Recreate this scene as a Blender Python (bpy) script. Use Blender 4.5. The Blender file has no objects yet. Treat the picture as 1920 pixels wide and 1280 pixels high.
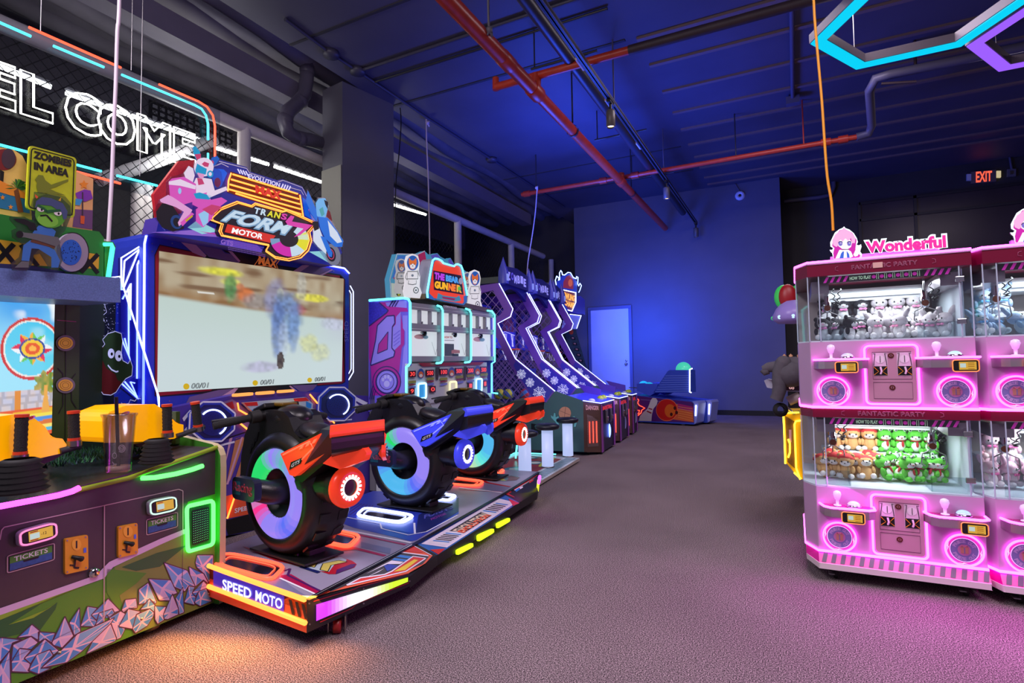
import bpy, math, random
from mathutils import Vector as V, Matrix
random.seed(7)
S = bpy.context.scene
COL = S.collection
# ---------------------------------------------------------------- camera, world, lights, exposure
CAMH = 1.2
FPX, HEAD, PITCH, ROLL = 1044.68, .469194, .04886, -.015226
_F = V((-math.sin(HEAD)*math.cos(PITCH), math.cos(HEAD)*math.cos(PITCH), math.sin(PITCH)))
_R0 = V((math.cos(HEAD), math.sin(HEAD), 0)); _U0 = _R0.cross(_F)
_R = math.cos(ROLL)*_R0 + math.sin(ROLL)*_U0
_U = -math.sin(ROLL)*_R0 + math.cos(ROLL)*_U0
EYE = V((0, 0, CAMH))
cd = bpy.data.cameras.new('camera'); cam = bpy.data.objects.new('camera', cd); COL.objects.link(cam)
cd.sensor_width = 36; cd.lens = 36*FPX/1920; cd.clip_start = .05
cam.matrix_world = Matrix(((_R.x, _U.x, -_F.x, 0), (_R.y, _U.y, -_F.y, 0), (_R.z, _U.z, -_F.z, CAMH), (0, 0, 0, 1)))
S.camera = cam
S.view_settings.view_transform = 'Standard'; S.view_settings.look = 'None'
S.view_settings.exposure = 0.0; S.view_settings.gamma = 1; S.view_settings.use_curve_mapping = False
c_ = S.cycles
c_.use_denoising = True; c_.max_bounces = 6; c_.diffuse_bounces = 3; c_.glossy_bounces = 3
c_.transmission_bounces = 4; c_.transparent_max_bounces = 16; c_.sample_clamp_indirect = 4; c_.sample_clamp_direct = 12
c_.caustics_reflective = False; c_.caustics_refractive = False; c_.use_light_tree = True
W = bpy.data.worlds.new('room_air'); S.world = W; W.use_nodes = True
W.node_tree.nodes['Background'].inputs[0].default_value = (.34, .29, .42, 1)
W.node_tree.nodes['Background'].inputs[1].default_value = .55

def lamp(name, loc, size, power, col, to=None, sy=None, spread=180):
    l = bpy.data.lights.new(name, 'AREA'); l.energy = power; l.color = col; l.size = size
    l.spread = math.radians(spread)
    if sy: l.shape = 'RECTANGLE'; l.size_y = sy
    o = bpy.data.objects.new(name, l); COL.objects.link(o); o.location = loc
    d = V(to)-V(loc) if to else V((0, 0, -1))
    o.rotation_euler = d.to_track_quat('-Z', 'Y').to_euler()
    return o
def bulb(name, loc, power, col, r=.05):
    l = bpy.data.lights.new(name, 'POINT'); l.energy = power; l.color = col; l.shadow_soft_size = r
    o = bpy.data.objects.new(name, l); COL.objects.link(o); o.location = loc
    return o
# added soft fill near the ceiling; no fixtures hang at these spots
lamp('fill_light_front', (1.2, .8, 5.2), 2.4, 225, (1, .86, .95))
lamp('fill_light_middle', (.2, 7.8, 5.35), 2.0, 120, (1, .84, .96))
lamp('fill_light_corner', (3.5, 10.5, 5.2), 2.0, 60, (1, .82, .9))
lamp('fill_light_left', (-3.0, -.6, 4.6), 1.6, 190, (1, .9, 1.0), to=(-3.2, 2.4, 1.0))
# added blue fill standing in for neon wash on ceiling and back wall
lamp('ceiling_blue_fill', (-3.3, 9.0, 2.9), 1.6, 270, (.03, .09, 1), to=(-2.2, 9.8, 5.6))
lamp('corner_blue_wash', (-3.6, 12.6, 2.1), 1.2, 140, (.02, .09, 1), to=(-2.6, 14.4, 2.0))

# added lamps for neon spill: orange platform end, pink claw machines, violet basketball machines
lamp('orange_neon_spill', (-2.2, 1.74, .20), .9, 7, (1, .36, .04), to=(-2.12, 1.5, 0), sy=.08, spread=150)
lamp('pink_neon_spill', (.9, 3.40, .62), 1.6, 17, (1, .10, .95), to=(.6, 2.2, 0), sy=.3)
lamp('violet_neon_spill', (-2.3, 8.0, 1.5), 1.6, 26, (.35, .28, 1), to=(-4, 8.2, 1.6))

# ---------------------------------------------------------------- planes that turn photo pixels into points
def ray(x, y): return _F + _R*((x-960)/FPX) + _U*((640-y)/FPX)
class Pl:
    def __init__(s, p, n): s.p = V(p); s.n = V(n).normalized()
    def __call__(s, x, y, off=0.0):
        d = ray(x, y); t = (s.p+s.n*off-EYE).dot(s.n)/d.dot(s.n); return EYE+d*t
def PX(v): return Pl((v, 0, 0), (1, 0, 0))          # faces the aisle from the left
def PY(v): return Pl((0, v, 0), (0, -1, 0))         # faces the photographer
def PZ(v): return Pl((0, 0, v), (0, 0, 1) if v < CAMH else (0, 0, -1))
ROW = math.radians(4.5)                             # the left row stands slightly askew
EN = V((math.cos(ROW), math.sin(ROW), 0)); EU = V((-math.sin(ROW), math.cos(ROW), 0)); EZ = V((0, 0, 1))
def PN(n): return Pl(EN*n, EN)
def PU(u): return Pl(EU*u, -EU)
def L(n, u, z): return EN*n+EU*u+EZ*z

# ---------------------------------------------------------------- materials
def lin(c): return tuple(((v/255)/12.92 if v <= 10 else ((v/255+.055)/1.055)**2.4) for v in c)
_M = {}
def mat(name, col, rough=.5, metal=0., em=0., emcol=None, noise=0., scale=40., bump=0., sample=True, coat=0.):
    if name in _M: return _M[name]
    m = bpy.data.materials.new(name); m.use_nodes = True; nt = m.node_tree; b = nt.nodes['Principled BSDF']
    c = lin(col)
    b.inputs['Base Color'].default_value = (*c, 1); b.inputs['Roughness'].default_value = rough
    b.inputs['Metallic'].default_value = metal
    if coat: b.inputs['Coat Weight'].default_value = coat; b.inputs['Coat Roughness'].default_value = .08
    if em:
        b.inputs['Emission Color'].default_value = (*(emcol or c), 1); b.inputs['Emission Strength'].default_value = em
    if noise or bump:
        tc = nt.nodes.new('ShaderNodeTexCoord'); n = nt.nodes.new('ShaderNodeTexNoise'); n.inputs['Scale'].default_value = scale
        n.inputs['Detail'].default_value = 4
        nt.links.new(tc.outputs['Object'], n.inputs['Vector'])
        if noise:
            r = nt.nodes.new('ShaderNodeMapRange'); r.inputs[1].default_value = .3; r.inputs[2].default_value = .7
            r.inputs[3].default_value = 1-noise; r.inputs[4].default_value = 1+noise
            h = nt.nodes.new('ShaderNodeHueSaturation'); h.inputs['Color'].default_value = (*c, 1)
            nt.links.new(n.outputs['Fac'], r.inputs[0]); nt.links.new(r.outputs[0], h.inputs['Value'])
            nt.links.new(h.outputs[0], b.inputs['Base Color'])
        if bump:
            bp = nt.nodes.new('ShaderNodeBump'); bp.inputs['Strength'].default_value = bump; bp.inputs['Distance'].default_value = .01
            nt.links.new(n.outputs['Fac'], bp.inputs['Height']); nt.links.new(bp.outputs[0], b.inputs['Normal'])
    if em and not sample: m.cycles.emission_sampling = 'NONE'
    _M[name] = m; return m
def neon(name, c, s, sample=True):                  # a tube that gives off light; c is linear
    return mat(name, (20, 20, 20), .4, em=s, emcol=c, sample=sample)
def lit(name, col, s=.9):                           # backlit print
    return mat(name, tuple(v*.5 for v in col), .4, em=s, emcol=lin(col), sample=False)
def clear(name, tint=(255, 255, 255), gloss=.1, rough=.03):
    if name in _M: return _M[name]
    m = bpy.data.materials.new(name); m.use_nodes = True; nt = m.node_tree; nt.nodes.remove(nt.nodes['Principled BSDF'])
    t = nt.nodes.new('ShaderNodeBsdfTransparent'); t.inputs[0].default_value = (*lin(tint), 1)
    g = nt.nodes.new('ShaderNodeBsdfGlossy'); g.inputs['Roughness'].default_value = rough
    x = nt.nodes.new('ShaderNodeMixShader'); x.inputs[0].default_value = gloss
    nt.links.new(t.outputs[0], x.inputs[1]); nt.links.new(g.outputs[0], x.inputs[2])
    nt.links.new(x.outputs[0], nt.nodes['Material Output'].inputs[0])
    _M[name] = m; return m
def vcol(name, em=1.0, rough=.3):                   # a screen: emits the picture held in its colour attribute
    if name in _M: return _M[name]
    m = bpy.data.materials.new(name); m.use_nodes = True; nt = m.node_tree; b = nt.nodes['Principled BSDF']
    a = nt.nodes.new('ShaderNodeVertexColor'); a.layer_name = 'picture'
    b.inputs['Base Color'].default_value = (.01, .01, .01, 1); b.inputs['Roughness'].default_value = rough
    nt.links.new(a.outputs[0], b.inputs['Emission Color']); b.inputs['Emission Strength'].default_value = em
    _M[name] = m; return m
BLACK = mat('black_plastic', (16, 15, 18), .42); BLK2 = mat('satin_black', (26, 25, 29), .3, bump=.1, scale=200)
DARK = mat('dark_grey_metal', (46, 45, 52), .45); CHROME = mat('chrome', (200, 200, 205), .15, 1)
STEEL = mat('brushed_steel', (150, 148, 150), .35, 1); WHITE = mat('white_plastic', (225, 225, 230), .4)
GREY = mat('grey_paint', (110, 108, 116), .5); GLASS = clear('clear_acrylic', gloss=.07); GLASS2 = clear('cabinet_glass', (235, 242, 245), .09)
RUBBER = mat('black_rubber', (22, 20, 22), .7)
N_WHITE = neon('neon_white', (1, 1, .93), 5.5); N_BLUE = neon('neon_blue', (.14, .17, 1), 8); N_ICE = neon('neon_ice', (.42, .5, 1), 4.5)
N_CYAN = neon('neon_cyan', (.05, .75, 1), 3.2); N_TEAL = neon('neon_teal', (.10, .9, .86), 3.0); N_RED = neon('neon_red', (1, .07, .03), 3.2)
N_ORANGE = neon('neon_orange', (1, .20, .03), 3.8); N_PINK = neon('neon_pink', (1, .06, .85), 9.0); N_GREEN = neon('neon_green', (.06, 1, .08), 5)
N_YELLOW = neon('neon_yellow', (1, .62, .03), 4.5); N_LIME = neon('neon_lime', (.62, .9, .01), 1.6); N_MAG = neon('neon_magenta', (1, .05, 1), 5)

# ---------------------------------------------------------------- mesh builder
class MB:
    def __init__(s): s.v = []; s.f = []; s.m = []; s.sm = []; s.mats = []
    def mi(s, m):
        if m not in s.mats: s.mats.append(m)
        return s.mats.index(m)
    def add(s, vs, fs, m, smooth=False):
        o = len(s.v); s.v += [V(p) for p in vs]; k = s.mi(m)
        for f in fs: s.f.append([i+o for i in f]); s.m.append(k); s.sm.append(smooth)
        return s
    def poly(s, pts, m): return s.add(pts, [list(range(len(pts)))], m)
    def prism(s, pts, d, m, cap=None, smooth=False):   # outline pts swept along vector d
        n = len(pts); d = V(d); a = [V(p) for p in pts]; b = [p+d for p in a]
        s.add(a+b, [[i, (i+1) % n, (i+1) % n+n, i+n] for i in range(n)], m, smooth)
        s.poly(list(reversed(a)), cap or m); s.poly(b, cap or m); return s
    def box(s, c, sz, m, rz=0., ax=None):
        c = V(c); h = V(sz)/2
        if ax: X, Y, Z = [V(a) for a in ax]
        else: X, Y, Z = V((math.cos(rz), math.sin(rz), 0)), V((-math.sin(rz), math.cos(rz), 0)), V((0, 0, 1))
        p = [c+X*(h.x*i)+Y*(h.y*j)+Z*(h.z*k) for k in (-1, 1) for j in (-1, 1) for i in (-1, 1)]
        return s.add(p, [[0, 2, 3, 1], [4, 5, 7, 6], [0, 1, 5, 4], [2, 6, 7, 3], [0, 4, 6, 2], [1, 3, 7, 5]], m)
    def bx(s, lo, hi, m): return s.box([(a+b)/2 for a, b in zip(lo, hi)], [abs(b-a) for a, b in zip(lo, hi)], m)
    def lb(s, n0, n1, u0, u1, z0, z1, m):              # box in the left row's own axes
        return s.box(L((n0+n1)/2, (u0+u1)/2, (z0+z1)/2), (abs(n1-n0), abs(u1-u0), abs(z1-z0)), m, ROW)
    def tube(s, path, r, m, k=6, closed=False, cap=True):
        P = [V(p) for p in path]; n = len(P)
        if n < 2: return s
        rings = []; prev = None
        for i in range(n):
            if closed: t = P[(i+1) % n]-P[i-1]
            else: t = P[min(i+1, n-1)]-P[max(i-1, 0)]
            if t.length < 1e-9: t = V((0, 0, 1))
            t.normalize()
            if prev is None:
                a = V((0, 0, 1)) if abs(t.z) < .9 else V((1, 0, 0)); x = t.cross(a).normalized()
            else:
                x = prev-t*prev.dot(t)
                if x.length < 1e-6: x = t.orthogonal()
                x.normalize()
            prev = x; y = t.cross(x)
            rr = r[i] if isinstance(r, (list, tuple)) else r
            rings.append([P[i]+(x*math.cos(2*math.pi*j/k)+y*math.sin(2*math.pi*j/k))*rr for j in range(k)])
        fs = []
        for i in range(n if closed else n-1):
            a, b = i*k, ((i+1) % n)*k
            for j in range(k): fs.append([a+j, a+(j+1) % k, b+(j+1) % k, b+j])
        s.add([p for q in rings for p in q], fs, m, True)
        if not closed and cap:
            s.poly(list(reversed(rings[0])), m); s.poly(rings[-1], m)
        return s
    def lathe(s, o, axis, prof, m, k=24, ref=None, ang=(0, 360), mf=None):   # prof: (radius, height) list
        o = V(o); a = V(axis).normalized(); x = V(ref).normalized() if ref else a.orthogonal().normalized(); y = a.cross(x)
        full = ang[1]-ang[0] >= 360; nk = k if full else k+1; vs = []; n = len(prof)
        for j in range(nk):
            t = math.radians(ang[0]+(ang[1]-ang[0])*j/k); d = x*math.cos(t)+y*math.sin(t)
            vs += [o+d*r+a*h for r, h in prof]
        for j in range(k):
            b = ((j+1) % nk)*n; fs = [[j*n+i, b+i, b+i+1, j*n+i+1] for i in range(n-1)]
            if j == 0: o_ = len(s.v); s.v += [V(p) for p in vs]
            mm = mf(j/k) if mf else m; q = s.mi(mm)
            for f in fs: s.f.append([i+o_ for i in f]); s.m.append(q); s.sm.append(True)
        return s
    def disc(s, o, n, r, m, k=24, r2=None, up=None):
        n = V(n).normalized(); x = (V(up) if up else n.orthogonal()); x = (x-n*x.dot(n)).normalized(); y = n.cross(x)
        return s.poly([V(o)+x*math.cos(2*math.pi*j/k)*r+y*math.sin(2*math.pi*j/k)*(r2 or r) for j in range(k)], m)
    def ball(s, c, r, m, k=14, h=9, ax=None, cut=None):
        r = V(r) if not isinstance(r, (int, float)) else V((r, r, r)); c = V(c)
        X, Y, Z = ax or (V((1, 0, 0)), V((0, 1, 0)), V((0, 0, 1)))
        vs = []; a0 = 0; a1 = math.pi if cut is None else cut
        for i in range(h+1):
            t = a0+(a1-a0)*i/h
            for j in range(k):
                f = 2*math.pi*j/k
                vs.append(c+V(X)*(r.x*math.sin(t)*math.cos(f))+V(Y)*(r.y*math.sin(t)*math.sin(f))+V(Z)*(r.z*math.cos(t)))
        fs = [[i*k+j, (i+1)*k+j, (i+1)*k+(j+1) % k, i*k+(j+1) % k] for i in range(h) for j in range(k)]
        return s.add(vs, fs, m, True)
    # ---- flat art on a plane, outlines given in photo pixels
    def art(s, pl, px, m, off=.002): return s.poly([pl(x, y, off) for x, y in px], m)
    def slab(s, pl, px, m, depth, off=0., side=None):
        a = [pl(x, y, off) for x, y in px]; s.prism([p-pl.n*depth for p in a], pl.n*depth, side or m); s.m[-1] = s.mi(m); return s
    def line(s, pl, px, r, m, off=.01, closed=False, k=6): return s.tube([pl(x, y, off) for x, y in px], r, m, k, closed)
    def stroke(s, pl, px, w, m, off=.003, closed=False):  # flat painted line of width w (metres)
        P = [pl(x, y, off) for x, y in px]
        if closed: P.append(P[0])
        for a, b in zip(P, P[1:]):
            t = (b-a)
            if t.length < 1e-6: continue
            q = pl.n.cross(t).normalized()*(w/2); s.poly([a-q, b-q, b+q, a+q], m)
        return s
    def oval(s, pl, cx, cy, rx, ry, m, off=.003, k=24, rot=0., a0=0, a1=360):
        c, q = math.cos(math.radians(rot)), math.sin(math.radians(rot))
        return s.art(pl, ell(cx, cy, rx, ry, k, rot, a0, a1), m, off)
    def text(s, txt, quad, m, bold=.0, off=0., n=None, outline=0., shear=0., thick=0.):
        # quad: world corners bl, br, tr, tl that the text block fills
        bl, br, tr, tl = [V(p) for p in quad]; nn = (br-bl).cross(tl-bl).normalized()
        vs, fs, es, (w0, w1, h0, h1) = glyphs(txt, bold, bool(outline), shear)
        def mp(p):
            u = (p[0]-w0)/(w1-w0); t = (p[1]-h0)/(h1-h0)
            return bl*(1-u)*(1-t)+br*u*(1-t)+tr*u*t+tl*(1-u)*t+nn*off
        if outline:
            for lp in es: s.tube([mp(vs[i]) for i in lp], outline, m, 5, True)
        elif thick:
            A = [mp(p) for p in vs]; B = [p+nn*thick for p in A]; s.add(B, fs, m)
            for lp in loops([(f[i], f[(i+1) % len(f)]) for f in fs for i in range(len(f))], True):
                k = len(lp); s.add([A[i] for i in lp]+[B[i] for i in lp], [[i, (i+1) % k, (i+1) % k+k, i+k] for i in range(k)], m)
        else: s.add([mp(p) for p in vs], fs, m)
        return s
    def ptext(s, txt, pl, px, m, off=.004, **k):           # px: bl, br, tr, tl in pixels on the plane
        return s.text(txt, [pl(x, y, off) for x, y in px], m, **k)
    def build(s, name, parent=None, bevel=0., subd=0, **props):
        me = bpy.data.meshes.new(name); o0 = parent['_o'] if parent is not None else None
        base = V(o0) if o0 is not None else V((0, 0, 0))
        me.from_pydata([p-base for p in s.v], [], s.f)
        for m in s.mats: me.materials.append(m)
        me.polygons.foreach_set('material_index', s.m); me.polygons.foreach_set('use_smooth', s.sm); me.update()
        o = bpy.data.objects.new(name, me); COL.objects.link(o)
        if parent is not None:
            o.parent = parent; o['_o'] = list(base)
            if parent.type == 'MESH': pass
        if bevel:
            b = o.modifiers.new('bevel', 'BEVEL'); b.width = bevel; b.segments = 2; b.limit_method = 'ANGLE'
        if subd: q = o.modifiers.new('subdivision', 'SUBSURF'); q.levels = subd; q.render_levels = subd
        for k, x in props.items(): o[k] = x
        return o
def ell(cx, cy, rx, ry, k=24, rot=0., a0=0, a1=360):
    c, q = math.cos(math.radians(rot)), math.sin(math.radians(rot)); out = []
    n = k if a1-a0 >= 360 else k+1
    for j in range(n):
        t = math.radians(a0+(a1-a0)*j/k); x, y = rx*math.cos(t), ry*math.sin(t); out.append((cx+x*c-y*q, cy+x*q+y*c))
    return out
def loops(edges, boundary=False):
    if boundary:
        cnt = {}
        for a, b in edges: cnt[(min(a, b), max(a, b))] = cnt.get((min(a, b), max(a, b)), 0)+1
        edges = [(a, b) for a, b in edges if cnt[(min(a, b), max(a, b))] == 1]
    nx = {}
    for a, b in edges: nx.setdefault(a, []).append(b); nx.setdefault(b, []).append(a)
    seen = set(); out = []
    for st in nx:
        if st in seen: continue
        lp = [st]; seen.add(st); cur = st
        while True:
            c = [q for q in nx[cur] if q not in seen]
            if not c: break
            cur = c[0]; seen.add(cur); lp.append(cur)
        if len(lp) > 2: out.append(lp)
    return out
_G = {}
def glyphs(txt, bold=0., wire=False, shear=0.):
    key = (txt, bold, wire, shear)
    if key in _G: return _G[key]
    cu = bpy.data.curves.new('lettering', 'FONT'); cu.body = txt; cu.offset = bold; cu.resolution_u = 3; cu.shear = shear
    o = bpy.data.objects.new('lettering', cu); COL.objects.link(o)
    dg = bpy.context.evaluated_depsgraph_get(); dg.update(); ev = o.evaluated_get(dg); me = ev.to_mesh()
    vs = [(p.co.x, p.co.y) for p in me.vertices]; fs = [list(p.vertices) for p in me.polygons]
    ev.to_mesh_clear(); bpy.data.objects.remove(o); bpy.data.curves.remove(cu)
    if True:                                        # weld doubles so outlines can be walked
        mp = {}; ren = []; nv = []
        for p in vs:
            k = (round(p[0], 5), round(p[1], 5))
            if k not in mp: mp[k] = len(nv); nv.append(p)
            ren.append(mp[k])
        fs = [[ren[i] for i in f] for f in fs]; fs = [f for f in fs if len(set(f)) == len(f)]; vs = nv
    es = loops([(f[i], f[(i+1) % len(f)]) for f in fs for i in range(len(f))], True) if wire else []
    xs = [p[0] for p in vs]; ys = [p[1] for p in vs]
    _G[key] = (vs, fs, es, (min(xs), max(xs), min(ys), max(ys))); return _G[key]
def tag(o, label=None, cat=None, group=None):
    if label: o['label'] = label
    if cat: o['category'] = cat
    if group: o['group'] = group
    return o
def thing(name, label, cat, loc=(0, 0, 0), group=None):
    o = bpy.data.objects.new(name, None); o.empty_display_size = .1; COL.objects.link(o); o.location = loc; o['_o'] = list(loc)
    return tag(o, label, cat, group)
def one(mb, name, label, cat, group=None, loc=None, **k):  # a thing that is one mesh, origin at its own base
    xs = [p.x for p in mb.v]; ys = [p.y for p in mb.v]; zs = [p.z for p in mb.v]
    b = V(loc) if loc is not None else V(((min(xs)+max(xs))/2, (min(ys)+max(ys))/2, min(zs)))
    mb.v = [p-b for p in mb.v]; o = mb.build(name, **k); o.location = b; return tag(o, label, cat, group)
def structure(mb, name, parent=None, **k):
    o = mb.build(name, parent, **k)
    if parent is None: o['kind'] = 'structure'
    return o
def dup(r, loc=None, rz=None, label=None, group=None, sc=None):
    def cp(o, par):
        c = o.copy(); COL.objects.link(c)
        if par is not None: c.parent = par
        for ch in list(o.children): cp(ch, c)
        return c
    c = cp(r, r.parent)
    if loc is not None: c.location = loc
    if rz is not None: c.rotation_euler = rz if isinstance(rz, (tuple, list)) else (0, 0, rz)
    if sc: c.scale = (sc, sc, sc)
    if label: c['label'] = label
    if group: c['group'] = group
    return c
def rrect(x0, y0, x1, y1, r, k=4):                  # rounded rectangle outline
    out = []
    for cx, cy, a in ((x1-r, y1-r, 0), (x0+r, y1-r, 90), (x0+r, y0+r, 180), (x1-r, y0+r, 270)):
        out += [(cx+r*math.cos(math.radians(a+90*i/k)), cy+r*math.sin(math.radians(a+90*i/k))) for i in range(k+1)]
    return out
def rquad(q, f=.15, k=4):                           # quad in pixels with rounded corners
    out = []; n = len(q)
    for i in range(n):
        p, c, x = q[i-1], q[i], q[(i+1) % n]; a = [c[j]+(p[j]-c[j])*f for j in (0, 1)]; b = [c[j]+(x[j]-c[j])*f for j in (0, 1)]
        for t in range(k+1):
            t /= k; out.append(tuple(a[j]*(1-t)**2+2*c[j]*t*(1-t)+b[j]*t*t for j in (0, 1)))
    return out
def inq(q, u, v):                                   # point inside quad q (tl,tr,br,bl)
    a = [q[0][j]*(1-u)+q[1][j]*u for j in (0, 1)]; b = [q[3][j]*(1-u)+q[2][j]*u for j in (0, 1)]
    return (a[0]*(1-v)+b[0]*v, a[1]*(1-v)+b[1]*v)
def screen(name, pl, q, fn, parent, nx=128, ny=72, off=.0, em=1.0):  # emissive picture; fn(u,v)->linear rgb, q tl,tr,br,bl px
    w = [pl(x, y, off) for x, y in q]; base = V(parent['_o']); vs = []
    for j in range(ny+1):
        for i in range(nx+1):
            u, t = i/nx, j/ny; vs.append((w[0]*(1-u)+w[1]*u)*(1-t)+(w[3]*(1-u)+w[2]*u)*t-base)
    fs = [[j*(nx+1)+i, (j+1)*(nx+1)+i, (j+1)*(nx+1)+i+1, j*(nx+1)+i+1] for j in range(ny) for i in range(nx)]
    me = bpy.data.meshes.new(name); me.from_pydata(vs, [], fs); me.materials.append(vcol(name, em))
    a = me.color_attributes.new('picture', 'FLOAT_COLOR', 'POINT')
    buf = []
    for j in range(ny+1):
        for i in range(nx+1): buf += [*fn(i/nx, j/ny), 1.0]
    a.data.foreach_set('color', buf); me.update()
    o = bpy.data.objects.new(name, me); COL.objects.link(o); o.parent = parent; o['_o'] = parent['_o']; return o
def sm(a, b, x):
    t = max(0, min(1, (x-a)/(b-a))); return t*t*(3-2*t)
def mix(a, b, t): return tuple(p*(1-t)+q*t for p, q in zip(a, b))
def vn(x, y, s=0):                                  # smooth value noise
    def h(i, j): return (math.sin(i*127.1+j*311.7+s*74.7)*43758.5453) % 1
    i, j = math.floor(x), math.floor(y); u, v = x-i, y-j; u = u*u*(3-2*u); v = v*v*(3-2*v)
    return (h(i, j)*(1-u)+h(i+1, j)*u)*(1-v)+(h(i, j+1)*(1-u)+h(i+1, j+1)*u)*v
# ================================================================ room shell
ZC = 5.63; YB = 14.46
def carpet():
    m = bpy.data.materials.new('speckled_carpet'); m.use_nodes = True; nt = m.node_tree; b = nt.nodes['Principled BSDF']
    b.inputs['Roughness'].default_value = .95; b.inputs['Specular IOR Level'].default_value = .1
    tc = nt.nodes.new('ShaderNodeTexCoord')
    n1 = nt.nodes.new('ShaderNodeTexNoise'); n1.inputs['Scale'].default_value = 190; n1.inputs['Detail'].default_value = 3; n1.inputs['Roughness'].default_value = .7
    n2 = nt.nodes.new('ShaderNodeTexNoise'); n2.inputs['Scale'].default_value = 1.1; n2.inputs['Detail'].default_value = 3
    r = nt.nodes.new('ShaderNodeValToRGB'); e = r.color_ramp.elements
    e[0].position = .38; e[0].color = (*lin((34, 28, 31)), 1); e[1].position = .62; e[1].color = (*lin((192, 172, 176)), 1)
    k = e.new(.5); k.color = (*lin((104, 92, 96)), 1)
    mr = nt.nodes.new('ShaderNodeMapRange'); mr.inputs[1].default_value = .3; mr.inputs[2].default_value = .7; mr.inputs[3].default_value = .85; mr.inputs[4].default_value = 1.12
    h = nt.nodes.new('ShaderNodeHueSaturation')
    bp = nt.nodes.new('ShaderNodeBump'); bp.inputs['Strength'].default_value = .22; bp.inputs['Distance'].default_value = .006
    for n in (n1, n2): nt.links.new(tc.outputs['Object'], n.inputs['Vector'])
    nt.links.new(n1.outputs['Fac'], r.inputs[0]); nt.links.new(r.outputs[0], h.inputs['Color'])
    nt.links.new(n2.outputs['Fac'], mr.inputs[0]); nt.links.new(mr.outputs[0], h.inputs['Value'])
    nt.links.new(h.outputs[0], b.inputs['Base Color']); nt.links.new(n1.outputs['Fac'], bp.inputs['Height']); nt.links.new(bp.outputs[0], b.inputs['Normal'])
    return m
WALLM = mat('navy_wall_paint', (92, 92, 112), .6, noise=.06, scale=1.5, bump=.05)
WALLD = mat('charcoal_wall_paint', (52, 50, 58), .65, noise=.08, scale=2)
CEILM = mat('dark_ceiling_paint', (84, 82, 102), .55, noise=.1, scale=1.2, bump=.06)
SEAM = mat('ceiling_seam', (124, 104, 104), .6); CEILG = mat('grey_ceiling_insulation', (112, 108, 122), .8, noise=.25, scale=1.4, bump=.9)
f = MB().poly([(-13, -4, 0), (9, -4, 0), (9, 17, 0), (-13, 17, 0)], carpet())
structure(f, 'floor')
z5 = PZ(ZC)
c = MB().bx((-5.95, -4, ZC), (9, 17, ZC+.1), CEILM)
for x, y in ((1400, 14), (1400, 74), (1400, 134), (1440, 172), (1440, 209), (1440, 242), (1440, 269), (1440, 292), (1440, 313), (1440, 327)):
    Y = z5(x, y).y; c.bx((-1.75, Y-.035, ZC-.035), (9, Y+.035, ZC), SEAM)
for y0, y1 in ((5.2, 5.24), (7.25, 7.3), (11.4, 11.43), (12.9, 12.93)): c.bx((-5.95, y0, ZC-.012), (-1.9, y1, ZC), WALLD)
structure(c, 'ceiling')
c = MB(); c.bx((-13, -4, 6.0), (-5.95, 17, 6.1), CEILG)
for i in range(8):                                   # sagging folds of the insulation blanket
    x = -6.5-.55*i; c.tube([(x+.1*math.sin(y*1.7+i), y, 6.02) for y in [q*.8-2 for q in range(24)]], .16, CEILG, 8)
structure(c, 'ceiling_left')
structure(MB().bx((-6.9, -4, 5.32), (-6.62, 14.4, 5.62), mat('beam_paint', (104, 98, 120), .55, noise=.06, scale=3)), 'trim_1')
structure(MB().bx((-5.343, YB, 0), (-.178, YB+.15, ZC), WALLM), 'wall_back')
structure(MB().bx((-.33, YB+.15, 0), (-.178, YB+1.2, ZC), WALLD), 'wall_back_return')
structure(MB().bx((-.178, YB+1.15, 0), (9, YB+1.3, ZC+.05), WALLD), 'wall_back_right')
structure(MB().bx((-13, YB+1.6, 0), (-5.3, YB+1.75, 6), WALLD), 'wall_back_left')
structure(MB().bx((8.5, -4, 0), (8.65, 16, ZC), WALLD), 'wall_right')
structure(MB().bx((-9.7, -4, 0), (-9.55, 16.2, 6), mat('dark_side_wall', (44, 42, 50), .7, noise=.1, scale=1)), 'wall_left')
structure(MB().bx((-3.7, YB-.015, 0), (-.178, YB, .12), BLACK), 'baseboard_back')
structure(MB().prism([(-6.02, 6.27, 0), (-5.82, 7.24, 0), (-6.42, 7.35, 0), (-6.5, 6.34, 0)], (0, 0, ZC), mat('pillar_paint', (96, 95, 108), .55, noise=.05, scale=2)), 'pillar')
structure(MB().prism([(-6.03, 6.262, 0), (-6.03, 6.25, 0), (-6.5, 6.32, 0), (-6.5, 6.335, 0)], (0, 0, 4.33), mat('light_pillar_board', (150, 148, 140), .5)), 'trim_2')
structure(MB().bx((-7.2, 14.0, 0), (-5.7, 14.1, 3.55), mat('partition_grey', (140, 130, 150), .5)), 'partition')
structure(MB().bx((-9.5, 13.9, 0), (-6.2, 14.2, 2.9), mat('olive_board', (88, 92, 76), .6)), 'trim_3')
# air duct with a grille above the netted field
d = MB().bx((-9.5, -4, 4.75), (-8.6, 14, 5.5), mat('duct_paint', (64, 60, 70), .55))
structure(d, 'trim_4')
g = MB(); g.bx((-8.61, 4.9, 4.86), (-8.585, 6.3, 5.36), BLACK)
for i in range(12):
    for j in range(5): g.bx((-8.585, 4.95+i*.113, 4.9+j*.09), (-8.578, 5.02+i*.113, 4.95+j*.09), GREY)
one(g, 'air_vent_grille', 'dark square hole air grille high on the duct behind the neon sign', 'vent')
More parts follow.
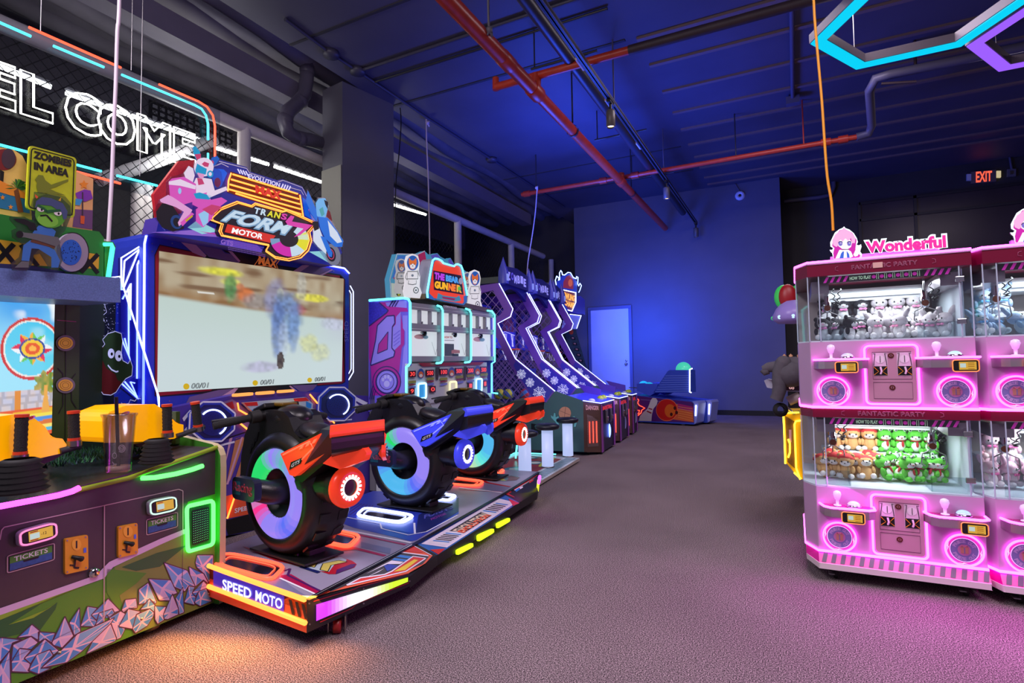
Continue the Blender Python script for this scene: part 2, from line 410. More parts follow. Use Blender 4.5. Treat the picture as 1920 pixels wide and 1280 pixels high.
# back door
dy = PY(YB)
D = MB(); DW = mat('white_door_paint', (205, 208, 228), .45, noise=.02, scale=3)
D.bx((-4.905, YB-.035, .01), (-3.862, YB-.002, 2.745), DW)
d = structure(D, 'door_1', bevel=.006); d['_o'] = [0, 0, 0]
fr = MB(); FR = mat('door_frame_navy', (88, 96, 140), .45)
fr.bx((-4.985, YB-.06, 0), (-4.905, YB, 2.745), FR); fr.bx((-3.862, YB-.06, 0), (-3.78, YB, 2.745), FR); fr.bx((-4.985, YB-.06, 2.745), (-3.78, YB, 2.83), FR)
structure(fr, 'door_frame', d, bevel=.008)
h = MB(); h.lathe((-3.95, YB-.035, 1.28), (0, -1, 0), [(.035, 0), (.035, .01), (.014, .012), (.014, .045), (.032, .05), (.036, .065), (.026, .085), (0, .09)], CHROME, 14)
h.lathe((-3.95, YB-.035, 1.37), (0, -1, 0), [(.03, 0), (.03, .012), (.01, .02), (0, .02)], CHROME, 12)
h.build('door_handle', d)
# dark shopfront window on the far right
w = MB(); yw = YB+1.13; wm = mat('window_frame_black', (40, 38, 46), .4)
for z in (5.02, 4.62, 3.4): w.bx((1.5, yw-.05, z-.03), (8, yw, z+.03), wm)
for x in (1.5, 2.6, 4.9, 6.5): w.bx((x-.03, yw-.05, 0), (x+.03, yw, 5.05), wm)
w_ = structure(w, 'window_1'); w_['_o'] = [0, 0, 0]
structure(MB().bx((1.53, yw-.015, 0), (7.9, yw-.01, 5.0), mat('covered_window_film', (58, 48, 56), .3, noise=.2, scale=1.2)), 'window_film', w_)

# ================================================================ netting with white pipe frame
def netmat(name, k, w, col):
    m = bpy.data.materials.new(name); m.use_nodes = True; nt = m.node_tree; b = nt.nodes['Principled BSDF']; b.inputs['Base Color'].default_value = (*lin(col), 1)
    tc = nt.nodes.new('ShaderNodeTexCoord'); sx = nt.nodes.new('ShaderNodeSeparateXYZ'); nt.links.new(tc.outputs['Object'], sx.inputs[0])
    def op(o, a, bb):
        n = nt.nodes.new('ShaderNodeMath'); n.operation = o
        for i, q in ((0, a), (1, bb)):
            if isinstance(q, (int, float)): n.inputs[i].default_value = q
            elif q is not None: nt.links.new(q, n.inputs[i])
        return n.outputs[0]
    h = op('ADD', sx.outputs['X'], sx.outputs['Y']); z = sx.outputs['Z']
    a = op('ABSOLUTE', op('SUBTRACT', op('FRACT', op('MULTIPLY', op('ADD', h, z), k), None), .5), None)
    d = op('ABSOLUTE', op('SUBTRACT', op('FRACT', op('MULTIPLY', op('SUBTRACT', h, z), k), None), .5), None)
    msk = op('GREATER_THAN', op('MAXIMUM', a, d), .5-w)
    t = nt.nodes.new('ShaderNodeBsdfTransparent'); x = nt.nodes.new('ShaderNodeMixShader')
    nt.links.new(msk, x.inputs[0]); nt.links.new(t.outputs[0], x.inputs[1]); nt.links.new(b.outputs[0], x.inputs[2])
    nt.links.new(x.outputs[0], nt.nodes['Material Output'].inputs[0]); return m
PIPE = mat('white_pipe', (205, 198, 200), .45, noise=.05, scale=6)
XR = -6.62; pr = PX(XR)
T = thing('netting_frame', 'white pipe frame carrying a black chain net behind the game machines', 'netting frame', (XR, 8, 0))
ya, yb = pr(416, 210).y, 15.2
zr = 4.55
r = MB(); r.tube([(XR, -2, zr), (XR, 2, zr), (XR, 7, zr), (XR, yb, zr)], .085, PIPE, 10)
r.tube([(XR, -2, 2.62), (XR, 6.0, 2.62)], .05, PIPE, 8)
r.build('top_rail', T)
for x, y in ((458, 240), (858, 400), (958, 445), (1033, 475)):
    q = pr(x, y); MB().tube([(XR, q.y, 0), (XR, q.y, zr)], .085, PIPE, 10).build('post', T)
pz = PX(-7.6); MB().tube([pz(185, 338), pz(300, 300), pz(402, 262)], .085, PIPE, 8).build('brace', T)
q0 = PX(-7.9)
for x in (258, 275): MB().tube([q0(x, 345)*1, V((q0(x, 345).x, q0(x, 345).y, 0))], .08, PIPE, 8).build('post', T)
MB().poly([(XR-.1, -2, 0), (XR-.1, yb, 0), (XR-.1, yb, zr), (XR-.1, -2, zr)], netmat('black_net', 7.5, .05, (26, 25, 28))).build('net', T)
tl = PX(-7.7)
for i, (a, b, lab) in enumerate((((0, 124), (95, 163), 'leftmost bare white tube light behind the neon welcome letters'), ((124, 174), (385, 266), 'long white tube light crossing behind the neon letters COME'), ((404, 277), (503, 308), 'white tube light between the neon sign and the white post'), ((515, 312), (605, 342), 'white tube light ending at the left edge of the pillar'), ((738, 384), (798, 402), 'white tube light right of the pillar above the bear game'))):
    t = MB(); A, B = tl(*a), tl(*b); B.z = A.z = (A.z+B.z)/2+.0
    A, B = tl(*a), tl(*b)
    t.tube([A, B], .03, neon('tube_light_white', (1, 1, .94), 8), 8)
    t.box((A+B)/2+V((-.03, 0, .05)), ((.05), (B-A).length, .03), GREY)
    one(t, 'tube_light', lab, 'tube light', 'tube lights behind the net')
bulb('tube_light_glow', (-7.4, 4.6, 4.1), 55, (1, 1, .93), .3)
bulb('tube_light_glow', (-7.4, 8.4, 4.2), 30, (1, 1, .93), .3)

# ================================================================ pipes, track, cords under the ceiling
RED = mat('red_sprinkler_paint', (196, 62, 40), .35, noise=.12, scale=8); RUST = mat('brown_pipe', (58, 44, 50), .55, noise=.15, scale=6)
GP = mat('grey_ceiling_pipe', (92, 90, 112), .45); BP = mat('black_ceiling_pipe', (48, 48, 58), .4)
zp = PZ(4.68)
T = thing('sprinkler_pipework', 'red sprinkler pipes running under the dark blue ceiling', 'sprinkler pipe', (-2.85, 8, 4.68))
a, b, c_, e = zp(836, 0), zp(1003, 172), zp(1166, 340), zp(1245, 428)
x0 = (a.x+b.x+c_.x)/3
MB().tube([(x0, 0, 4.68), (x0, b.y, 4.68)], .085, RED, 14).tube([(x0, b.y, 4.68), (x0, c_.y, 4.68)], .075, RED, 14).tube([(x0, c_.y, 4.68), (x0, e.y, 4.68)], .07, RED, 14).build('main_pipe', T)
for y, q in ((b.y, .1), (c_.y, .09), (a.y+1.2, .092)): MB().tube([(x0, y-.12, 4.68), (x0, y-.1, 4.68), (x0, y+.1, 4.68), (x0, y+.12, 4.68)], [q*.92, q, q, q*.92], RED, 14).build('pipe_coupling', T)
MB().tube([(x0, b.y, 4.68), (x0+.02, b.y, 4.9)], .065, RED, 10).build('pipe_tee', T); MB().tube([(x0, c_.y, 4.68), (x0+.02, c_.y, 4.84)], .05, RED, 10).build('pipe_tee', T)
z2 = PZ(4.86); p, q, w = z2(905, 143), z2(1165, 62), z2(1420, -8)
yb1 = b.y
MB().tube([(z2(905, 143).x, yb1+.0, 4.88), (z2(1162, 62).x, yb1, 4.88)], .05, RED, 10).tube([(z2(905, 143).x, yb1, 4.84), (z2(905, 143).x, yb1, 5.0)], .045, RED, 8).build('branch_pipe', T)
MB().tube([(z2(1160, 62).x, yb1, 4.88), (z2(1420, -8).x, yb1, 4.88), (7, yb1, 4.88)], .056, RUST, 10).build('branch_pipe', T)
p, q = z2(975, 361), z2(1605, 258); ym = (p.y+q.y)/2
MB().tube([(p.x, ym, 4.84), (q.x, ym, 4.84)], .042, RED, 10).build('branch_pipe', T)
for px_ in (985, 1130, 1190, 1548, 1580):
    xx = z2(px_, 361-(px_-975)*.164).x; MB().tube([(xx-.07, ym, 4.84), (xx+.07, ym, 4.84)], .062, RED, 10).build('pipe_coupling', T)
for px_ in (1003, 1380, 1507): xx = z2(px_, 361-(px_-975)*.164).x; MB().tube([(xx, ym, 4.84), (xx, ym, ZC-.002)], .012, RED if px_ > 1400 else BP, 6).build('hanger_rod', T)
for yy in (3.2, 7.6, 10.9): MB().tube([(x0, yy, 4.7), (x0, yy, ZC-.002)], .012, BP, 6).lathe((x0, yy-.02, 4.68), (0, 1, 0), [(.09, 0), (.09, .04)], BP, 14).build('hanger_rod', T)
# grey drain that rises from the end of the red branch
d = MB(); ex = z2(1605, 258); P2 = [V((ex.x, ym, 4.84)), V((ex.x+.16, ym, 4.86)), V((ex.x+.2, ym-.1, 4.95))]
q1 = PZ(5.2)(1636, 150); q2 = PZ(5.2)(1720, 126)
d.tube(P2+[q1+V((-.03, .1, -.1)), q1+V((.03, -.03, 0)), q1+V((.2, -.02, .02)), V((q2.x+1.5, q1.y, 5.22))], .062, GP, 10)
d.tube([V((q2.x, q1.y, 5.22)), V((q2.x, q1.y, ZC))], .02, RUST, 6); d.tube([V((q2.x, q1.y, 5.05)), V((q1.x+.1, q1.y, 5.12))], .02, RUST, 6)
one(d, 'drain_pipe', 'grey drain pipe with a bend below the cyan hexagon lamp', 'pipe')
# track with three spotlights
zt = PZ(4.72); a, b = zt(1008, 0), zt(1303, 412); xt = (a.x+b.x)/2; b.y += .35
t = MB().bx((xt-.03, 1, 4.70), (xt-.008, b.y, 4.745), BLACK).bx((xt+.008, 1, 4.70), (xt+.03, b.y, 4.745), BLACK).bx((xt-.03, 1, 4.745), (xt+.03, b.y, 4.76), GP)
t.bx((xt-.034, 1, 4.698), (xt-.026, b.y, 4.704), GP).bx((xt+.026, 1, 4.698), (xt+.034, b.y, 4.704), GP)
for y in (4.2, 7.2, 10.4): t.tube([(xt, y, 4.76), (xt, y, ZC)], .01, GP, 6)
T = thing('light_track', 'long black double lighting track hanging beside the red main pipe', 'light track', (xt, 8, 4.7)); t.build('track', T)
for y in (6.0, 7.1, 8.7): MB().box((xt-.05, y, 4.715), (.02, .26, .03), mat('track_sticker', (220, 200, 180), .5)).build('rating_sticker', T)
m = MB().tube([(xt-.26, .5, 4.95), (xt-.26, b.y-.3, 4.95)], .075, BP, 12); 
for y in (4.2, 6.5, 9.1, 11.4): m.tube([(xt-.9, y, 5.12), (xt, y, 5.12)], .018, BP, 6); m.tube([(xt-.26, y, 4.95), (xt-.26, y, 5.12)], .012, BP, 6); m.tube([(xt-.85, y, 5.12), (xt-.85, y, ZC)], .01, BP, 6)
one(m, 'black_ceiling_pipe', 'straight black pipe hung on brackets left of the lighting track', 'pipe')
SP = None
for (x, y), lab in (((1148, 205), 'nearest of the track spotlights, largest grey can'), ((1253, 345), 'middle track spotlight above the blue wall'), ((1302, 425), 'farthest small spotlight at the end of the track')):
    q = zt(x, y-18 if SP is None else y-8)
    if SP is None:
        T = thing('track_spotlight', lab, 'spotlight', (xt, q.y, 4.70), 'track spotlights'); SP = T
        o = V(T.location); CAN = mat('spot_can_grey', (92, 86, 84), .4)
        MB().lathe(o+V((0, 0, -.12)), (0, 0, -1), [(.0, 0), (.055, .0), (.06, .02), (.06, .22), (.052, .225), (.05, .2), (0, .2)], CAN, 18).build('lamp_can', T)
        MB().disc(o+V((0, 0, -.322)), (0, 0, -1), .05, neon('spot_warm', (1, .72, .32), 4), 16).build('lens', T)
        MB().bx((xt-.025, q.y-.09, 4.665), (xt+.025, q.y+.09, 4.70), BLACK).tube([o, o+V((0, 0, -.14))], .018, BLACK, 8).build('adapter', T)
    else: dup(SP, (xt, q.y, 4.70), label=lab)
# conduits on the ceiling
CO = mat('ceiling_conduit', (66, 64, 84), .45)
m = MB(); pc = [z5(540, 30), z5(612, 100), z5(665, 131), z5(795, 221), z5(925, 296), z5(1068, 385)]
xx = sum(p.x for p in pc)/6
m.tube([(p.x*.3+xx*.7, p.y, ZC-.03) for p in pc], .026, CO, 6)
for i in (1, 2, 4): p = pc[i]; m.lathe((p.x*.3+xx*.7, p.y, ZC), (0, 0, -1), [(.0, 0), (.11, 0), (.11, .07), (0, .07)], CO, 10)
one(m, 'ceiling_conduit', 'dark conduit with round junction boxes along the left ceiling edge', 'conduit')
m = MB(); a = z5(663, 133); b = z5(1000, 5); m.tube([(a.x, a.y, ZC-.03), (b.x, a.y, ZC-.03), (-1.9, a.y, ZC-.03)], .025, CO, 6).tube([(a.x+.1, a.y+.35, ZC-.03), (-1.9, a.y+.35, ZC-.03)], .02, BP, 6)
one(m, 'cross_conduit', 'pair of thin conduits crossing the ceiling above the red main pipe', 'conduit')
m = MB(); a = z5(1497, 0); b = z5(1486, 178); m.tube([(b.x, 2, ZC-.06), (b.x, b.y, ZC-.06)], .03, GP, 8).box((b.x, b.y, ZC-.1), (.2, .14, .12), GP)
one(m, 'ceiling_conduit', 'straight conduit ending in a square box left of the cyan hexagon lamp', 'conduit')
pe = PX(-6.55)
m = MB().tube([pe(577, 118), pe(575, 150), pe(570, 178), pe(556, 196), pe(541, 208), pe(533, 228), pe(540, 248), pe(556, 258), pe(580, 262), pe(612, 272)], .105, mat('dark_drain_pipe', (82, 78, 96), .45), 12)
for x, y in ((576, 132), (563, 190), (535, 225), (562, 260)): m.ball(pe(x, y), .118, mat('dark_drain_pipe', (82, 78, 96)), 12, 8)
one(m, 'waste_pipe', 'thick dark drain pipe with elbows left of the pillar', 'pipe')
# cords
def cord(name, label, pl, px, r, m, top=True, knot=None):
    P = [pl(x, y) for x, y in px]
    if top: P = [V((P[0].x, P[0].y, ZC if P[0].x > -5.9 else 6))]+P
    c = MB(); Q = []
    for i in range(len(P)-1):
        p0, p1, p2, p3 = P[max(i-1, 0)], P[i], P[i+1], P[min(i+2, len(P)-1)]
        for t in range(4):
            t /= 4; Q.append(.5*((2*p1)+(p2-p0)*t+(2*p0-5*p1+4*p2-p3)*t*t+(3*p1-p0-3*p2+p3)*t**3))
    c.tube(Q+[P[-1]], r, m, 6)
    if knot: k = pl(*knot); c.ball(k, .035, m, 8, 6); c.tube([k, k+V((.02, .03, -.06)), k+V((0, .06, -.02)), k+V((0, .05, .05))], r, m, 6)
    one(c, name, label, 'cord')
CW = mat('white_cord', (205, 190, 205), .6); CY = mat('yellow_cord', (240, 160, 30), .45)
cord('yellow_extension_cord', 'yellow extension cord hanging from the ceiling to the claw machine', PY(3.95), [(1524, -40), (1528, 40), (1533, 100), (1541, 190), (1545, 250), (1551, 330), (1559, 380), (1562, 432)], .0085, CY)
cord('hanging_cord', 'white cord hanging in front of the neon welcome letters', PX(-3.45), [(225, -40), (220, 60), (217, 160), (213, 250), (210, 330), (205, 420), (203, 458)], .011, CW)
cord('hanging_cord', 'white cord with a knot hanging right of the pillar to the bear game', PX(-5.6), [(799, 222), (800, 270), (803, 340), (805, 420), (806, 486)], .012, CW, knot=(801, 230))
cord('hanging_cord', 'white cord tied on the red pipe above the zombie basketball games', PY(ym-.05), [(1007, 352), (1004, 395), (998, 440), (990, 490), (988, 520)], .012, CW, top=False, knot=(1006, 352))
cord('black_cable', 'thin black cable running down beside the right edge of the pillar', PX(-5.8), [(749, 190), (752, 230), (748, 290), (742, 350), (740, 470)], .009, BLACK, top=False)
cord('rope_hanger', 'knotted grey rope tying the red main pipe to the ceiling', PY(4.9), [(916, 40), (918, 52), (914, 66)], .012, GREY, knot=(917, 56))
# hexagon lamps
def hexlamp(cx, cy, col, lab, R=.98, z=4.6):
    T = thing('hexagon_lamp', lab, 'ceiling lamp', (cx, cy, z), 'hexagon ceiling lamps')
    o = [(cx+R*math.cos(math.radians(60*i)), cy+R*math.sin(math.radians(60*i))) for i in range(6)]
    i_ = [(cx+(R-.17)*math.cos(math.radians(60*i)), cy+(R-.17)*math.sin(math.radians(60*i))) for i in range(6)]
    f = MB(); fm = mat('lamp_frame_grey', (120, 112, 122), .45)
    def ring(a, b, z0, z1, m, w):
        for k in range(6):
            j = (k+1) % 6
            w.add([(*a[k], z0), (*a[j], z0), (*b[j], z0), (*b[k], z0), (*a[k], z1), (*a[j], z1), (*b[j], z1), (*b[k], z1)], [[0, 1, 2, 3], [4, 5, 6, 7], [0, 1, 5, 4], [3, 2, 6, 7]], m)
    ring(o, i_, z+.005, z+.1, fm, f); f.build('frame', T)
    o2 = [(cx+(x-cx)*(1-.012/R), cy+(y-cy)*(1-.012/R)) for x, y in o]; i2 = [(cx+(x-cx)*(1+.012/(R-.17)), cy+(y-cy)*(1+.012/(R-.17))) for x, y in i_]
    d = MB(); ring(o2, i2, z-.004, z+.004, col, d); d.build('diffuser', T)
    for k in (0, 2, 4): MB().tube([(*o[k], z+.1), (*o[k], ZC-.002)], .004, STEEL, 4).build('hanging_wire', T)
hexlamp(1.235, 6.6, neon('hex_cyan', (0, .66, .95), 1.0), 'cyan glowing hexagon lamp hanging from the ceiling')
hexlamp(2.74, 7.47, neon('hex_violet', (.33, .11, 1), 1.05), 'violet glowing hexagon lamp cut by the right edge of the picture')
# signs and sensors
yS = PY(YB+1.138)
T = thing('exit_sign', 'illuminated red EXIT sign with two small emergency lamp heads', 'exit sign', tuple(yS(1846, 342)))
b_ = V(T['_o']); E_ = MB(); q = [(1821, 322), (1868, 318), (1868, 340), (1821, 344)]
E_.slab(yS, q, mat('exit_case', (120, 104, 104), .4), .06, .05); E_.build('case', T)
MB().ptext('EXIT', yS, [(1830, 342), (1860, 339), (1860, 320), (1830, 322)], neon('exit_red', (1, .10, .05), 1.6), .056, bold=.02).build('lettering', T)
for x in (1817, 1873): MB().slab(yS, [(x-4, 326 if x < 1850 else 320), (x+4, 326 if x < 1850 else 320), (x+4, 338 if x < 1850 else 332), (x-4, 338 if x < 1850 else 332)], WHITE if x < 1850 else mat('lit_lamp_head', (255, 236, 170), .4, em=.5), .06, .05).build('lamp_head', T)
m = MB().slab(yS, [(1889, 317), (1905, 316), (1905, 330), (1889, 331)], GREY, .08, .04).slab(yS, [(1894, 320), (1900, 320), (1900, 326), (1894, 327)], STEEL, .01, .05).line(yS, [(1897, 317), (1892, 290), (1925, 270)], .025, GP, .03)
one(m, 'wall_socket_box', 'grey socket box on a bent conduit right of the exit sign', 'socket box')
m = MB().line(yS, [(1470, 377), (1535, 370), (1557, 366), (1563, 350), (1562, 325), (1570, 317), (1640, 307), (1930, 262)], .055, GP, .08, k=10)
one(m, 'wall_pipe', 'dark grey pipe with elbows along the top of the far right wall', 'pipe')
q = V((-1.05, YB, 5.32)); m = MB().lathe(q, (0, -1, 0), [(0, .03), (.035, .03), (.05, .06), (.1, .05), (.115, .0)], mat('detector_white', (220, 220, 235), .4), 20).disc(q+V((0, -.035, 0)), (0, -1, 0), .035, BLACK, 14)
m.tube([q+V((0, -.02, .1)), q+V((-.1, -.02, .3))], .012, GP, 6)
one(m, 'round_detector', 'round white detector high on the blue back wall', 'detector')
# ================================================================ zombie shooting game (front left)
def zo(ox, oy, s, pts): return [(ox+x/s, oy+y/s) for x, y in pts]
F = PN(-2.516)
T = thing('shooting_game_machine', 'green zombie shooting arcade machine with two yellow guns, at the left edge', 'arcade machine', tuple(L(-2.9, 1.4, 0)))
ZT = T
PLUM = mat('plum_black_laminate', (66, 54, 62), .45, noise=.05, scale=30)
ZG = mat('print_green', (74, 138, 40), .45); ZG2 = mat('print_dark_green', (28, 92, 48), .45); ZG3 = mat('print_lime', (128, 168, 44), .45); ZG4 = mat('print_olive', (116, 132, 62), .45)
PALE = mat('print_pale_pink', (206, 178, 220), .45); CR_O = mat('print_plum_line', (74, 34, 74), .5)
CB = [mat('print_blue', (66, 132, 216), .45), mat('print_periwinkle', (150, 164, 226), .45), mat('print_sky', (108, 160, 222), .45), mat('print_lilac', (190, 168, 222), .45)]
top = [(-95, 966), (0, 948), (100, 931), (150, 917), (239, 896), (320, 868), (405, 838)]
bot = [(405, 1127), (-95, 1333)]
C = MB(); C.slab(F, top+bot, PLUM, .62)
C.art(F, [(-95, 1190), (0, 1153), (195, 1085), (215, 1062), (345, 998), (352, 940), (405, 925), (405, 1127), (-95, 1333)], ZG, .0015)
C.art(F, [(215, 1063), (345, 998), (405, 1020), (405, 1127), (250, 1190), (225, 1120)], ZG4, .002)
C.art(F, [(-60, 1185), (60, 1138), (112, 1113), (165, 1090), (160, 1097), (92, 1122), (16, 1171), (63, 1158), (108, 1128), (104, 1142), (76, 1180), (20, 1192), (-60, 1215)], ZG2, .0025)
C.art(F, [(16, 1171), (92, 1140), (108, 1128), (63, 1158)], ZG3, .003)
C.art(F, [(228, 1063), (295, 1036), (350, 1022), (300, 1062), (255, 1070)], ZG2, .003); C.art(F, [(200, 1066), (275, 1074), (255, 1094), (210, 1126), (200, 1110)], ZG, .003)
C.art(F, [(0, 1153), (172, 1090), (195, 1083), (205, 1078), (150, 1098), (0, 1162)], ZG3, .0028)
C.art(F, [(-95, 1176), (0, 1140), (180, 1078), (205, 1053), (300, 1010), (350, 990), (350, 999), (300, 1021), (212, 1063), (195, 1084), (0, 1153), (-95, 1190)], PALE, .003)
for q in (zo(0, 1080, 6.4, [(0, 740), (20, 735), (260, 760), (150, 800), (120, 890), (0, 1030), (-200, 1100), (-200, 800)]), zo(0, 1080, 6.4, [(205, 740), (385, 575), (480, 655), (455, 770), (375, 720)]),
  zo(0, 1080, 6.4, [(460, 665), (665, 680), (620, 800), (540, 750), (465, 790)]), zo(0, 1080, 6.4, [(130, 1030), (155, 820), (375, 720), (460, 790), (300, 960)]), zo(0, 1080, 6.4, [(965, 600), (1050, 360), (1170, 380), (1095, 465), (1165, 540), (1130, 605)]),
  zo(0, 1080, 6.4, [(1095, 465), (1300, 265), (1440, 410), (1370, 440), (1350, 390), (1190, 440), (1160, 530)]), zo(0, 1080, 6.4, [(830, 560), (955, 375), (968, 665), (890, 710)]), zo(0, 1080, 6.4, [(620, 800), (780, 480), (885, 715), (745, 860), (640, 830)]),
  zo(0, 1080, 6.4, [(1145, 590), (1190, 440), (1350, 390), (1375, 440), (1310, 500), (1280, 460), (1235, 550)]), zo(0, 1080, 6.4, [(1310, 500), (1450, 415), (1510, 450), (1500, 640), (1450, 740), (1400, 760), (1330, 560)]),
  zo(0, 1080, 6.4, [(290, 985), (540, 750), (710, 890), (640, 945), (600, 880), (440, 940), (365, 1050)]), zo(0, 1080, 6.4, [(135, 1030), (235, 865), (380, 880), (290, 985), (365, 1050), (350, 1155), (140, 1145)]),
  zo(0, 1080, 6.4, [(335, 1130), (440, 940), (600, 880), (640, 945), (495, 1100), (620, 1100), (460, 1175)]), zo(0, 1080, 6.4, [(1035, 935), (1110, 780), (1330, 565), (1400, 745), (1380, 780)]), zo(0, 1080, 6.4, [(490, 1105), (740, 880), (930, 690), (1375, 495), (1330, 565), (1110, 780), (985, 900), (800, 1035)]),
  zo(0, 1080, 6.4, [(0, 1055), (120, 890), (130, 1290), (30, 1300), (-60, 1290)]), zo(200, 1040, 6.4, [(1065, 95), (1085, 0), (1280, 0), (1280, 265), (1225, 330), (1165, 225), (1080, 150)]), zo(200, 1040, 6.4, [(180, 665), (225, 535), (355, 520), (370, 635), (265, 650), (200, 690)]),
  zo(200, 1040, 6.4, [(385, 595), (385, 415), (500, 330), (600, 560), (585, 590), (515, 525), (460, 580)]), zo(200, 1040, 6.4, [(500, 285), (770, 300), (850, 460), (790, 480), (760, 550), (630, 545)]), zo(200, 1040, 6.4, [(685, 90), (970, 185), (1065, 380), (985, 370), (940, 440), (810, 385)]),
  zo(200, 1040, 6.4, [(985, 140), (1165, 225), (1235, 355), (1160, 300), (1065, 380), (1000, 240)]), zo(200, 1040, 6.4, [(400, 660), (515, 525), (580, 600), (570, 690), (520, 645)]), zo(200, 1040, 6.4, [(145, 860), (260, 645), (415, 680), (355, 715), (310, 890)]),
  zo(200, 1040, 6.4, [(310, 890), (360, 715), (520, 645), (570, 690), (560, 740), (490, 850), (345, 940)]), zo(200, 1040, 6.4, [(575, 610), (715, 620), (680, 720), (690, 780), (610, 830), (580, 780)]), zo(200, 1040, 6.4, [(825, 520), (915, 385), (930, 690), (870, 715), (860, 640)]),
  zo(200, 1040, 6.4, [(690, 770), (680, 720), (790, 465), (860, 640), (860, 715), (730, 775)]), zo(200, 1040, 6.4, [(930, 570), (985, 370), (1060, 385), (1025, 455), (1070, 500), (1055, 600)]), zo(200, 1040, 6.4, [(1025, 455), (1165, 310), (1275, 435), (1255, 480), (1200, 400), (1105, 435), (1065, 500)]),
  zo(200, 1040, 6.4, [(1050, 575), (1105, 435), (1200, 400), (1265, 555), (1120, 615)])):
    k = getattr(C, 'kk', 0); C.kk = k+1; o_ = .0034+k*.00008
    C.art(F, q, PALE, o_); C.stroke(F, q, .004, CR_O, o_+.0002, True)
    cx = sum(p[0] for p in q)/len(q)*.8+q[0][0]*.2; cy = sum(p[1] for p in q)/len(q)*.8+q[0][1]*.2
    for i in range(len(q)):
        a, b = q[i], q[(i+1) % len(q)]; g = ((a[0]+b[0]+cx)/3, (a[1]+b[1]+cy)/3)
        if True: C.art(F, [(g[0]+(p[0]-g[0])*.78, g[1]+(p[1]-g[1])*.78) for p in (a, b, (cx, cy))], CB[(i*2+k) % 4 if i % 3 else 0], o_+.0001)
SEAMP = mat('pale_seam', (190, 160, 170), .4)
C.stroke(F, [(-95, 1030), (0, 1012), (3, 994), (8, 988), (239, 938), (335, 917), (343, 920), (343, 1000)], .004, SEAMP, .003)
C.stroke(F, [(196, 948), (195, 1165)], .004, SEAMP, .006); C.stroke(F, [(343, 1000), (342, 1098)], .002, CR_O, .007)
C.stroke(F, [(-40, 1262), (195, 1155), (405, 1092)], .0012, CR_O, .007)
C.build('front_panel', T)
# top ledge with lime trim and artificial grass
e = MB(); P = [F(x, y) for x, y in top]; bk = [L(-3.3, 2.09, .80), L(-3.3, .75, .80)]
e.poly(P+bk, mat('ledge_top', (34, 38, 46), .25, noise=.2, scale=12)); e.build('ledge', T)
MB().tube([p+EN*.006 for p in P], .011, mat('lime_trim', (140, 160, 40), .4), 6).build('edge_trim', T)
g = MB(); GR = mat('artificial_grass', (26, 92, 52), .7, noise=.4, scale=60); GRB = mat('artificial_grass_dark', (18, 52, 66), .7)
for i in range(2200):
    n = random.uniform(-3.2, -2.78); u = random.uniform(.9, 2.03); h = random.uniform(.015, .04); d = EU*random.uniform(-.02, .02)+EN*random.uniform(-.02, .02)
    b = L(n, u, .80); w = (EU*random.uniform(-1, 1)+EN*random.uniform(-1, 1)).normalized()*.004
    g.add([b-w, b+w, b+d+EZ*h], [[0, 1, 2]], GR if random.random() < .6 else GRB)
go = g.build('grass', T); go['kind'] = 'stuff'
# thick end panel
ZL = mat('end_panel_green', (60, 128, 42), .35); ZE = mat('end_panel_edge', (210, 190, 150), .4)
pr_ = [(-2.478, .035), (-2.478, .72), (-2.482, .78), (-2.50, .815), (-2.54, .835), (-3.35, .95), (-3.35, .035)]
e = MB().prism([L(n, 2.085, z) for n, z in pr_], EU*.035, ZE, cap=ZL); e.build('end_panel', T, bevel=.006)
# speaker with green light frame
sp = [(350, 949), (400, 938), (400, 1020), (352, 1034)]
MB().line(F, rquad(sp, .12), .010, N_GREEN, .012, True).build('light_frame', T)
m = MB().art(F, sp, mat('green_lens', (14, 90, 24), .4), .006).art(F, [(360, 957), (392, 950), (392, 1012), (361, 1022)], BLACK, .009)
for i in range(9):
    for j in range(14): x, y = inq([(361, 959), (391, 952), (391, 1010), (362, 1020)], (i+.5)/9, (j+.5)/14); m.oval(F, x, y, .8, .8, neon('speaker_dot_green', (.1, .9, .2), .9, False), .0105, 5)
m.build('speaker_grille', T)
MB().line(F, [(-70, 962), (0, 949), (70, 936), (110, 928), (135, 921), (149, 914)], .0115, N_MAG, .016).build('magenta_light_strip', T)
MB().line(F, [(266, 896), (290, 895), (330, 888), (360, 880), (380, 873)], .0115, N_GREEN, .016).build('green_light_strip', T)
# card readers, ticket labels and coin slots
ORS = mat('reader_screen', (20, 20, 20), .3, em=.8, emcol=lin((232, 178, 62)), sample=False); SCRW = mat('reader_patch', (20, 20, 20), .3, em=.8, emcol=lin((206, 226, 224)), sample=False)
def reader(q, rim, parent, pl=F, num='-12', glow=True):
    r = MB(); r.slab(pl, rquad(q, .28), mat('reader_body', (150, 140, 160), .35), .02, .03); r.slab(pl, rquad([inq(q, .07, .1), inq(q, .95, .1), inq(q, .95, .9), inq(q, .07, .9)], .28), BLACK, .002, .033)
    ro = r.build('card_reader', parent)
    MB().line(pl, rquad([inq(q, .05, .08), inq(q, .97, .08), inq(q, .97, .92), inq(q, .05, .92)], .28), .0035, rim, .033, True, 5).build('rim_light', ro)
    s = MB(); s.art(pl, [inq(q, .26, .2), inq(q, .88, .2), inq(q, .88, .8), inq(q, .26, .8)], ORS, .035); s.art(pl, [inq(q, .29, .36), inq(q, .54, .36), inq(q, .54, .68), inq(q, .29, .68)], SCRW, .0355)
    if num: s.ptext(num, pl, [inq(q, .58, .58), inq(q, .72, .58), inq(q, .72, .42), inq(q, .58, .42)], BLACK, .0356, bold=.01)
    for v in (.27, .74): s.stroke(pl, [inq(q, .3, v), inq(q, .5, v)], .004, mat('reader_red', (190, 60, 30), .4), .0356)
    s.build('screen', ro)
    for j in range(3): pass
